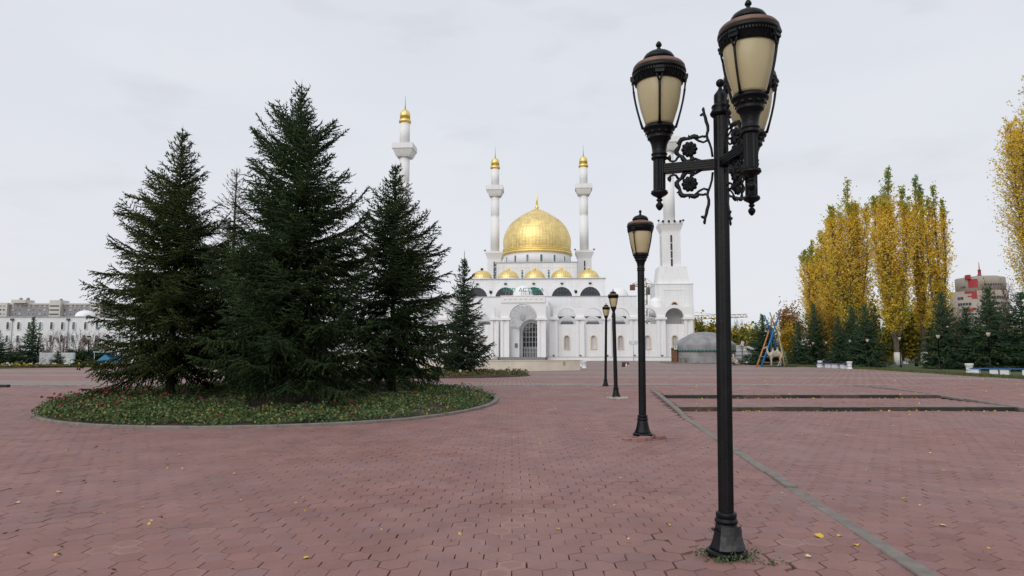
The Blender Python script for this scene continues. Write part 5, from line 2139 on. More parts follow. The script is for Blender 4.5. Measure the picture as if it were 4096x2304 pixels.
mb.box(A2(699, -1.05), A2(727, -1.05), -1.06, -1.003, Z2(797, -1.05), Z2(755, -1.05))
mpart(mb, 'plaque', plain('plaque', (0.14, 0.19, 0.17), .5))
mb = MB()
mb.prism(arched_poly(dc, dr * 2, zd0, zd1, 18), BD + 0.2, BD + 0.24)
door = mpart(mb, 'door', M_DKGL)
for k in range(1, 6):
    mb = MB()
    x = dc - dr + 2 * dr * k / 5.5
    zt = zd1 - dr + math.sqrt(max(0, dr * dr - (x - dc) ** 2)) - .05
    mb.box(x - 0.035, x + .035, BD + 0.1, BD + .197, zd0, zt)
    mb.build('mullion', M_WMULL, door)
for k in range(1, 7):
    mb = MB()
    z = zd0 + (zd1 - dr - zd0 + dr * .5) * k / 6
    half = dr if z < zd1 - dr else math.sqrt(max(0.05, dr * dr - (z - zd1 + dr) ** 2))
    mb.box(dc - half, dc + half, BD + 0.085, BD + .097, z - .035, z + .035)
    mb.build('mullion', M_WMULL, door)
for k in range(10):                                            # white bars of the door leaves
    mb = MB()
    x = dc - dr * .8 + 1.6 * dr * k / 9
    mb.box(x - 0.05, x + .05, BD + .03, BD + .08, zd0, Z2(800, BD))
    mb.build('door_bar', M_WMULL, door)
mb = MB()
mb.box(dc - dr * .9, dc + dr * .9, BD + .01, BD + .082, Z2(803, BD), Z2(797, BD))
mb.build('door_rail', M_WMULL, door)
# wire rosette hanging in the portal arch
BR_ = -1.3
rc, rz_ = A2(775, BR_), Z2(517, BR_)
rr_ = A2(775 + 116, BR_) - rc
mb = MB()


def ringpts(r, n=48):
    return [(rc + r * math.cos(2 * PI * i / n), BR_, rz_ + r * math.sin(2 * PI * i / n)) for i in range(n + 1)]


for r in (1.0, 0.88):
    mb.tube(ringpts(rr_ * r), 0.022, 4)
for k in range(16):
    a = 2 * PI * k / 16
    d = 2 * PI / 32
    pt = lambda r, an: (rc + rr_ * r * math.cos(an), BR_, rz_ + rr_ * r * math.sin(an))
    mb.tube([pt(.1, a - d * .2), pt(.62, a - d * .62), pt(.72, a - d * .35), pt(.78, a)], 0.018, 4)
    mb.tube([pt(.1, a + d * .2), pt(.62, a + d * .62), pt(.72, a + d * .35), pt(.78, a)], 0.018, 4)
    mb.tube([pt(.88, a - d * 2), pt(.70, a - d), pt(.98, a + d * .5)], 0.016, 4)
gr = mpart(mb, 'rosette_grille', M_LEAD)
mb = MB()
mb.lathe([(0.42, 0), (0.42, .1), (0.3, .16), (0.0, .18)], 24, M=Matrix.Translation((rc, BR_, rz_)) @ Matrix.Rotation(R(90), 4, 'X'))
mb.build('hub', M_LEAD, gr)
# dome over the portal
BPD = 5.0
rd = (A2(875, BPD) - A2(683, BPD)) / 2
mb = MB()
mb.box(pa0 - .3, pa1 + .3, BD + .51, 8.0, Z2(420, 4), zp_top - .2)
mpart(mb, 'portal_roof', M_PLAST)
mb = MB()
mb.lathe([(rd, -1.5)] + [(rd * math.cos(PI / 2 * k / 12), rd * 1.02 * math.sin(PI / 2 * k / 12)) for k in range(13)], 48, (A2(778, BPD), BPD, Z2(309, BPD)))
mpart(mb, 'white_dome', M_PLAST)
# steps in front of the portal
for k in range(5):
    mb = MB()
    mb.box(pa0 - 0.1, pa1 - .1, BPF - 3.3 + k * 0.55, BPF + .1, zp_floor * k / 5, zp_floor * (k + 1) / 5 - .004 + (.003 if k == 4 else 0))
    mpart(mb, 'step', M_STONE)
mb = MB()
mb.box(pa0 - .2, pa1 + .2, BPF + .11, BD - .03, 0, zp_floor - .004)
mpart(mb, 'portal_floor', M_STONE)
mb = MB()
mb.add([(pa0 - 2.6, BPF - 3.2, 0), (pa0 - 0.12, BPF - 3.2, 0), (pa0 - .12, BPF - 3.2, zp_floor), (pa0 - 2.6, BPF + .2, 0), (pa0 - .12, BPF + .2, 0), (pa0 - .12, BPF + .2, zp_floor)],
       [(0, 1, 2), (3, 5, 4), (0, 2, 5, 3), (1, 4, 5, 2), (0, 3, 4, 1)])
mpart(mb, 'ramp', plain('ramp_stone', (0.36, 0.29, 0.27), .7))

# ---- stepped blocks
BD1, BE, BF = 8.0, 13.0, 22.0
d_r = A2(1840, BD1)
z_d = Z2(318, BD1)
mb = MB()
mb.box(-d_r, d_r, BD1, 44, 0, z_d)
mpart(mb, 'lower_block', M_WALL)
mb = MB()
mb.box(-d_r - .1, d_r + .1, BD1 - 0.12, 44.1, z_d + .003, z_d + .09)
mpart(mb, 'roof_edge', M_LEAD)
for x0, x1 in ((A2(1100, BD1), A2(1260, BD1)), (A2(1348, BD1), A2(1505, BD1)), (A2(1600, BD1), A2(1740, BD1))):
    mb = MB()                                                   # dark strip windows under the gallery roof
    mb.box(x0, x1, BD1 - .06, BD1 - .003, Z2(524, BD1), Z2(504, BD1))
    mpart(mb, 'strip_window', M_DKGL)
for q in (A2(1670, 11), 2 * A2(900, 11) - A2(1670, 11)):
    r = (A2(1770, 11) - A2(1578, 11)) / 2
    mb = MB()
    mb.lathe([(r * 1.0, -1.0)] + [(r * math.cos(PI / 2 * k / 12), r * 0.95 * math.sin(PI / 2 * k / 12)) for k in range(12)] + [(r * .07, r * .95), (r * .07, r * 1.08), (0, r * 1.1)], 40, (q, 11, z_d + .1))
    mpart(mb, 'white_dome', M_PLAST)
e_r, e_c = A2(1548, BE), A2(907, BE)
e_l = 2 * e_c - e_r
z_e = Z2(152, BE)
mb = MB()
mb.box(e_l, e_r, BE, 42, z_d - .2, z_e)
mpart(mb, 'middle_block', M_WALL)
mb = MB()
mb.box(e_l - .15, e_r + .15, BE - .18, 42.2, z_e + .003, z_e + .14)
mpart(mb, 'roof_edge', M_LEAD)
ew = [348, 612.6, 877, 1141.5, 1406]
for k, x in enumerate(ew):
    xc = A2(x, BE)
    r = (A2(1505, BE) - A2(1308, BE)) / 2
    zb = z_d + .1
    rise = (Z2(228, BE) - zb) / r
    def half(rad, n=20, up=1.0):
        return [(xc - rad, zb)] + [(xc - rad * math.cos(PI * i / n), zb + rise * up * rad * math.sin(PI * i / n)) for i in range(1, n)] + [(xc + rad, zb)]
    mb = MB()
    o_, i_ = half(r * 1.33), half(r * 1.0)
    n = len(o_)
    vs = [(x_, BE - .16, z_) for x_, z_ in o_] + [(x_, BE - .16, z_) for x_, z_ in i_] + [(x_, BE - .002, z_) for x_, z_ in o_] + [(x_, BE - .002, z_) for x_, z_ in i_]
    fs = []
    for i in range(n - 1):
        fs += [(n + i, n + i + 1, i + 1, i), (i, i + 1, 2 * n + i + 1, 2 * n + i), (n + i + 1, n + i, 3 * n + i, 3 * n + i + 1)]
    mb.add(vs, fs)
    w_ = mpart(mb, 'arched_window', M_PLAST)
    mb = MB()
    mb.prism(list(reversed(half(r))), BE - .05, BE - .004)
    mb.build('pane', M_DKGL, w_)
    for q in range(1, 7):
        mb = MB()
        x_ = xc - r + 2 * r * q / 7
        zt = zb + rise * math.sqrt(max(0, r * r - (x_ - xc) ** 2))
        mb.box(x_ - .035, x_ + .035, BE - .10, BE - .052, zb, zt)
        mb.build('mullion', M_MULL, w_)
    for q in (1, 2):
        mb = MB()
        z_ = zb + rise * r * q / 3
        hw_ = math.sqrt(max(0, r * r - ((z_ - zb) / rise) ** 2))
        mb.box(xc - hw_, xc + hw_, BE - .115, BE - .101, z_ - .03, z_ + .03)
        mb.build('mullion', M_MULL, w_)
    mb = MB()
    zf = Z2(204, BE)
    mb.frustum(xc, BE - .25, zf, .15, .15, zf + .26, .27, .22)
    mb.box(xc - .08, xc + .08, BE - .2, BE - .004, zf + .05, zf + .2)
    mpart(mb, 'floodlight', M_BLK)
for x in (473, 1271):
    mb = MB()
    mb.lathe([(0.30, 0), (0.30, .12), (0.22, .2), (0.1, .22), (0.0, .2)], 20, M=Matrix.Translation((A2(x, BE), BE - .004, Z2(273, BE))) @ Matrix.Rotation(R(90), 4, 'X'))
    mpart(mb, 'wall_lamp', M_BLK)
# small gold domes
for k, x in enumerate((390, 637, 887, 1137, 1392)):
    b_ = 17.5
    xc = A2(x, b_)
    r = (A2(1487, b_) - A2(1297, b_)) / 2
    zb = z_e + .5
    r *= 1.05
    ht = Z2(66, b_) - zb
    prof = [(r, 0.0)] + [(r * math.cos(PI / 2 * q / 8), ht * math.sin(PI / 2 * q / 8)) for q in range(1, 8)] + [(r * .10, ht)]
    dm = panelled_dome(prof, 28, None, 'gold_dome', M_GOLDD, M_GOLD, (xc, b_, zb), .025, .05)
    mb = MB()
    mb.lathe([(.26, ht - .1), (.26, ht + .34), (.2, ht + .42), (0, ht + .43)], 16, (xc, b_, zb))
    mb.build('finial', M_BLK if k == 0 else M_GOLDP, dm)
    mb = MB()
    mb.lathe([(r * 1.03, -.5), (r * 1.03, .08), (r, .10)], 40, (xc, b_, zb))
    mb.build('dome_ring', M_PLAST, dm)
# upper block
f_l, f_r = A1(513, BF), A1(1276, BF)
f_c = A1(907, BF)
z_f = Z1(1147, BF)
mb = MB()
mb.box(f_l, f_r, BF, BF + (f_r - f_l), z_e - .3, z_f)
mpart(mb, 'upper_block', M_WALL)
mb = MB()
mb.box(f_l - .12, f_r + .12, BF - .15, BF + (f_r - f_l) + .12, z_f + .003, z_f + .14)
mpart(mb, 'roof_edge', M_LEAD)
mb = MB()
mb.box(f_r + .003, A1(1294, BF + 1), BF + 1, BF + 12, z_e - .3, z_f - .4)
mpart(mb, 'buttress', M_WALL)
for x in (520, 769, 1015):
    mb = MB()
    a0, a1 = A1(x - 8, BF), A1(x + 8, BF)
    mb.box(a0, a1, BF - .03, BF - .004, Z1(1300, BF), Z1(1216 if x > 600 else 1155, BF))
    w_ = mpart(mb, 'slit_window', M_TEAL)
    for q in range(3):
        mb = MB()
        z0, z1 = Z1(1300, BF), Z1(1216 if x > 600 else 1155, BF)
        zz = z0 + (z1 - z0) * (q + .5) / 3
        mb.box(a0, a1, BF - .05, BF - .031, zz - .05, zz + .05)
        mb.build('mullion', M_WMULL, w_)
for k in range(18):
    mb = MB()
    x = f_l + (f_r - f_l) * (k + .7) / 18.4
    z = Z1(1190, BF)
    mb.box(x - .14, x + .14, BF - .09, BF - .003, z - .06, z + .06)
    mpart(mb, 'bracket', M_PLAST)
# drum and great dome
bc = BF + (f_r - f_l) / 2
dcx = A1(907, bc)
rad = lambda px: A1(907 + px, bc) - dcx
mb = MB()
rdr = rad(314)
zdr = Z1(1072, bc)
mb.lathe([(rdr, z_f - .2), (rdr, zdr + .2)], 96, (dcx, bc, 0))
drum = mpart(mb, 'drum', M_PLAST)
for k in range(16):
    th = R(-2.4 + 11.25 + 22.5 * k)
    M = Matrix.Translation((dcx, bc, 0)) @ Matrix.Rotation(th, 4, 'Z') @ Matrix.Translation((0, -rdr, 0))
    z0, z1 = Z1(1138, bc - rdr), Z1(1068, bc - rdr)
    wv = rad(20)
    mb = MB()
    mb.prism(arched_poly(0, wv, z0, z1, 8), -0.04, 0.06, M)
    w_ = mb.build('drum_window', M_TEAL, drum)
    mb = MB()
    window_frame(mb, 0, wv, z0, z1, .07, -.09, .05, 8)
    mb.v = [tuple(M @ Vector(p)) for p in mb.v]
    mb.build('frame', M_PLAST, w_)
mb = MB()
zz = lambda y: Z1(y, bc - rad(300) * .6) - zdr
mb.lathe([(rdr * .98, -.38), (rad(328), -.30), (rad(329), -.02), (rad(326), 0.06), (rad(320), .09), (rad(320), .24), (rad(323), .27), (rad(323), .42), (rad(316), .45), (rad(315), .58), (rad(318), .60), (rad(318), .70), (rad(309), .74)], 96, (dcx, bc, zdr))
lip = mpart(mb, 'dome_lip', M_GOLDP)
zb0 = 0.70
zt0 = Z1(640, bc) - zdr
key = [(311, 0.0), (314, .07), (316, .14), (316, .21), (313, .29), (305, .36), (293, .44), (277, .515), (255, .60), (226, .675), (192, .74), (158, .80), (122, .855), (86, .905), (50, .95), (22, .98), (8, 1.0)]
# finer rows by interpolation
prof = []
for j in range(len(key) - 1):
    (r0, z0), (r1, z1) = key[j], key[j + 1]
    for q in range(2 if j < 12 else 1):
        t = q / (2 if j < 12 else 1)
        prof.append((rad(r0 + (r1 - r0) * t), zb0 + (zt0 - zb0) * (z0 + (z1 - z0) * t)))
prof.append((rad(10), zt0))
dome = panelled_dome(prof, 64, None, 'great_dome', M_GOLDD, M_GOLD, (dcx, bc, zdr), .035, .03)
mb = MB()
zt = zdr + zt0
zs = Z1(540, bc) - zt
mb.lathe([(rad(12), -.1), (.42, .2), (.2, .35), (.3, .5), (.2, .65), (.27, .8), (.25, zs * .35), (.14, zs * .95), (.1, zs)], 20, (dcx, bc, zt))
mb.build('spire', M_GOLDP, dome)
mb = MB()                                                       # crescent
cr, n = rad(14), 20
vs, fs = [], []
for y in (-.1, .1):
    for i in range(n + 1):
        a = R(-235) + R(310) * i / n
        vs.append((dcx + cr * .3 + cr * math.cos(a - R(20)), bc + y, zt + zs + cr * 1.1 + cr * math.sin(a - R(20))))
    for i in range(n + 1):
        a = R(-235) + R(310) * i / n
        vs.append((dcx + cr * .3 + cr * .14 + cr * .8 * math.cos(a - R(20)) * (1.0), bc + y, zt + zs + cr * 1.3 + cr * .8 * math.sin(a - R(20))))
m1 = n + 1
for i in range(n):
    fs += [(i, i + 1, m1 + i + 1, m1 + i), (2 * m1 + i + 1, 2 * m1 + i, 3 * m1 + i, 3 * m1 + i + 1), (i + 1, i, 2 * m1 + i, 2 * m1 + i + 1), (m1 + i, m1 + i + 1, 3 * m1 + i + 1, 3 * m1 + i)]
mb.add(vs, fs)
mb.build('crescent', M_GOLDP, dome)

# ---- the sign: stroke letters on thin posts over the portal
GLY = {
    'Н': (1.0, [(0, 0, .16, 1), (.66, 0, .82, 1), (.16, .43, .66, .55)], [0, .08, .74]),
    'Ү': (1.0, [(.36, 0, .52, .5)], [.44], [((.02, 1), (.2, 1), (.52, .45), (.36, .45)), ((.68, 1), (.86, 1), (.52, .45), (.36, .45))]),
    'Р': (.9, [(0, 0, .16, 1), (.16, .88, .55, 1), (.16, .42, .55, .53), (.52, .5, .70, .92)], [.08]),
    'А': (1.0, [(.22, .28, .66, .38)], [], [((0, 0), (.14, 0), (.50, 1), (.38, 1)), ((.72, 0), (.90, 0), (.52, 1), (.38, 1))]),
    'С': (.95, [(0, .22, .17, .78), (.12, .86, .66, 1), (.12, 0, .66, .14), (.07, .72, .22, .92), (.07, .08, .22, .28), (.6, .72, .72, .96), (.6, .05, .72, .24)], []),
    'Т': (.95, [(.33, 0, .50, 1), (0, .87, .84, 1), (0, .72, .08, 1), (.76, .72, .84, 1)], [.42]),
    'М': (1.1, [(0, 0, .13, 1), (.82, 0, .97, 1)], [.07, .9], [((.04, 1), (.2, 1), (.53, .12), (.43, .12)), ((.78, 1), (.93, 1), (.53, .12), (.43, .12))]),
    'Е': (.85, [(0, 0, .16, 1), (.16, .87, .66, 1), (.16, .44, .52, .55), (.16, 0, .68, .13)], []),
    'Ш': (1.2, [(0, 0, .14, 1), (.46, 0, .60, 1), (.92, 0, 1.06, 1), (.14, 0, .92, .12)], []),
    'І': (.45, [(.1, 0, .26, 1)], [.18]),
}


def sign_text(txt, x0, x1, z0, z1, b, parent):
    tot = sum(GLY[c][0] if c != ' ' else .75 for c in txt)
    k = (x1 - x0) / (tot - .12)
    H = z1 - z0
    x = x0
    for c in txt:
        if c == ' ':
            x += .75 * k
            continue
        gl = GLY[c]
        m = MB()
        for q, (xa, za, xb, zb) in enumerate(gl[1]):
            m.box(x + xa * k, x + xb * k, b - .1 - q * .002, b + .1 + q * .002, z0 + za * H, z0 + zb * H)
        for q, xc in enumerate(gl[2]):                          # serifs
            for zz_ in (0, .93):
                m.box(x + (xc - .17) * k, x + (xc + .17) * k, b - .112, b + .112, z0 + zz_ * H, z0 + (zz_ + .07) * H)
        for q, poly in enumerate(gl[3] if len(gl) > 3 else []):
            pp = [(x + px_ * k, z0 + pz * H) for px_, pz in poly]
            m.prism(pp, b - .104 - q * .003, b + .104 + q * .003)
        m.build('letter', M_SIGN, parent)
        x += gl[0] * k


sign = empty('sign', (0, 0, 0), 0, 'green roof sign lettering standing on thin posts above the mosque portal', 'sign')
sign.location = MO
sign.rotation_euler = (0, 0, -PHI)
bs = BPF + .6
q3 = lambda x, y: LP(1960 + x / 9.057, 1140 + y / 9.057, bs)
sign_text('НҮР', q3(485, 0)[0], q3(930, 0)[0], q3(0, 244)[1], q3(0, 122)[1], bs, sign)
sign_text('АСТАНА', q3(1040, 0)[0], q3(1950, 0)[0], q3(0, 236)[1], q3(0, 118)[1], bs, sign)
sign_text('МЕШІТІ', q3(1418, 0)[0], q3(1885, 0)[0], q3(0, 325)[1], q3(0, 262)[1], bs, sign)
M_POST = plain('sign_post', (0.30, 0.22, 0.13), .6)
for x in (570, 690, 800, 1145, 1220, 1290, 1437, 1545, 1655, 1790):
    mb = MB()
    a = q3(x, 0)[0]
    mb.box(a - .035, a + .035, bs + .115, bs + .185, zp_top + .02, q3(0, 232)[1])
    mb.build('post', M_POST, sign)
mb = MB()
mb.box(q3(500, 0)[0], q3(930, 0)[0], bs + .12, bs + .18, q3(0, 240)[1], q3(0, 228)[1])
mb.box(q3(1060, 0)[0], q3(1930, 0)[0], bs + .12, bs + .18, q3(0, 240)[1], q3(0, 228)[1])
mb.build('rail', M_POST, sign)

# ---- minarets: all of one design
def minaret(u, b, label, horns, vshift=None):
    """one minaret; heights read off the front pair"""
    Yf = 111.6
    zl = lambda v: at(1612, v, Yf).z - PLAZA
    zr = lambda y1: LP(2680, 560 + y1 * .42785, 6.0)[1]
    a = LP(u, 1000, b)[0]
    loc = MO + EXv * a + EYv * b
    o = empty('minaret', loc, -PHI, label, 'minaret', 'white minarets of the mosque')
    k = 108.6 / FPX * .42785                                # metres per crop pixel at the front right minaret
    z_base, z_f0, z_f1, z_c0, z_c1, z_c2 = zr(1366), zr(1362), zr(1196), zr(858), zr(808), zr(782)
    m = MB()
    hb = 170 * k
    m.box(-hb, hb, -hb, hb, 0, z_base)
    m.box(-hb - .08, hb + .08, -hb - .08, hb + .08, z_base + .003, z_base + .14)
    base = m.build('base', M_WALL, o)
    m = MB()                                                   # sunk-panel frame on the front of the base
    for (x0, x1, q0, q1) in ((-95, -90, 1416, 1800), (90, 95, 1416, 1800), (-95, 95, 1412, 1418)):
        m.box(x0 * k, x1 * k, -hb - .07, -hb - .003, zr(q1), zr(q0))
    m.build('panel_frame', M_PLAST, base)
    m = MB()
    wv = 34 * k
    m.prism(arched_poly(0, wv * 1.4, zr(1620), zr(1530), 10), -hb - .05, -hb - .003)
    wf = m.build('base_window', M_DKGL, base)
    m = MB()
    window_frame(m, 0, wv * 1.4, zr(1620), zr(1530), .16, -hb - .12, -hb - .004)
    m.build('frame', M_CREAM, wf)
    m = MB()
    m.frustum(0, 0, z_base + .143, 146 * k, 146 * k, z_f1, 123 * k, 123 * k)
    m.build('shoulder', M_WALL, o)
    ht = 84 * k
    m = MB()
    m.box(-ht, ht, -ht, ht, z_f1 - .02, z_c0)
    tower = m.build('tower', M_WALL, o)
    m = MB()
    for (w, z0, z1) in ((ht + .06, z_c0 - .1, z_c0), (110 * k, z_c1 + .05, z_c2)):
        m.box(-w, w, -w, w, z0 + .002, z1)
    m.frustum(0, 0, z_c0 + .002, ht + .05, ht + .05, z_c1 + .048, 108 * k, 108 * k)
    m.build('cornice', M_PLAST, o)
    for rot in range(4):                                       # slit windows, one on each face
        M = Matrix.Rotation(rot * PI / 2, 4, 'Z')
        m = MB()
        m.box(-9 * k, 9 * k, -ht - .03, -ht - .003, zr(1192), zr(903), M)
        w_ = m.build('slit_window', M_TEAL if rot else M_DKGL, tower)
        for q in range(1, 4):
            m = MB()
            zq = zr(1192) + (zr(903) - zr(1192)) * q / 4
            m.box(-9 * k, 9 * k, -ht - .05, -ht - .031, zq - .06, zq + .06, M)
            m.build('mullion', M_WMULL, w_)
    rs = 20.6 * Yf / FPX
    g0, g1 = zl(743), zl(722)
    bal0, bal1, bal2 = zl(629), zl(604), zl(583)
    m = MB()
    m.lathe([(rs * 1.08, z_c2), (rs * 1.08, g0), (rs * 1.02, g0 + .02), (rs * .96, g0 + .05), (rs * .96, g1 - .2), (rs * 1.04, g1 - .1), (rs * 1.04, bal0)], 40)
    m.build('shaft', M_PLAST, o)
    hw = 44 * Yf / FPX
    m = MB()
    m.box(-rs * 1.32, rs * 1.32, -rs * 1.32, rs * 1.32, bal0 - .15, bal0 + .02)
    m.frustum(0, 0, bal0 + .02, rs * 1.45, rs * 1.45, bal1, hw * .92, hw * .92)
    m.box(-hw * .97, hw * .97, -hw * .97, hw * .97, bal1 + .003, bal2)
    m.build('balcony', M_WALL, o)
    gb, gt, tip = zl(494), zl(437), zl(382)
    m = MB()
    m.lathe([(rs, bal2 - .1), (rs, gb + .1)], 40)
    m.build('upper_shaft', M_PLAST, o)
    zz = lambda t: gb + (gt - gb) * t
    m = MB()
    m.lathe([(rs, gb - .12), (rs * 1.13, gb + .05), (rs * 1.22, zz(.06)), (rs * 1.22, zz(.20)), (rs * 1.03, zz(.23))], 40)
    m.lathe([(rs * 1.02, zz(.23)), (rs * 1.0, zz(.46)), (rs * 1.05, zz(.48)), (rs * 1.05, zz(.52)), (rs * .97, zz(.53))], 40)
    cap = m.build('gold_cap', M_GOLDP, o)
    prof = [(rs * 1.0, zz(.52)), (rs * 1.0, zz(.60)), (rs * .96, zz(.67)), (rs * .88, zz(.75)), (rs * .74, zz(.83)), (rs * .52, zz(.90)), (rs * .26, zz(.96)), (rs * .06, zz(1.0))]
    dm = panelled_dome(prof, 16, o, 'cap_dome', M_GOLDD, M_GOLD, (0, 0, 0), .02, .05)
    m = MB()
    m.lathe([(.14, gt - .1), (.10, gt + .1), (.05, gt + (tip - gt) * .35), (.014, tip)], 8)
    m.build('spire', plain('spire_steel', (.18, .16, .14), .4, metal=.6) if 'spire_steel' not in bpy.data.materials else bpy.data.materials['spire_steel'], o)
    if horns:
        for q in range(4):
            m = MB()
            m.lathe([(.05, 0), (.08, .16), (.21, .32), (.21, .34), (0, .2)], 14, M=Matrix.Translation(((-.72 + .48 * q) * 110 * k, -110 * k - .02, z_c2 - .04)) @ Matrix.Rotation(R(90), 4, 'X'))
            m.build('loudspeaker', M_BLK, o)
    for sx in (-1, 1):
        m = MB()
        m.box(-.16, .16, -.1, .1, 0, .22)
        m.box(-.03, .03, -.03, .03, -.2, 0)
        m.build('floodlight', M_BLK, o, (sx * 114 * k, -90 * k, z_c2 + .15), (R(-30), 0, R(20 * sx)))
    return o


minaret(1612, 6.0, 'front minaret on the left, its lower half hidden by the spruces', False)
minaret(2680, 6.0, 'front minaret on the right, behind the near lamp post', True)


def depth_for(u, v, z):
    """depth b at which the ray through (u, v) has height z above the plaza"""
    d = Vector(ray(u, v))
    t = (z + PLAZA - EYE) / d.z
    return (d * t - Vector((MO.x, MO.y, 0))).dot(EYv)


zbal = at(1612, 583, 111.6).z - PLAZA
b_l, b_r = depth_for(1980, 748, zbal), depth_for(2337, 742, zbal)
minaret(1980, b_l, 'rear minaret just left of the great gold dome', False)
minaret(2337, b_r, 'rear minaret just right of the great gold dome', False)
print('rear minarets at', b_l, b_r, 'dome centre', bc, 'block', f_l, f_r)
# ================================================================== things on the plaza
M_MARBLE = plain('cream_marble', (0.66, 0.60, 0.49), 0.5, var=0.14, scale=0.9, detail=8)
M_WPAINT = plain('white_paint', (0.68, 0.68, 0.69), 0.6, var=0.1, scale=3, bump=0.2)
M_BLUE = plain('blue_paint', (0.02, 0.10, 0.30), 0.45, var=0.2, scale=3)
M_WOOD = plain('brown_wood', (0.16, 0.065, 0.03), 0.6, var=0.3, scale=4, stretch=(1, 1, .2))
M_PLANK = plain('grey_plank', (0.22, 0.18, 0.14), 0.8, var=0.25, scale=3)

# --- low marble wall of the fountain in front of the portal
fw = empty('fountain_wall', (0, 0, 0), 0, 'low curved cream marble wall in front of the mosque portal', 'fountain wall')
pR = on(2321, 1481)
pL = on(1960, 1484)
FC = Vector((-4.0, pL.y + 15.6, PLAZA))                     # centre of the curve
FR = (Vector((pR.x, pR.y, PLAZA)) - FC).length
a_end = math.atan2(pR.y - FC.y, pR.x - FC.x)
nb_ = 22
span = R(74)
for i in range(nb_):
    m = MB()
    vs_, fs_ = [], []
    for q in range(3):
        a = a_end - span * (i + q / 2 * .995) / nb_
        for rr, zz in ((FR, 0.0), (FR, .745), (FR - .38, .745), (FR - .38, 0)):
            vs_.append((FC.x + rr * math.cos(a), FC.y + rr * math.sin(a), PLAZA + zz))
    for q in range(2):
        for e in range(4):
            fs_.append((q * 4 + e, q * 4 + (e + 1) % 4, q * 4 + 4 + (e + 1) % 4, q * 4 + 4 + e))
    fs_ += [(0, 3, 2, 1), (8, 9, 10, 11)]
    m.add(vs_, fs_)
    m.build('marble_slab', M_MARBLE, fw)
for i in range(nb_ // 2):
    m = MB()
    vs_, fs_ = [], []
    for q in range(5):
        a = a_end + .0012 - (span + .0024) * (i + q / 4 * .997) / (nb_ // 2)
        for rr, zz in ((FR + .035, .748), (FR + .035, .80), (FR - .42, .80), (FR - .42, .748)):
            vs_.append((FC.x + rr * math.cos(a), FC.y + rr * math.sin(a), PLAZA + zz))
    for q in range(4):
        for e in range(4):
            fs_.append((q * 4 + e, q * 4 + (e + 1) % 4, q * 4 + 4 + (e + 1) % 4, q * 4 + 4 + e))
    fs_ += [(0, 3, 2, 1), (16, 17, 18, 19)]
    m.add(vs_, fs_)
    m.build('coping_slab', M_MARBLE, fw)
# notice fixed to the wall
nu = on(2252, 1482)
an = math.atan2(nu.y - FC.y, nu.x - FC.x)
m = MB()
m.box(-.11, .11, -.012, 0, 0, .32)
no = m.build('notice', plain('notice_paper', (.52, .46, .38), .6), None,
             (FC.x + (FR + .004) * math.cos(an), FC.y + (FR + .004) * math.sin(an), PLAZA + .38), (0, 0, an + PI / 2))
tag(no, 'small paper notice fixed to the curved marble wall', 'notice')
M_INK = plain('notice_ink', (.30, .20, .10), .6)
for k, (z0, z1, w) in enumerate(((.25, .29, .08), (.14, .21, .085), (.08, .11, .07), (.03, .05, .06))):
    m = MB()
    m.box(-w, w, -.0145, -.0125, z0, z1)
    m.build('print_line', M_INK, no)


# --- urn shaped litter bins
def urn_bin(loc, s, label, group='white urn shaped bins', rz=0):
    o = empty('litter_bin', loc, rz, label, 'litter bin', group)
    m = MB()
    m.lathe([(.26, 0), (.27, .06), (.25, .12), (.215, .16), (.205, .34), (.21, .52), (.23, .58), (.25, .60)], 28)
    m.build('body', M_WPAINT, o)
    m = MB()
    m.lathe([(.25, .603), (.262, .62), (.262, .68), (.28, .70), (.28, .78), (.25, .80), (.2, .80), (.19, .62), (0, .6)], 28)
    m.build('rim', M_WPAINT, o)
    m = MB()
    m.lathe([(.219, .34), (.226, .36), (.219, .38)], 28)
    m.build('band', M_WPAINT, o)
    o.scale = (s, s, s)
    return o


def bin_px(u, vtop, vbot, label):
    p = on(u, vbot)
    q = at(u, vtop, p.y)
    return urn_bin((p.x, p.y, PLAZA), (q.z - p.z) / .8, label)


bin_px(2337, 1444, 1474, 'white urn bin at the right end of the marble wall, in front')
bin_px(2322, 1439, 1467, 'white urn bin behind the other one at the end of the marble wall')
bin_px(2989, 1438, 1457, 'white urn bin in front of the white tarpaulin')


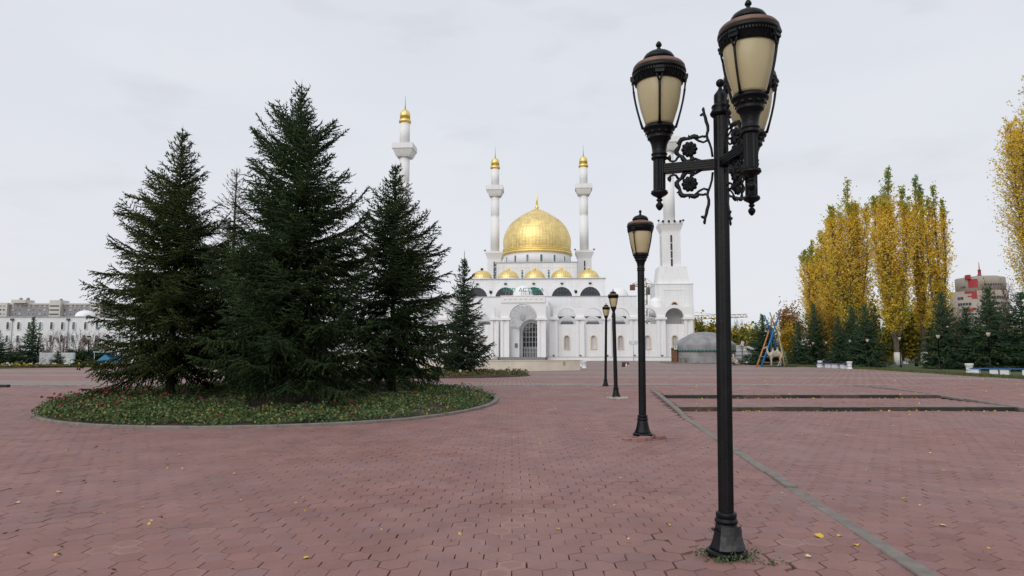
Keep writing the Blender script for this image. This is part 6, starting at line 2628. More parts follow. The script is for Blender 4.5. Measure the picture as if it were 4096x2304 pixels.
# --- benches: urns at the ends, concrete blocks, blue plank
def bench(name, label, urns, blocks, plank):
    x0 = min(p[0] for p in plank)
    pa, pb = on(plank[0][0], plank[0][1]), on(plank[1][0], plank[1][1])
    mid = (pa + pb) / 2
    o = empty(name, (pa.x, pa.y, PLAZA), 0, label, 'bench', 'white block benches with blue planks')
    inv = Matrix.Translation(-Vector((pa.x, pa.y, PLAZA)))
    dirv = (pb - pa).normalized()
    rz = math.atan2(dirv.y, dirv.x)
    L = (pb - pa).length
    for (ua, ub) in blocks:
        # seat blocks follow the bench line
        t0, t1 = (ua - plank[0][0]) / (plank[1][0] - plank[0][0]), (ub - plank[0][0]) / (plank[1][0] - plank[0][0])
        m = MB()
        m.box(L * (t0 + .03 * (t1 - t0)), L * (t1 - .14 * (t1 - t0)), -.24, .28, 0, .37)
        ob = m.build('block', M_WPAINT, o, None, (0, 0, rz))
        bv = ob.modifiers.new('soft', 'BEVEL')
        bv.width = .03
        bv.segments = 2
    for j, yy in enumerate((-.20, .02)):
        m = MB()
        m.box(-.05, L + .05, yy - .105, yy + .105, .375, .43)
        m.build('plank', M_BLUE, o, None, (0, 0, rz))
    for (u, vt, vb) in urns:
        p = on(u, vb)
        q = at(u, vt, p.y)
        s = (q.z - p.z) / .8
        m = MB()
        m.lathe([(.26, 0), (.27, .06), (.25, .12), (.215, .16), (.205, .34), (.219, .345), (.226, .36), (.219, .38), (.21, .39), (.21, .52), (.23, .58), (.262, .62), (.262, .68), (.28, .70), (.28, .78), (.25, .80), (.2, .80), (.19, .62), (0, .6)], 28)
        m.build('urn', M_WPAINT, o, (p.x - pa.x, p.y - pa.y, 0), None, (s, s, s))
    return o


bench('park_bench', 'long white bench with a blue plank and an urn at each end before the poplars',
      [(3281, 1443, 1471), (3399, 1446, 1477)], [(3277, 3302), (3311, 3337), (3338, 3365), (3372, 3389)], ((3276, 1470.5), (3392, 1476)))
bench('park_bench', 'white bench with a blue plank at the right picture edge, urn at its left end',
      [(3879, 1454, 1497)], [(3886, 3927), (3964, 4006), (4006, 4050), (4094, 4136)], ((3884, 1499), (4170, 1505)))
bench('park_bench', 'white bench far back under the poplars, right of the lime washed trunks',
      [(3628, 1441, 1457)], [(3590, 3603), (3609, 3622)], ((3588, 1457), (3626, 1457)))

# --- small park lamps
M_LENS = plain('lamp_lens', (0.62, 0.55, 0.40), 0.4, var=.08)
pl_post = MB()
pl_post.lathe([(.13, 0), (.13, .05), (.10, .09), (.07, .30), (.055, .34), (.05, .4), (.045, 1.0)], 14)
pl_post.lathe([(.045, 1.0), (.04, 2.3), (.06, 2.32), (.06, 2.36), (.04, 2.38)], 14)
pl_post_me = pl_post.mesh('post', M_IRON)
m = MB()
m.lathe([(.07, 2.38), (.115, 2.52), (.15, 2.66)], 14)
pl_lens_me = m.mesh('lens', M_LENS)
m = MB()
m.lathe([(.16, 2.66), (.20, 2.67), (.20, 2.69), (.15, 2.74), (.08, 2.78), (0, 2.80)], 16)
for k in range(4):
    m.tube([(.075 * math.cos(k * PI / 2), .075 * math.sin(k * PI / 2), 2.38), (.158 * math.cos(k * PI / 2), .158 * math.sin(k * PI / 2), 2.67)], .008, 4)
pl_cap_me = m.mesh('lamp_shade', M_IRON)


def park_lamp(u, vt, vb, label, group):
    p = on(u, vb)
    s = (at(u, vt, p.y).z - p.z) / 2.80
    o = empty('park_lamp', (p.x, p.y, PLAZA), u, label, 'park lamp', group)
    o.scale = (s, s, s)
    link('post', pl_post_me, o)
    link('lens', pl_lens_me, o)
    link('lamp_shade', pl_cap_me, o)
    return o


GLr = 'small black park lamps along the right lawn'
for u, vt, vb, lab in [
        (3183, 1370, 1461, 'small park lamp just right of the pole frame'), (3256, 1364, 1462, 'second small park lamp right of the pole frame'),
        (3309, 1361, 1463, 'small park lamp behind the middle of the long bench'), (3405.5, 1354, 1468, 'small park lamp right behind the right urn of the long bench'),
        (3475, 1350, 1476, 'small park lamp standing clear to the right of the long bench'), (3604, 1342, 1471, 'small park lamp in front of the tallest poplar trunks'),
        (3760, 1332, 1481, 'small park lamp between the poplars and the right edge bench'), (3963, 1321, 1490, 'small park lamp behind the bench at the right edge'),
        (3021, 1377, 1456, 'small park lamp left of the pole frame, before the spruce'), (2970, 1383, 1452, 'small park lamp in front of the white tarpaulin')]:
    park_lamp(u, vt, vb, lab, GLr)
GLl = 'small black park lamps on the left lawn'
for u, vt, vb, lab in [(147, 1331, 1467, 'small park lamp before the pointed spruce on the left'), (349, 1342, 1467, 'small park lamp beside the dark hedge on the left')]:
    park_lamp(u, vt, vb, lab, GLl)
# dark bollards on the lawn
for u, vt, vb, lab in [(3667, 1431, 1467, 'short dark bollard beside the lime washed poplar trunk'), (3193, 1436, 1456, 'short dark bollard under the spruces near the first park lamp')]:
    p = on(u, vb)
    h = at(u, vt, p.y).z - p.z
    o = empty('bollard', (p.x, p.y, PLAZA), 0, lab, 'bollard', 'dark bollards on the right lawn')
    m = MB()
    m.lathe([(.16, 0), (.16, h * .55), (.15, h * .56)], 16)
    m.build('post', M_IRON, o)
    m = MB()
    m.lathe([(.15, h * .56), (.15, h * .9), (.165, h * .91), (.165, h * .97), (.1, h)], 16)
    m.build('head', M_MULL, o)

# --- yurt
yp = on(2820, 1453)
yc = Vector((yp.x, yp.y, PLAZA))
ky = yp.y / FPX
yurt = empty('yurt', yc, 0, 'grey canvas yurt with a green patterned band on a plank platform', 'yurt')


def canvas_mat():
    m, nt, b = new_mat('yurt_canvas')
    tc = N(nt, 'ShaderNodeTexCoord')
    n1 = N(nt, 'ShaderNodeTexNoise')
    n1.inputs['Scale'].default_value = 1.1
    n1.inputs['Detail'].default_value = 5
    nt.links.new(tc.outputs['Object'], n1.inputs['Vector'])
    r = N(nt, 'ShaderNodeValToRGB')
    r.color_ramp.elements[0].position, r.color_ramp.elements[1].position = .3, .7
    r.color_ramp.elements[0].color = (.19, .19, .20, 1)
    r.color_ramp.elements[1].color = (.30, .295, .29, 1)
    nt.links.new(n1.outputs['Fac'], r.inputs[0])
    nt.links.new(r.outputs[0], b.inputs['Base Color'])
    b.inputs['Roughness'].default_value = .75
    mp = N(nt, 'ShaderNodeMapping')
    mp.inputs['Scale'].default_value = (.85, .85, .45)
    mp.inputs['Rotation'].default_value = (.5, .7, .3)
    nt.links.new(tc.outputs['Object'], mp.inputs['Vector'])
    n2 = N(nt, 'ShaderNodeTexNoise')
    n2.inputs['Scale'].default_value = 1.0
    n2.inputs['Detail'].default_value = 3
    n2.inputs['Distortion'].default_value = 1.5
    nt.links.new(mp.outputs[0], n2.inputs['Vector'])
    bp = N(nt, 'ShaderNodeBump')
    bp.inputs['Strength'].default_value = .55
    bp.inputs['Distance'].default_value = .30
    nt.links.new(n2.outputs['Fac'], bp.inputs['Height'])
    nt.links.new(bp.outputs[0], b.inputs['Normal'])
    return m


M_CANVAS = canvas_mat()
Rw = 117 * ky
hw_, hr = 72 * ky, 124 * ky
NS = 96


def yurt_r(prof, seed, amp, mode):
    """canvas with folds: vertical hang on the wall, slanting creases on the roof"""
    g_ = np.random.default_rng(seed)
    ph = g_.uniform(0, 6.28, 6)
    vs_, fs_ = [], []
    for j, (r, z) in enumerate(prof):
        for i in range(NS):
            a = 2 * PI * i / NS
            t = j / (len(prof) - 1)
            if mode == 'wall':
                d = amp * (math.sin(a * 11 + ph[0] + 1.5 * t) * .5 + math.sin(a * 23 + ph[1] - 2 * t) * .3) * (1 - .6 * t) + amp * .5 * math.sin(a * 5 + 7 * t + ph[2])
            else:
                d = amp * (math.sin(a * 13 + 5 * t + ph[0]) * .55 + abs(math.sin(a * 6.5 - 9 * t + ph[1])) * .8 * (.4 + .6 * math.sin(2 * a + ph[2]) ** 2) + math.sin(a * 29 + ph[3]) * .25) * math.sin(PI * min(1, t * 1.15)) ** .7
            vs_.append(((r + d) * math.cos(a), (r + d) * math.sin(a), z + (d * .5 if mode != 'wall' else 0)))
    for j in range(len(prof) - 1):
        for i in range(NS):
            fs_.append((j * NS + i, j * NS + (i + 1) % NS, (j + 1) * NS + (i + 1) % NS, (j + 1) * NS + i))
    return vs_, fs_


m = MB()
m.add(*yurt_r([(Rw * .985, .12 + hw_ * t / 10) for t in range(11)], 3, .06, 'wall'), True)
m.build('wall', M_CANVAS, yurt)
m = MB()
pr_ = [(Rw * 1.0, .10 + hw_ * .72), (Rw * 1.015, .12 + hw_ * .9), (Rw * 1.0, .12 + hw_ * 1.0), (Rw * .93, hw_ * 1.10), (Rw * .80, hw_ + (hr - hw_) * .34), (Rw * .66, hw_ + (hr - hw_) * .55), (Rw * .5, hw_ + (hr - hw_) * .74), (Rw * .34, hw_ + (hr - hw_) * .89), (Rw * .2, hw_ + (hr - hw_) * .97), (Rw * .08, hr), (0.001, hr)]
m.add(*yurt_r(pr_, 5, .16, 'roof'), True)
m.build('roof', M_CANVAS, yurt)
# patterned band
zb0, zb1 = 46 * ky, 56 * ky
m = MB()
m.lathe([(Rw * 1.022, zb0), (Rw * 1.022, zb1)], 72)
band = m.build('band', plain('band_cloth', (.11, .19, .18), .7, var=.1), yurt)
m = MB()
nz = 54
for k in range(nz):
    a0, a1 = 2 * PI * k / nz, 2 * PI * (k + 1) / nz
    am = (a0 + a1) / 2
    rr = Rw * 1.022 + .012
    P3 = lambda a, z: (rr * math.cos(a), rr * math.sin(a), z)
    m.add([P3(a0 + .008, zb0 + .03), P3(a1 - .008, zb0 + .03), P3(am, zb1 - .04)], [(0, 1, 2)])
m.build('pattern', plain('band_pattern', (.01, .05, .055), .7), band)
# platform of planks
root = empty('platform', yc, 0, 'low plank platform under the grey yurt', 'platform')
pw = Rw * 1.28
for k in range(16):
    m = MB()
    y0 = -pw + 2 * pw * k / 16
    m.box(-pw * 1.02 + rng.uniform(0, .25), pw * (1.02 if k > 3 else 1.12) - rng.uniform(0, .2), y0 + .01, y0 + 2 * pw / 16 - .01, 0.003, .112 + rng.uniform(0, .006))
    m.build('plank', M_PLANK, root)
# door of the yurt on its left side
m = MB()
m.box(-.14, .14, -.55, .55, .12, 1.62)
dr_ = m.build('door', M_WOOD, yurt, (-Rw - .22, -.3, 0))
m = MB()
for y in (-.62, .62):
    m.box(-.2, .2, y - .06, y + .06, .12, 1.75)
m.box(-.2, .2, -.68, .68, 1.752, 1.87)
m.build('frame', M_WOOD, dr_)
m = MB()
m.lathe([(.02, 0), (.03, .03), (0, .05)], 8, M=Matrix.Translation((-.15, .35, .85)) @ Matrix.Rotation(R(-90), 4, 'Y'))
m.build('handle', M_GOLDP, dr_)
# sign board hung beside the door
m = MB()
p = at(2702, 1389, yc.y - 1.2)
m.box(-.20, .20, -.015, .015, -.27, .27)
sg = m.build('sign_board', plain('sign_white', (.55, .62, .58), .5, var=.05), None, (p.x, p.y, p.z), (0, R(-5), 0))
tag(sg, 'small white board with green print hung at the yurt door', 'sign')
for k in range(6):
    m = MB()
    z = .2 - .065 * k
    m.box(-.12 + .02 * (k % 2), .12 - .03 * (k % 3), -.019, -.016, z - .022, z + .022)
    m.build('print_line', plain('sign_print', (.03, .24, .20), .6) if k == 0 else bpy.data.materials['sign_print'], sg)
# wooden trestle stool by the door
p = on(2708, 1453)
st = empty('stool', (p.x + .1, yc.y - 2.6, PLAZA + .12), .3, 'little wooden stool beside the yurt door', 'stool')
m = MB()
m.box(-.42, .42, -.16, .16, .44, .49)
m.build('seat', M_WOOD, st)
for sx in (-1, 1):
    for sy in (-1, 1):
        m = MB()
        m.tube([(sx * .28, sy * .1, .44), (sx * .36, sy * .15, 0)], .03, 6)
        m.build('leg', M_WOOD, st)

# --- white tarpaulin screen
t0, t1 = on(2942, 1450), on(3048, 1452)
ty = 84.0
ta, tb = at(2942, 1450, ty), at(3046, 1452, ty - 3)
ta.z = tb.z = PLAZA
tarp = empty('tarpaulin_screen', ta, 0, 'sagging white tarpaulin stretched between posts beside the yurt', 'screen')
nx_, nz_ = 60, 20
dv = (tb - ta)
hgt = at(2942, 1386, ty).z - PLAZA
vs_, fs_ = [], []
for j in range(nz_ + 1):
    for i in range(nx_ + 1):
        s, t = i / nx_, j / nz_
        # swags hanging from the upper left corner
        d = .07 * math.sin(9 * (t * 1.2 + .9 * (s - .3) ** 2) * 2.2 + 2 * s) + .04 * math.sin(20 * s + 6 * t)
        zz = .30 + (hgt - .30) * t - (.05 * math.sin(PI * s * 2) ** 2 if t > .9 else 0)
        vs_.append((dv.x * s, dv.y * s - .1 + d * (1 - .2 * t), zz))
for j in range(nz_):
    for i in range(nx_):
        a = j * (nx_ + 1) + i
        fs_.append((a, a + 1, a + nx_ + 2, a + nx_ + 1))
m = MB()
m.add(vs_, fs_, True)
tc_ = m.build('sheet', plain('tarp_white', (.50, .50, .52), .6, var=.06), tarp)
tc_.modifiers.new('thick', 'SOLIDIFY').thickness = .01
for s in (0, .33, .66, 1):
    m = MB()
    m.tube([(dv.x * s, dv.y * s + .1, 0), (dv.x * s, dv.y * s + .1, hgt + .05)], .05, 8)
    m.build('post', M_PLANK, tarp)
m = MB()
m.box(0, dv.x * .55, .12, 2.2, hgt + .06, hgt + .16)
m.build('roof_sheet', M_WPAINT, tarp)
m = MB()
m.box(dv.x * .57, dv.x * .96, .12, 2.0, hgt + .07, hgt + .30)
m.build('roof_boards', M_WOOD, tarp)
m = MB()
m.box(.05, dv.x * .45, .15, .8, 0, .28)
m.build('footing', M_STONE, tarp)
dish = empty('floodlight', at(2966, 1384, ty - .8), 0, 'pale tilted floodlight standing on the roof behind the tarpaulin', 'floodlight')
m = MB()
m.box(-.14, .14, -.12, .12, .1, .62)
m.build('housing', M_WMULL, dish, None, (R(10), R(18), 0))
m = MB()
m.box(-.03, .03, -.03, .03, -.15, .15)
m.build('bracket', M_MULL, dish)

# --- frame of painted poles (a huge swing or tripod) with the camel before it
tp0 = on(3090, 1466)
TY = tp0.y
kp = .2209 * TY / FPX


def tpx(x, y, dy=0.0):
    """pole point in the close crop, in metres from the frame's foot; dy is its depth"""
    q = at(3000 + x * .2209, 1180 + y * .2209, TY + dy)
    return Vector((q.x - tp0.x, dy, q.z - PLAZA))


frame = empty('pole_frame', (tp0.x, TY, PLAZA), 0, 'tall crossed frame of blue, green and yellow painted poles', 'pole frame')
M_PB = plain('pole_blue', (.015, .12, .34), .55, var=.25, scale=3)
M_PG = plain('pole_green', (.06, .20, .15), .6, var=.3, scale=3)
M_PY = plain('pole_yellow', (.42, .27, .09), .6, var=.25, scale=3)
M_PO = plain('pole_orange', (.40, .17, .05), .6, var=.3, scale=3)
M_PW = plain('pole_wood', (.20, .14, .10), .8, var=.3, scale=3)


def pole(a, b_, r0, r1, mat, name='pole'):
    m = MB()
    a, b_ = Vector(a), Vector(b_)
    pts_ = [a + (b_ - a) * t + Vector((0.015 * math.sin(5 * t), .01 * math.sin(4 * t + 1), 0)) for t in (0, .25, .5, .75, 1)]
    m.tube(pts_, [r0 + (r1 - r0) * t for t in (0, .25, .5, .75, 1)], 8)
    return m.build(name, mat, frame)


def ground0(x, dy):
    p = tpx(x, 1288, dy)
    p.z = 0
    return p


pole(ground0(122, -1.0), tpx(445, 355, .5), .085, .05, M_PO)
pole(ground0(205, -1.35), tpx(540, 315, .2), .09, .055, M_PB)
pole(ground0(592, 1.1), tpx(265, 370, -.6), .085, .06, M_PB)
pole(ground0(625, -1.1), tpx(478, 500, .0), .085, .055, M_PY)
pole(ground0(698, -.6), tpx(360, 315, .6), .085, .055, M_PG)
pole(ground0(385, 1.4), tpx(383, 432, -.2), .075, .055, M_PG)
pole(tpx(355, 572, -.2), tpx(470, 515, .1), .06, .06, M_PW, 'cross_beam')
pole(tpx(158, 1118, -1.0), tpx(664, 1118, -.7), .055, .05, M_PG, 'cross_beam')
pole(tpx(245, 1224, .9), tpx(664, 1224, .6), .05, .05, M_PW, 'cross_beam')
for k in range(5):
    pole(tpx(588 + 6 * k, 1080 + 42 * k, -.9), tpx(640 + 9 * k, 1084 + 42 * k, -.75), .025, .025, M_PY, 'rung')
m = MB()
m.tube([tpx(543, 320, .2), tpx(536, 400, .2), tpx(530, 485, .2)], .035, 6)
m.build('rope', M_PG, frame)
m = MB()
for c_ in ((362, 575), (455, 530)):
    p = tpx(c_[0], c_[1], 0)
    for q in range(5):
        m.tube([(p.x + .13 * math.cos(a), p.y + .13 * math.sin(a), p.z - .12 + .06 * q + .03 * math.sin(a)) for a in [2 * PI * i / 10 for i in range(11)]], .03, 5)
m.build('lashing', M_PW, frame)
mat_g = tag(None or (lambda mm: mm.build('mat', plain('green_mat', (.018, .032, .016), .9, var=.4, scale=5), None, (tp0.x + .15, TY - 1.1, PLAZA)))(
    MB().lathe([(1.7, 0.002), (1.7, .05), (1.65, .06)], 36)), 'round dark green mat under the standing camel', 'mat')
mat_g.scale = (1, .8, 1)

# --- camels: one skinned body each
M_CAMEL = plain('camel_hide', (.40, .345, .27), .85, var=.22, scale=2.2, bump=.5, bscale=9)


def skin_body(name, verts, edges, radii, mat, parent, sub=2):
    me = bpy.data.meshes.new(name)
    me.from_pydata(verts, edges, [])
    o = link(name, me, parent)
    me.materials.append(mat)
    sk = o.modifiers.new('skin', 'SKIN')
    sk.use_smooth_shade = True
    if not me.skin_vertices:
        bpy.context.view_layer.objects.active = o
    sv = me.skin_vertices[0].data
    for i, r in enumerate(radii):
        sv[i].radius = r if isinstance(r, tuple) else (r, r)
    sv[0].use_root = True
    ss = o.modifiers.new('sub', 'SUBSURF')
    ss.levels = ss.render_levels = sub
    return o


def body_from(chains, name, mat, parent, sub=2):
    """chains of (point, radius); a point given as an int refers to an earlier vertex"""
    verts, edges, radii = [], [], []
    for ch in chains:
        prev = None
        for it in ch:
            if isinstance(it, int):
                cur = it
            else:
                (x, y, z), r = it
                verts.append((x, y, z))
                radii.append(r)
                cur = len(verts) - 1
            if prev is not None:
                edges.append((prev, cur))
            prev = cur
    return skin_body(name, verts, edges, radii, mat, parent, sub)


cm_ = at(3088, 1463, TY - .2)
camel = empty('camel_statue', (tp0.x - .42, TY - 1.9, PLAZA + .06), 0, 'pale two-humped camel statue standing before the painted pole frame', 'camel statue')
# faces -x; trunk vertices 0..4
chains = [
    [((0.02, 0, 1.12), (.27, .30)), ((-.26, 0, 1.11), (.26, .30)), ((-.48, 0, 1.13), (.20, .24))],            # 0 1 2
    [0, ((.28, 0, 1.14), (.25, .26)), ((.50, 0, 1.20), (.19, .21))],                                        # 3 4
    [2, ((-.62, 0, 1.12), .155), ((-.72, 0, 1.26), .115), ((-.755, 0, 1.45), .09), ((-.78, 0, 1.64), .08), ((-.84, 0, 1.76), .082), ((-.96, 0, 1.735), .075), ((-1.05, 0, 1.68), .058), ((-1.10, 0, 1.655), .044)],   # 5..12
    [1, ((-.24, 0, 1.42), (.13, .12)), ((-.235, 0, 1.56), (.10, .09)), ((-.225, 0, 1.66), (.07, .06))],       # 13..15
    [3, ((.20, 0, 1.45), (.14, .13)), ((.20, 0, 1.60), (.11, .10)), ((.20, 0, 1.72), (.075, .06))],           # 16..18
    [4, ((.60, 0, 1.12), .04), ((.67, 0, .98), .028), ((.70, 0, .80), .022)],                                 # tail
]
for sy, fx, hx in ((-1, -.03, .05), (1, .06, .0)):
    chains.append([2, ((-.46 + fx * .3, sy * .16, .92), .115), ((-.45 + fx, sy * .17, .62), .068), ((-.44 + fx, sy * .17, .50), .066), ((-.43 + fx, sy * .17, .16), .046), ((-.45 + fx, sy * .17, .05), .07)])
    off_h = -.26 if sy < 0 else .13
    chains.append([4, ((.46, sy * .16, .95), .15), ((.40 + off_h * .2, sy * .18, .72), .095), ((.50 + off_h * .6, sy * .18, .46), .058), ((.40 + off_h * .9, sy * .18, .18), .046), ((.36 + off_h * .95, sy * .18, .05), .068)])
body_from(chains, 'body', M_CAMEL, camel)
m = MB()
for sy in (-1, 1):
    m.tube([(-.80, sy * .06, 1.81), (-.775, sy * .095, 1.86), (-.77, sy * .10, 1.90)], [.028, .03, .008], 7)
m.build('ears', M_CAMEL, camel)
m = MB()
for sy in (-1, 1):
    m.lathe([(.0, -.018), (.013, -.013), (.018, 0), (.013, .013), (0, .018)], 8, (-.93, sy * .062, 1.765))
m.build('eyes', M_BLK, camel)
# tufts on the humps
m = MB()
for hx_, hz in ((-.225, 1.66), (.20, 1.72)):
    for k in range(14):
        a = 2 * PI * k / 14
        m.tube([(hx_ + .05 * math.cos(a), .05 * math.sin(a), hz - .06), (hx_ + .09 * math.cos(a), .085 * math.sin(a), hz + .01), (hx_ + .05 * math.cos(a), .05 * math.sin(a), hz + .07)], [.03, .03, .012], 5)
m.build('hump_tufts', plain('tuft_hair', (.24, .18, .13), .9, var=.3, scale=6), camel)

# kneeling camel behind the near pole
kq = on(2925, 1461)
kn = empty('camel_statue', (kq.x + .05, kq.y, PLAZA + .05), R(14), 'kneeling camel statue half hidden by the near lamp post beside the yurt', 'camel statue')
chains = [
    [((0, 0, .46), (.30, .33)), ((-.34, 0, .48), (.29, .32)), ((-.60, 0, .52), (.22, .26))],
    [0, ((.30, 0, .44), (.28, .30)), ((.52, 0, .38), (.22, .24))],
    [2, ((-.80, 0, .56), .16), ((-.95, 0, .74), .12), ((-1.0, 0, .98), .095), ((-1.04, 0, 1.16), .09), ((-1.18, 0, 1.15), .08), ((-1.30, 0, 1.08), .05)],
    [1, ((-.32, 0, .80), (.15, .13)), ((-.31, 0, .98), (.11, .09)), ((-.30, 0, 1.08), (.07, .06))],
    [3, ((.22, 0, .80), (.16, .14)), ((.22, 0, 1.0), (.12, .10)), ((.21, 0, 1.14), (.075, .06))],
    [4, ((.64, 0, .30), .05), ((.70, 0, .14), .03)],
]
for sy in (-1, 1):
    chains.append([4, ((.50, sy * .26, .34), .17), ((.22, sy * .32, .16), .11), ((.52, sy * .33, .08), .065), ((.70, sy * .33, .06), .06)])
    chains.append([2, ((-.58, sy * .22, .30), .11), ((-.80, sy * .24, .10), .075), ((-.52, sy * .25, .07), .055)])
body_from(chains, 'body', M_CAMEL, kn)
m = MB()
for sy in (-1, 1):
    m.tube([(-1.0, sy * .06, 1.22), (-.98, sy * .10, 1.28), (-.97, sy * .10, 1.32)], [.028, .03, .008], 7)
m.build('ears', M_CAMEL, kn)
m = MB()
m.lathe([(1.0, .002), (1.0, .045), (.96, .05)], 30)
mt = m.build('mat', bpy.data.materials['green_mat'], None, (kq.x, kq.y, PLAZA))
mt.scale = (1.1, .7, 1)
tag(mt, 'dark green mat under the kneeling camel', 'mat')

# --- floodlight mast before the arcade
p = on(2535, 1450)
mast = empty('floodlight_mast', (p.x, p.y, PLAZA), 0, 'thin grey mast with two square floodlights before the arcade', 'floodlight mast')
zt_ = at(2535, 1378, p.y).z - PLAZA
m = MB()
m.tube([(0, 0, 0), (0, 0, zt_)], .045, 8)
m.build('pole', M_LEAD, mast)
m = MB()
m.box(-.42, .42, -.03, .03, zt_ - .03, zt_ + .03)
m.build('cross_bar', M_LEAD, mast)
for s in (-1, 1):
    m = MB()
    m.box(s * .35 - .19, s * .35 + .19, -.12, .12, zt_ + .08, zt_ + .46)
    hd = m.build('floodlight', M_LEAD, mast)
    m = MB()
    m.box(s * .35 - .15, s * .35 + .15, -.135, -.123, zt_ + .12, zt_ + .42)
    m.build('lens', M_WMULL, hd)

# --- black notice board lying on edge with a painted traffic cone
p = on(2503, 1468)
bd = empty('black_board', (p.x, p.y, PLAZA), R(4), 'small black board standing on the plaza with an orange and white cone beside it', 'board')
kk = p.y / FPX
m = MB()
m.add([(-14 * kk, 0, 0), (12.5 * kk, 0, 0), (15 * kk, .25, 19.5 * kk), (-12 * kk, .25, 19.5 * kk), (-14 * kk, .35, 0), (12.5 * kk, .35, 0), (15 * kk, .33, 19.5 * kk), (-12 * kk, .33, 19.5 * kk)],
      [(0, 1, 2, 3), (5, 4, 7, 6), (4, 0, 3, 7), (1, 5, 6, 2), (3, 2, 6, 7), (0, 4, 5, 1)])
m.build('panel', plain('board_black', (.012, .014, .02), .35, var=.5, scale=2), bd)
m = MB()
m.lathe([(5.2 * kk, 0), (5.2 * kk, .03), (4.1 * kk, .031), (1.6 * kk, 16 * kk), (1.3 * kk, 19 * kk)], 20, (1.5 * kk, -.12, 0))
cone_o = tag(m.build('traffic_cone', plain('cone_white', (.62, .56, .52), .5, var=.15), None, (p.x, p.y, PLAZA)), 'small pale traffic cone with an orange tip before the black board', 'traffic cone')
for z0, z1 in ((15.2, 19.2), (0.8, 4.4)):
    m = MB()
    rr = lambda z: (4.1 - 2.5 * z / 16) * kk + .006
    m.lathe([(rr(z0), z0 * kk), (rr(z1), z1 * kk)], 20, (1.5 * kk, -.12, 0))
    m.build('orange_band', plain('cone_orange', (.5, .07, .02), .5) if 'cone_orange' not in bpy.data.materials else bpy.data.materials['cone_orange'], cone_o)
m = MB()
m.lathe([(2.0 * kk, 0), (2.0 * kk, 3 * kk), (4.2 * kk, 9 * kk), (4.2 * kk, 12 * kk), (3.2 * kk, 14.5 * kk), (0, 15.2 * kk)], 18, (9.4 * kk, -.16, 0))
po_ = tag(m.build('paper_lamp', plain('lamp_cream', (.58, .50, .46), .5, var=.2), None, (p.x, p.y, PLAZA)), 'pale bulb shaped object with a brown cap beside the cone', 'ornament')
m = MB()
m.lathe([(4.5 * kk, 9.2 * kk), (4.6 * kk, 12.2 * kk), (3.5 * kk, 14.8 * kk), (0, 15.6 * kk)], 18, (9.4 * kk, -.16, 0))
m.build('cap', plain('cap_brown', (.13, .05, .03), .6), po_)

# --- left side: white trailer, blue tent
ty2 = 63.5
a_, b__ = at(150, 1462, ty2), at(270, 1462, ty2)
tr = empty('white_trailer', (a_.x, ty2, PLAZA), R(30), 'low white panelled trailer behind the young spruce on the left', 'trailer')
W_ = b__.x - a_.x
H_ = at(200, 1411, ty2).z - PLAZA
m = MB()
m.box(0.1, W_, 0, 1.8, .18, H_)
m.build('body', M_WPAINT, tr)
for k in range(3):
    m = MB()
    m.box(.1, W_, -.02, -.004, H_ - .12 - .17 * k, H_ - .10 - .17 * k)
    m.build('trim', M_LEAD, tr)
m = MB()
m.box(W_ - .08, W_ + .02, -.04, .1, .1, H_ + .02)
m.build('corner_post', plain('pale_blue', (.30, .50, .55), .5), tr)
m = MB()
m.box(W_ * .60, W_ * .60 + .06, -.03, -.004, .18, H_)
m.build('seam', M_LEAD, tr)
for x in (.5, W_ - .6):
    m = MB()
    m.lathe([(.2, -.07), (.22, -.05), (.22, .05), (.2, .07)], 16, M=Matrix.Translation((x, .2, .22)) @ Matrix.Rotation(R(90), 4, 'X'))
    m.build('wheel', M_BLK, tr)
q0 = at(378, 1460, 66)
tent = empty('blue_tent', (q0.x, 66, PLAZA), 0, 'bright blue tent partly hidden by the left spruce', 'tent')
m = MB()
m.add([(-.5, 0, 0), (2.4, 0, 0), (1.0, 0, 1.15), (-.5, 2, 0), (2.4, 2, 0), (1.0, 2, 1.15)], [(0, 1, 2), (3, 5, 4), (0, 2, 5, 3), (1, 4, 5, 2), (0, 3, 4, 1)])
m.build('canvas', plain('tent_blue', (.03, .22, .42), .6), tent)
m = MB()
m.box(-.1, 2.2, -.2, 2.1, 1.35, 1.43)
m.build('awning', plain('tent_pale', (.35, .55, .62), .6), tent)
for x, y in ((0, -.1), (2.1, -.1), (0, 2), (2.1, 2)):
    m = MB()
    m.tube([(x, y, 0), (x, y, 1.35)], .03, 6)
    m.build('pole', M_LEAD, tent)

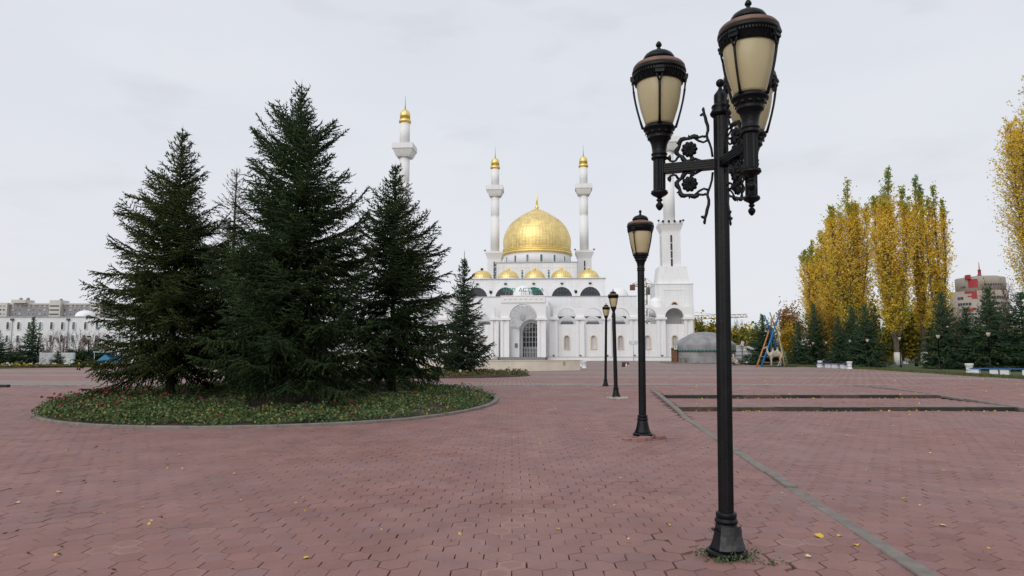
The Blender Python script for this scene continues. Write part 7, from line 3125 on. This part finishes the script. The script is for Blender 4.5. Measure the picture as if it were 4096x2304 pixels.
# ================================================================== buildings behind
# long white building with two rows of arched windows
wy = 96.0
M_BRICKW = tiled_white('white_brick', (.74, .74, .765), .5, .25, line=.9)
wb = empty('white_building', (at(-60, 1405, wy).x - 20, wy, PLAZA), 0, 'long low white building with two rows of narrow arched windows', 'building')
wx = lambda u: at(u, 1405, wy).x - (at(-60, 1405, wy).x - 20)
wz = lambda v: at(200, v, wy).z - PLAZA
W0, W1 = 0.0, wx(980)
m = MB()
m.box(W0, W1, 0, 16, 0, wz(1268))
m.build('wall', M_BRICKW, wb)
m = MB()
m.box(W0 - .1, W1 + .1, -.15, 16.1, wz(1268) + .003, wz(1266))
m.build('coping', M_LEAD, wb)
k = 0
for row, (v0, v1, vs0) in enumerate(((1317, 1288, 25), (1369, 1341, 25))):
    for u in [25.5 - 44 * 3, 25.5 - 88, 25.5 - 44, 25.5, 69, 111, 156, 201, 244.5, 290, 337, 384, 432, 478, 524, 570, 616, 662, 708, 754, 800, 846]:
        x = wx(u)
        w = 11 * wy / FPX
        m = MB()
        m.prism(arched_poly(x, w, wz(v0), wz(v1), 8), -.05, -.003)
        wdw = m.build('window', M_DKGL if u % 2 else M_TEAL, wb)
        m = MB()
        window_frame(m, x, w, wz(v0), wz(v1), .07, -.12, -.004, 8)
        m.build('frame', M_PLAST, wdw)
        m = MB()
        m.box(x - w / 2, x + w / 2, -.075, -.052, wz(v1 + 8), wz(v1 + 7))
        m.build('transom', M_WMULL, wdw)
for u in (42, 267, 492):
    m = MB()
    x = wx(u)
    m.tube([(x, -.1, 0), (x, -.1, wz(1282))], .05, 6)
    m.build('drainpipe', M_LEAD, wb)
    m = MB()
    m.box(x - .2, x + .2, -.25, -.01, wz(1282), wz(1274))
    m.build('floodlight', M_MULL, wb)
m = MB()
rr = 36 * (wy + 8) / FPX
m.lathe([(rr, 0)] + [(rr * math.cos(PI / 2 * q / 12), rr * .72 * math.sin(PI / 2 * q / 12)) for q in range(13)], 40, (at(333, 1405, wy + 8).x - wb.location.x, 8, wz(1268) + .45))
m.build('white_dome', M_PLAST, wb)

# apartment block further back
ay = 230.0
M_APT = plain('apartment_cream', (.58, .56, .52), .8, var=.06, scale=.3)
M_APG = plain('apartment_grey', (.27, .26, .285), .8, var=.1, scale=.3)
ab = empty('apartment_block', (0, ay, PLAZA), 0, 'long grey and cream apartment block behind the white building', 'building')
ax = lambda u: at(u, 1300, ay).x
az = lambda v: at(200, v, ay).z - PLAZA
m = MB()
m.box(ax(-300), ax(1000), 0, 14, 0, az(1219))
m.build('wall', M_APG, ab)
m = MB()
m.box(ax(-300), ax(1000), -.3, 14.2, az(1219) + .01, az(1213))
m.build('roof', M_APT, ab)
m = MB()
m.box(ax(-300), ax(34), -1.2, -.01, 0, az(1212))
m.build('end_bay', M_APT, ab)
for (u0, u1, vt) in ((205, 249, 1202), (367, 408, 1209), (530, 572, 1205), (690, 732, 1205), (52, 108, 1200)):
    m = MB()
    m.box(ax(u0), ax(u1), -1.6, 3, 0 if u0 != 52 else az(1213), az(vt))
    tw = m.build('stair_tower', M_APT, ab)
    if u0 != 52:
        for v in (1222, 1238, 1255):
            m = MB()
            m.box(ax(u0 + 3), ax(u1 - 5), -1.68, -1.61, az(v + 5.5), az(v + .5))
            m.build('balcony_opening', M_DKGL, tw)
for ci, u in enumerate([8, 22, 48, 60, 75, 112, 130, 156, 175, 192, 256, 279, 297, 315, 334, 356, 414, 434, 452, 470, 488, 512]):
    for v in (1225, 1240, 1256):
        m = MB()
        yf = -1.22 if u < 34 else -.02
        m.box(ax(u - 4.5), ax(u + 4.5), yf - .06, yf, az(v + 4), az(v - 4.5))
        f_ = m.build('window', M_APT, ab)
        m = MB()
        m.box(ax(u - 3.2), ax(u + 3.2), yf - .1, yf - .061, az(v + (2.8 if v > 1230 else 1.0)), az(v - (3.2 if v > 1230 else 1.6)))
        m.build('pane', M_DKGL if (ci + v) % 3 else M_LEAD, f_)
m = MB()
for u in (68, 97, 230, 400):
    m.lathe([(.5, 0), (.5, .8), (.35, 1.0), (0, 1.1)], 10, (ax(u), 1, az(1202 if u < 120 else 1206)))
m.build('roof_vents', M_APG, ab)

# round tower block at the right
ty3 = 245.0
tb_c = at(3922, 1300, ty3)
tb_ = empty('tower_block', (tb_c.x * 254 / 245, ty3 + 9, PLAZA), 0, 'round cream tower block with red patches and ribbon windows', 'building')
tk = (ty3 + 9) / FPX
tz = lambda v: at(3920, v, ty3).z - PLAZA
M_TCR = plain('tower_cream', (.34, .295, .245), .75, var=.08, scale=.3)
M_TRED = plain('tower_red', (.33, .03, .035), .6, var=.1, scale=.3)
R1, R2 = 97 * tk, 84 * tk
m = MB()
m.lathe([(R1, 0), (R1, tz(1160)), (R1 * .97, tz(1160))], 64, (0, 0, 0))
m.build('wall', M_TCR, tb_)
m = MB()
m.lathe([(R2, tz(1165)), (R2, tz(1105)), (R2 * .98, tz(1103))], 64, (9 * tk, 0, 0))
m.build('upper_storeys', M_TCR, tb_)
m = MB()
m.lathe([(R2 * .72, tz(1106)), (R2 * .72, tz(1098))], 48, (14 * tk, 0, 0))
m.build('roof_deck', M_APG, tb_)
for v0, v1, rr, cx_, segs in ((1208, 1218, R1, 0, ((-80, -50), (-28, 26), (40, 62))), (1209 - 26, 1194, R1, 0, ((-80, -66), (-24, 30), (44, 74))), (1230, 1238, R1, 0, ((-60, 10), (20, 70))), (1250, 1258, R1, 0, ((-70, 70),)), (1272, 1282, R1, 0, ((-70, 70),)),
                              (1132, 1140, R2, 9 * tk, ((-26, 22), (40, 50), (58, 76))), (1139, 1146, R2, 9 * tk, ((-84, -70),))):
    for s0, s1 in segs:
        m = MB()
        m.lathe([(rr + .08, tz(v1)), (rr + .08, tz(v0))], 16, (cx_, 0, 0), a0=R(-90 + s0), a1=R(-90 + s1))
        rw = m.build('ribbon_window', M_DKGL, tb_)
        for q in range(1, int((s1 - s0) / 6)):
            an_ = R(-90 + s0 + (s1 - s0) * q / int((s1 - s0) / 6))
            m = MB()
            m.lathe([(rr + .12, tz(v1)), (rr + .12, tz(v0))], 1, (cx_, 0, 0), a0=an_ - .006, a1=an_ + .006)
            m.build('mullion', M_APT, rw)
for v0, v1, rr, cx_, s0, s1 in ((1112, 1146, R2, 9 * tk, -62, -40), (1106, 1132, R2, 9 * tk, 48, 56), (1126, 1138, R2, 9 * tk, 56, 66), (1161, 1170, R1, 0, -62, -38), (1170, 1192, R1, 0, -48, -38), (1180, 1184, R1, 0, -56, -46), (1152, 1160, R2, 9 * tk, 30, 46), (1230, 1244, R1, 0, -58, -46), (1184, 1194, R1, 0, 66, 76)):
    m = MB()
    m.lathe([(rr + .14, tz(v1)), (rr + .14, tz(v0))], 8, (cx_, 0, 0), a0=R(-90 + s0), a1=R(-90 + s1))
    m.build('red_panel', M_TRED, tb_)
m = MB()
zt3, zt4 = tz(1103), tz(1036)
m.lathe([(.9, zt3), (.55, tz(1085)), (.5, tz(1070)), (.8, tz(1069)), (.2, tz(1066)), (.08, zt4)], 8, (10 * tk, 0, 0))
m.build('mast', M_TRED, tb_)
for q in range(3):
    m = MB()
    a = 2 * PI * q / 3 + .4
    m.tube([(10 * tk, 0, tz(1082)), (10 * tk + 2.2 * math.cos(a), 2.2 * math.sin(a), zt3)], .08, 5)
    m.build('stay', M_APG, tb_)
m = MB()
m.box(-R2 * .86, -R2 * .74, -5, -3, tz(1112), tz(1094))
m.build('red_fin', M_TRED, tb_)


# tower cranes
def crane(name, label, Y, mast_u, mast_v0, jib, counter, mat, apex):
    o = empty(name, (at(mast_u, 1405, Y).x, Y, PLAZA), 0, label, 'crane', 'tower cranes behind the mosque')
    loc = o.location.copy()
    rel = lambda u, v: at(u, v, Y) - loc
    m = MB()
    h = rel(mast_u, mast_v0).z
    w = .8
    for sx in (-1, 1):
        for sy in (-1, 1):
            m.tube([(sx * w, sy * w, 0), (sx * w, sy * w, h)], .10, 4)
    n = int(h / 1.7)
    for i in range(n):
        z0, z1 = h * i / n, h * (i + 1) / n
        s = 1 if i % 2 else -1
        for sy in (-1, 1):
            m.tube([(-s * w, sy * w, z0), (s * w, sy * w, z1)], .06, 4)
            m.tube([(sy * w, -s * w, z0), (sy * w, s * w, z1)], .06, 4)
    m.build('mast', mat, o)
    for nm, (pa_, pb_), hh in (('jib', jib, 1.3), ('counter_jib', counter, .9)):
        a_, b_ = rel(*pa_), rel(*pb_)
        m = MB()
        n = max(4, int((b_ - a_).length / 1.6))
        for off in ((0, -.5, 0), (0, .5, 0), (0, 0, hh)):
            m.tube([a_ + Vector(off), b_ + Vector((off[0], off[1], off[2] * .7))], .10, 4)
        for i in range(n):
            t0, t1, tm = i / n, (i + 1) / n, (i + .5) / n
            top = a_ + (b_ - a_) * tm + Vector((0, 0, hh * (1 - .3 * tm)))
            for sy in (-.5, .5):
                m.tube([a_ + (b_ - a_) * t0 + Vector((0, sy, 0)), top], .06, 4)
                m.tube([top, a_ + (b_ - a_) * t1 + Vector((0, sy, 0))], .06, 4)
        m.build(nm, mat, o)
    ap = rel(*apex)
    m = MB()
    for sx in (-1, 1):
        m.tube([(sx * w, 0, h), ap], .12, 4)
    m.build('tower_head', mat, o)
    m = MB()
    a_, b_ = rel(*jib[0]), rel(*jib[1])
    m.tube([ap, a_ + (b_ - a_) * .62 + Vector((0, 0, 1.0))], .05, 4)
    b2 = rel(*counter[1])
    m.tube([ap, b2 + Vector((0, 0, .6))], .05, 4)
    m.build('stays', mat, o)
    m = MB()
    m.box(b2.x - .6, b2.x + .9, -.8, .8, b2.z - 1.5, b2.z + .3)
    m.build('counterweight', plain('crane_rust', (.16, .06, .035), .7, var=.3) if 'crane_rust' not in bpy.data.materials else bpy.data.materials['crane_rust'], o)
    m = MB()
    m.box(w, w + 1.5, -.8, .8, h - 2.4, h - .2)
    m.build('cab', M_MULL, o)
    return o


M_CRY = plain('crane_cream', (.42, .36, .25), .6, var=.2)
M_CRO = plain('crane_orange', (.26, .13, .05), .6, var=.3)
crane('tower_crane', 'pale lattice crane whose jib reaches out past the mosque corner', 210, 2735, 1287, ((2735, 1279), (2989, 1268)), ((2735, 1281), (2690, 1283)), M_CRY, (2735, 1246))
crane('tower_crane', 'rusty crane with its counterweight showing behind the second lamp post', 220, 2582, 1150, ((2582, 1148), (2640, 1153)), ((2582, 1148), (2528, 1143)), M_CRO, (2582, 1112))

# ================================================================== small things on the ground
# weeds round the near post
g = np.random.default_rng(77)
C, SZ = [], []
for (cx_, cy_, n, sx, sy, hh) in ((LX + .02, LY - .19, 90, .10, .025, .05), (LX + .18, LY - .08, 60, .035, .05, .07), (LX - .22, LY - .02, 60, .05, .05, .05), (LX + .24, LY - .26, 50, .09, .012, .03), (LX - .1, LY - .17, 40, .05, .02, .03),
                                  (2.572 + .36, 13.2 + .05, 30, .06, .04, .08), (2.572 - .25, 13.2 - .12, 20, .06, .04, .05)):
    C.append(np.stack([cx_ + g.normal(0, sx, n), cy_ + g.normal(0, sy, n), np.abs(g.normal(.005, hh * .6, n))], 1))
C = np.concatenate(C)
V, F = quads(C, .032, g, flat=.9, aspect=.45)
tag(link('weeds', np_mesh('weeds', V, F, leafy('weed_leaves', [(0, (.035, .07, .025)), (.6, (.07, .11, .04)), (.85, (.12, .13, .05)), (1, (.15, .09, .04))], .6))), 'small weeds growing round the feet of the lamp posts', 'weeds', kind='stuff')
# moss and litter in the joints
n = 420
ix = g.choice(len(pts), n, p=(1 / pts[:, 1] ** 2) / (1 / pts[:, 1] ** 2).sum())
C = []
for i in ix:
    X, Y = pts[i]
    if Y < 4.5:
        continue
    k = g.integers(0, 6)
    a0, a1 = PI / 6 + k * PI / 3, PI / 6 + (k + 1) * PI / 3
    t = g.uniform(0, .6)
    for q in range(9):
        tt = t + q * .03 + g.normal(0, .02)
        r = HEXW / math.sqrt(3)
        x = X + r * (math.cos(a0) * (1 - tt) + math.cos(a1) * tt)
        y = Y + r * (math.sin(a0) * (1 - tt) + math.sin(a1) * tt)
        C.append((x + g.normal(0, .003), y + g.normal(0, .003), ground_z(x, y) + g.uniform(-.006, .004)))
V, F = quads(np.array(C), .016, g, flat=.8)
tag(link('joint_moss', np_mesh('joint_moss', V, F, leafy('moss', [(0, (.06, .045, .02)), (.5, (.09, .085, .025)), (1, (.14, .11, .03))], .9))), 'tufts of moss in the joints between the hexagon pavers', 'moss', kind='stuff')

# fallen leaves
M_FALL = []
for nm, c_ in (('leaf_yellow', (.62, .42, .03)), ('leaf_pale', (.62, .52, .26)), ('leaf_orange', (.45, .22, .03)), ('leaf_brown', (.22, .09, .04))):
    M_FALL.append(plain(nm, c_, .6, var=.15, scale=20))


def leaf_mesh(seed, mat):
    g_ = np.random.default_rng(seed)
    m = MB()
    n = 9
    top, bot = [], []
    cur = g_.uniform(-.5, .9)
    for i in range(n):
        t = i / (n - 1)
        w = .5 * math.sin(PI * t ** .75) ** .8 * (1 + .12 * math.sin(14 * t))
        z = .16 * math.sin(PI * t) * cur + .06
        top.append((t - .5, w, z + abs(w) * .35 * g_.uniform(.6, 1.2)))
        bot.append((t - .5, -w, z + abs(w) * .35 * g_.uniform(.2, 1.2)))
    mid = [(i / (n - 1) - .5, 0, .16 * math.sin(PI * i / (n - 1)) * cur + .04) for i in range(n)]
    vs_ = top + mid + bot
    fs_ = []
    for i in range(n - 1):
        fs_ += [(n + i, n + i + 1, i + 1, i), (2 * n + i, 2 * n + i + 1, n + i + 1, n + i)]
    m.add(vs_, fs_, True)
    m.tube([(-.5, 0, .04), (-.75, .05, .06), (-.95, .03, .03)], .02, 4)
    return m.mesh('leaf', mat)


LEAVES = [leaf_mesh(200 + i, M_FALL[(0, 0, 1, 2, 1, 3)[i]]) for i in range(6)]
# those that show largest, where the photograph has them (photo pixel, size, kind)
big = [(3274, 2150, .085, 0), (3357, 2148, .05, 0), (3427, 2185, .05, 0), (3235, 2230, .05, 2), (1228, 2237, .055, 0), (479, 1846, .055, 3), (398, 1873, .045, 2), (238, 1971, .07, 2), (68, 2014, .06, 2),
       (940, 1897, .05, 0), (941, 1942, .04, 3), (960, 2004, .04, 0), (571, 2031, .03, 2), (1182, 2016, .03, 0), (604, 2085, .035, 2), (2231, 2119, .04, 0), (3772, 2107, .07, 2), (3616, 1998, .05, 0), (3575, 1995, .04, 5),
       (2681, 2104, .03, 1), (3040, 2055, .035, 5), (2483, 1914, .03, 2), (3128, 1975, .03, 2), (3776, 1885, .035, 0), (3575, 1704, .05, 0), (3640, 1852, .03, 3), (3200, 1660, .05, 0), (3310, 1700, .04, 2), (3210, 1738, .05, 2),
       (3130, 1757, .04, 3), (3390, 1742, .04, 0), (2458, 2024, .03, 2), (3040, 1821, .03, 0), (2812, 1792, .04, 2), (3730, 1740, .05, 2), (3850, 1742, .05, 2), (3640, 1660, .05, 0), (3485, 1650, .05, 2), (3995, 1695, .05, 0), (3900, 1662, .05, 0),
       (1670, 1748, .045, 0), (2055, 1752, .04, 2), (2120, 1777, .04, 2), (1700, 1748, .03, 1), (2695, 1743, .06, 0), (1225, 1776, .03, 2), (3450, 1740, .05, 2), (3060, 1690, .04, 2), (3600, 1880, .03, 1), (4060, 1770, .05, 1)]
for k, (u, v, sz, kind) in enumerate(big):
    z = 0.0
    for _ in range(4):
        p = on(u, v, z)
        z = ground_z(p.x, p.y)
    o = link('fallen_leaf', LEAVES[kind], None, (p.x, p.y, z + .008), (g.normal(0, .12), g.normal(0, .12), g.uniform(0, 6.28)), (sz, sz * .95, sz))
    word = ('yellow', 'golden', 'pale yellow', 'orange', 'faded yellow', 'dry brown')[kind]
    if k < 4:
        lab = ['largest bright yellow leaf lying right of the near lamp post foot', 'small yellow leaf just right of the largest yellow leaf', 'curled yellow leaf beside the kerb near the lamp post', 'pale dry leaf between the near lamp post and the kerb'][k]
        tag(o, lab, 'leaf', 'fallen leaves on the pavers')
    else:
        place = ('close to the lower riser of the steps' if p.x > kerb_x(p.y) and p.y > 15.5 else 'on the pavers right of the long kerb' if p.x > kerb_x(p.y)
                 else 'on the pavers beside the row of lamp posts' if p.x > -.6 and p.y > 7.5 else 'on the pavers left of the near lamp post' if p.x > -.6
                 else 'on the pavers in front of the round flower bed' if p.y > 8.2 else 'on the pavers at the lower left')
        tag(o, 'small %s fallen leaf %s' % (word, place), 'leaf', 'fallen leaves on the pavers')
# the many small ones: drift along the risers and over the plaza to the right
P_ = []
for k in range(80):
    P_.append((g.uniform(5.2, 14.3), STEP1 - abs(g.normal(0, .10)) - .02, 0.0))
for k in range(60):
    P_.append((g.uniform(6, 14.3), STEP2 - abs(g.normal(0, .12)) - .02, .12))
for k in range(900):
    y = g.uniform(20, 60)
    x = g.uniform(.10 * y, .80 * y)
    if g.random() < .3 + .7 * (x / (.8 * y)) ** 1.5:
        P_.append((x, y, ground_z(x, y)))
for k in range(140):
    y = g.uniform(5, 20)
    x = g.uniform(-.75 * y, .8 * y)
    if math.hypot(x - BED_C[0], y - BED_C[1]) < BED_R + .2:
        continue
    P_.append((x, y, ground_z(x, y)))
for k in range(500):                                          # on the lawn edge
    t = g.random()
    a_, b_ = ((E1, E2) if t < .5 else (E2, E3))
    q = a_ + (b_ - a_) * g.random()
    P_.append((q.x + g.normal(0, .5), q.y + abs(g.normal(0, 1.2)) - .5, PLAZA + .05))
P_ = np.array(P_)
V, F = quads(P_ + np.array([0, 0, .014]), np.where(P_[:, 1] > 18, .058, .032), g, flat=1.6, aspect=.75)
tag(link('fallen_leaves', np_mesh('fallen_leaves', V, F, leafy('litter_leaves', [(0, (.45, .25, .03)), (.4, (.60, .42, .06)), (.8, (.62, .50, .20)), (1, (.30, .13, .05))], .7))), 'small fallen leaves strewn over the plaza and along the steps', 'leaves', kind='stuff')
# grass blades along the lawn edges
C = []
for (pa_, pb_) in ((e00, e0), (e0, E1), (E1, E2), (E2, E3), (E3, e4)):
    n = 2600
    t = g.random(n)
    base_ = np.array(pa_)[None, :] + (np.array(pb_) - np.array(pa_))[None, :] * t[:, None]
    base_[:, 1] += np.abs(g.normal(0, 3.0, n)) - .05
    base_[:, 0] += g.normal(0, .3, n)
    C.append(base_)
C = np.concatenate(C)
C[:, 2] = PLAZA + .04
tips = C + np.stack([g.normal(0, .05, len(C)), g.normal(0, .05, len(C)), g.uniform(.06, .17, len(C))], 1)
V, F = cones(C, tips, .022)
tag(link('grass', np_mesh('grass', V, F, leafy('grass_blades', [(0, (.04, .065, .018)), (.6, (.075, .10, .025)), (1, (.14, .13, .04))], .7))), 'tufts of grass along the right lawn edge', 'grass', kind='stuff')
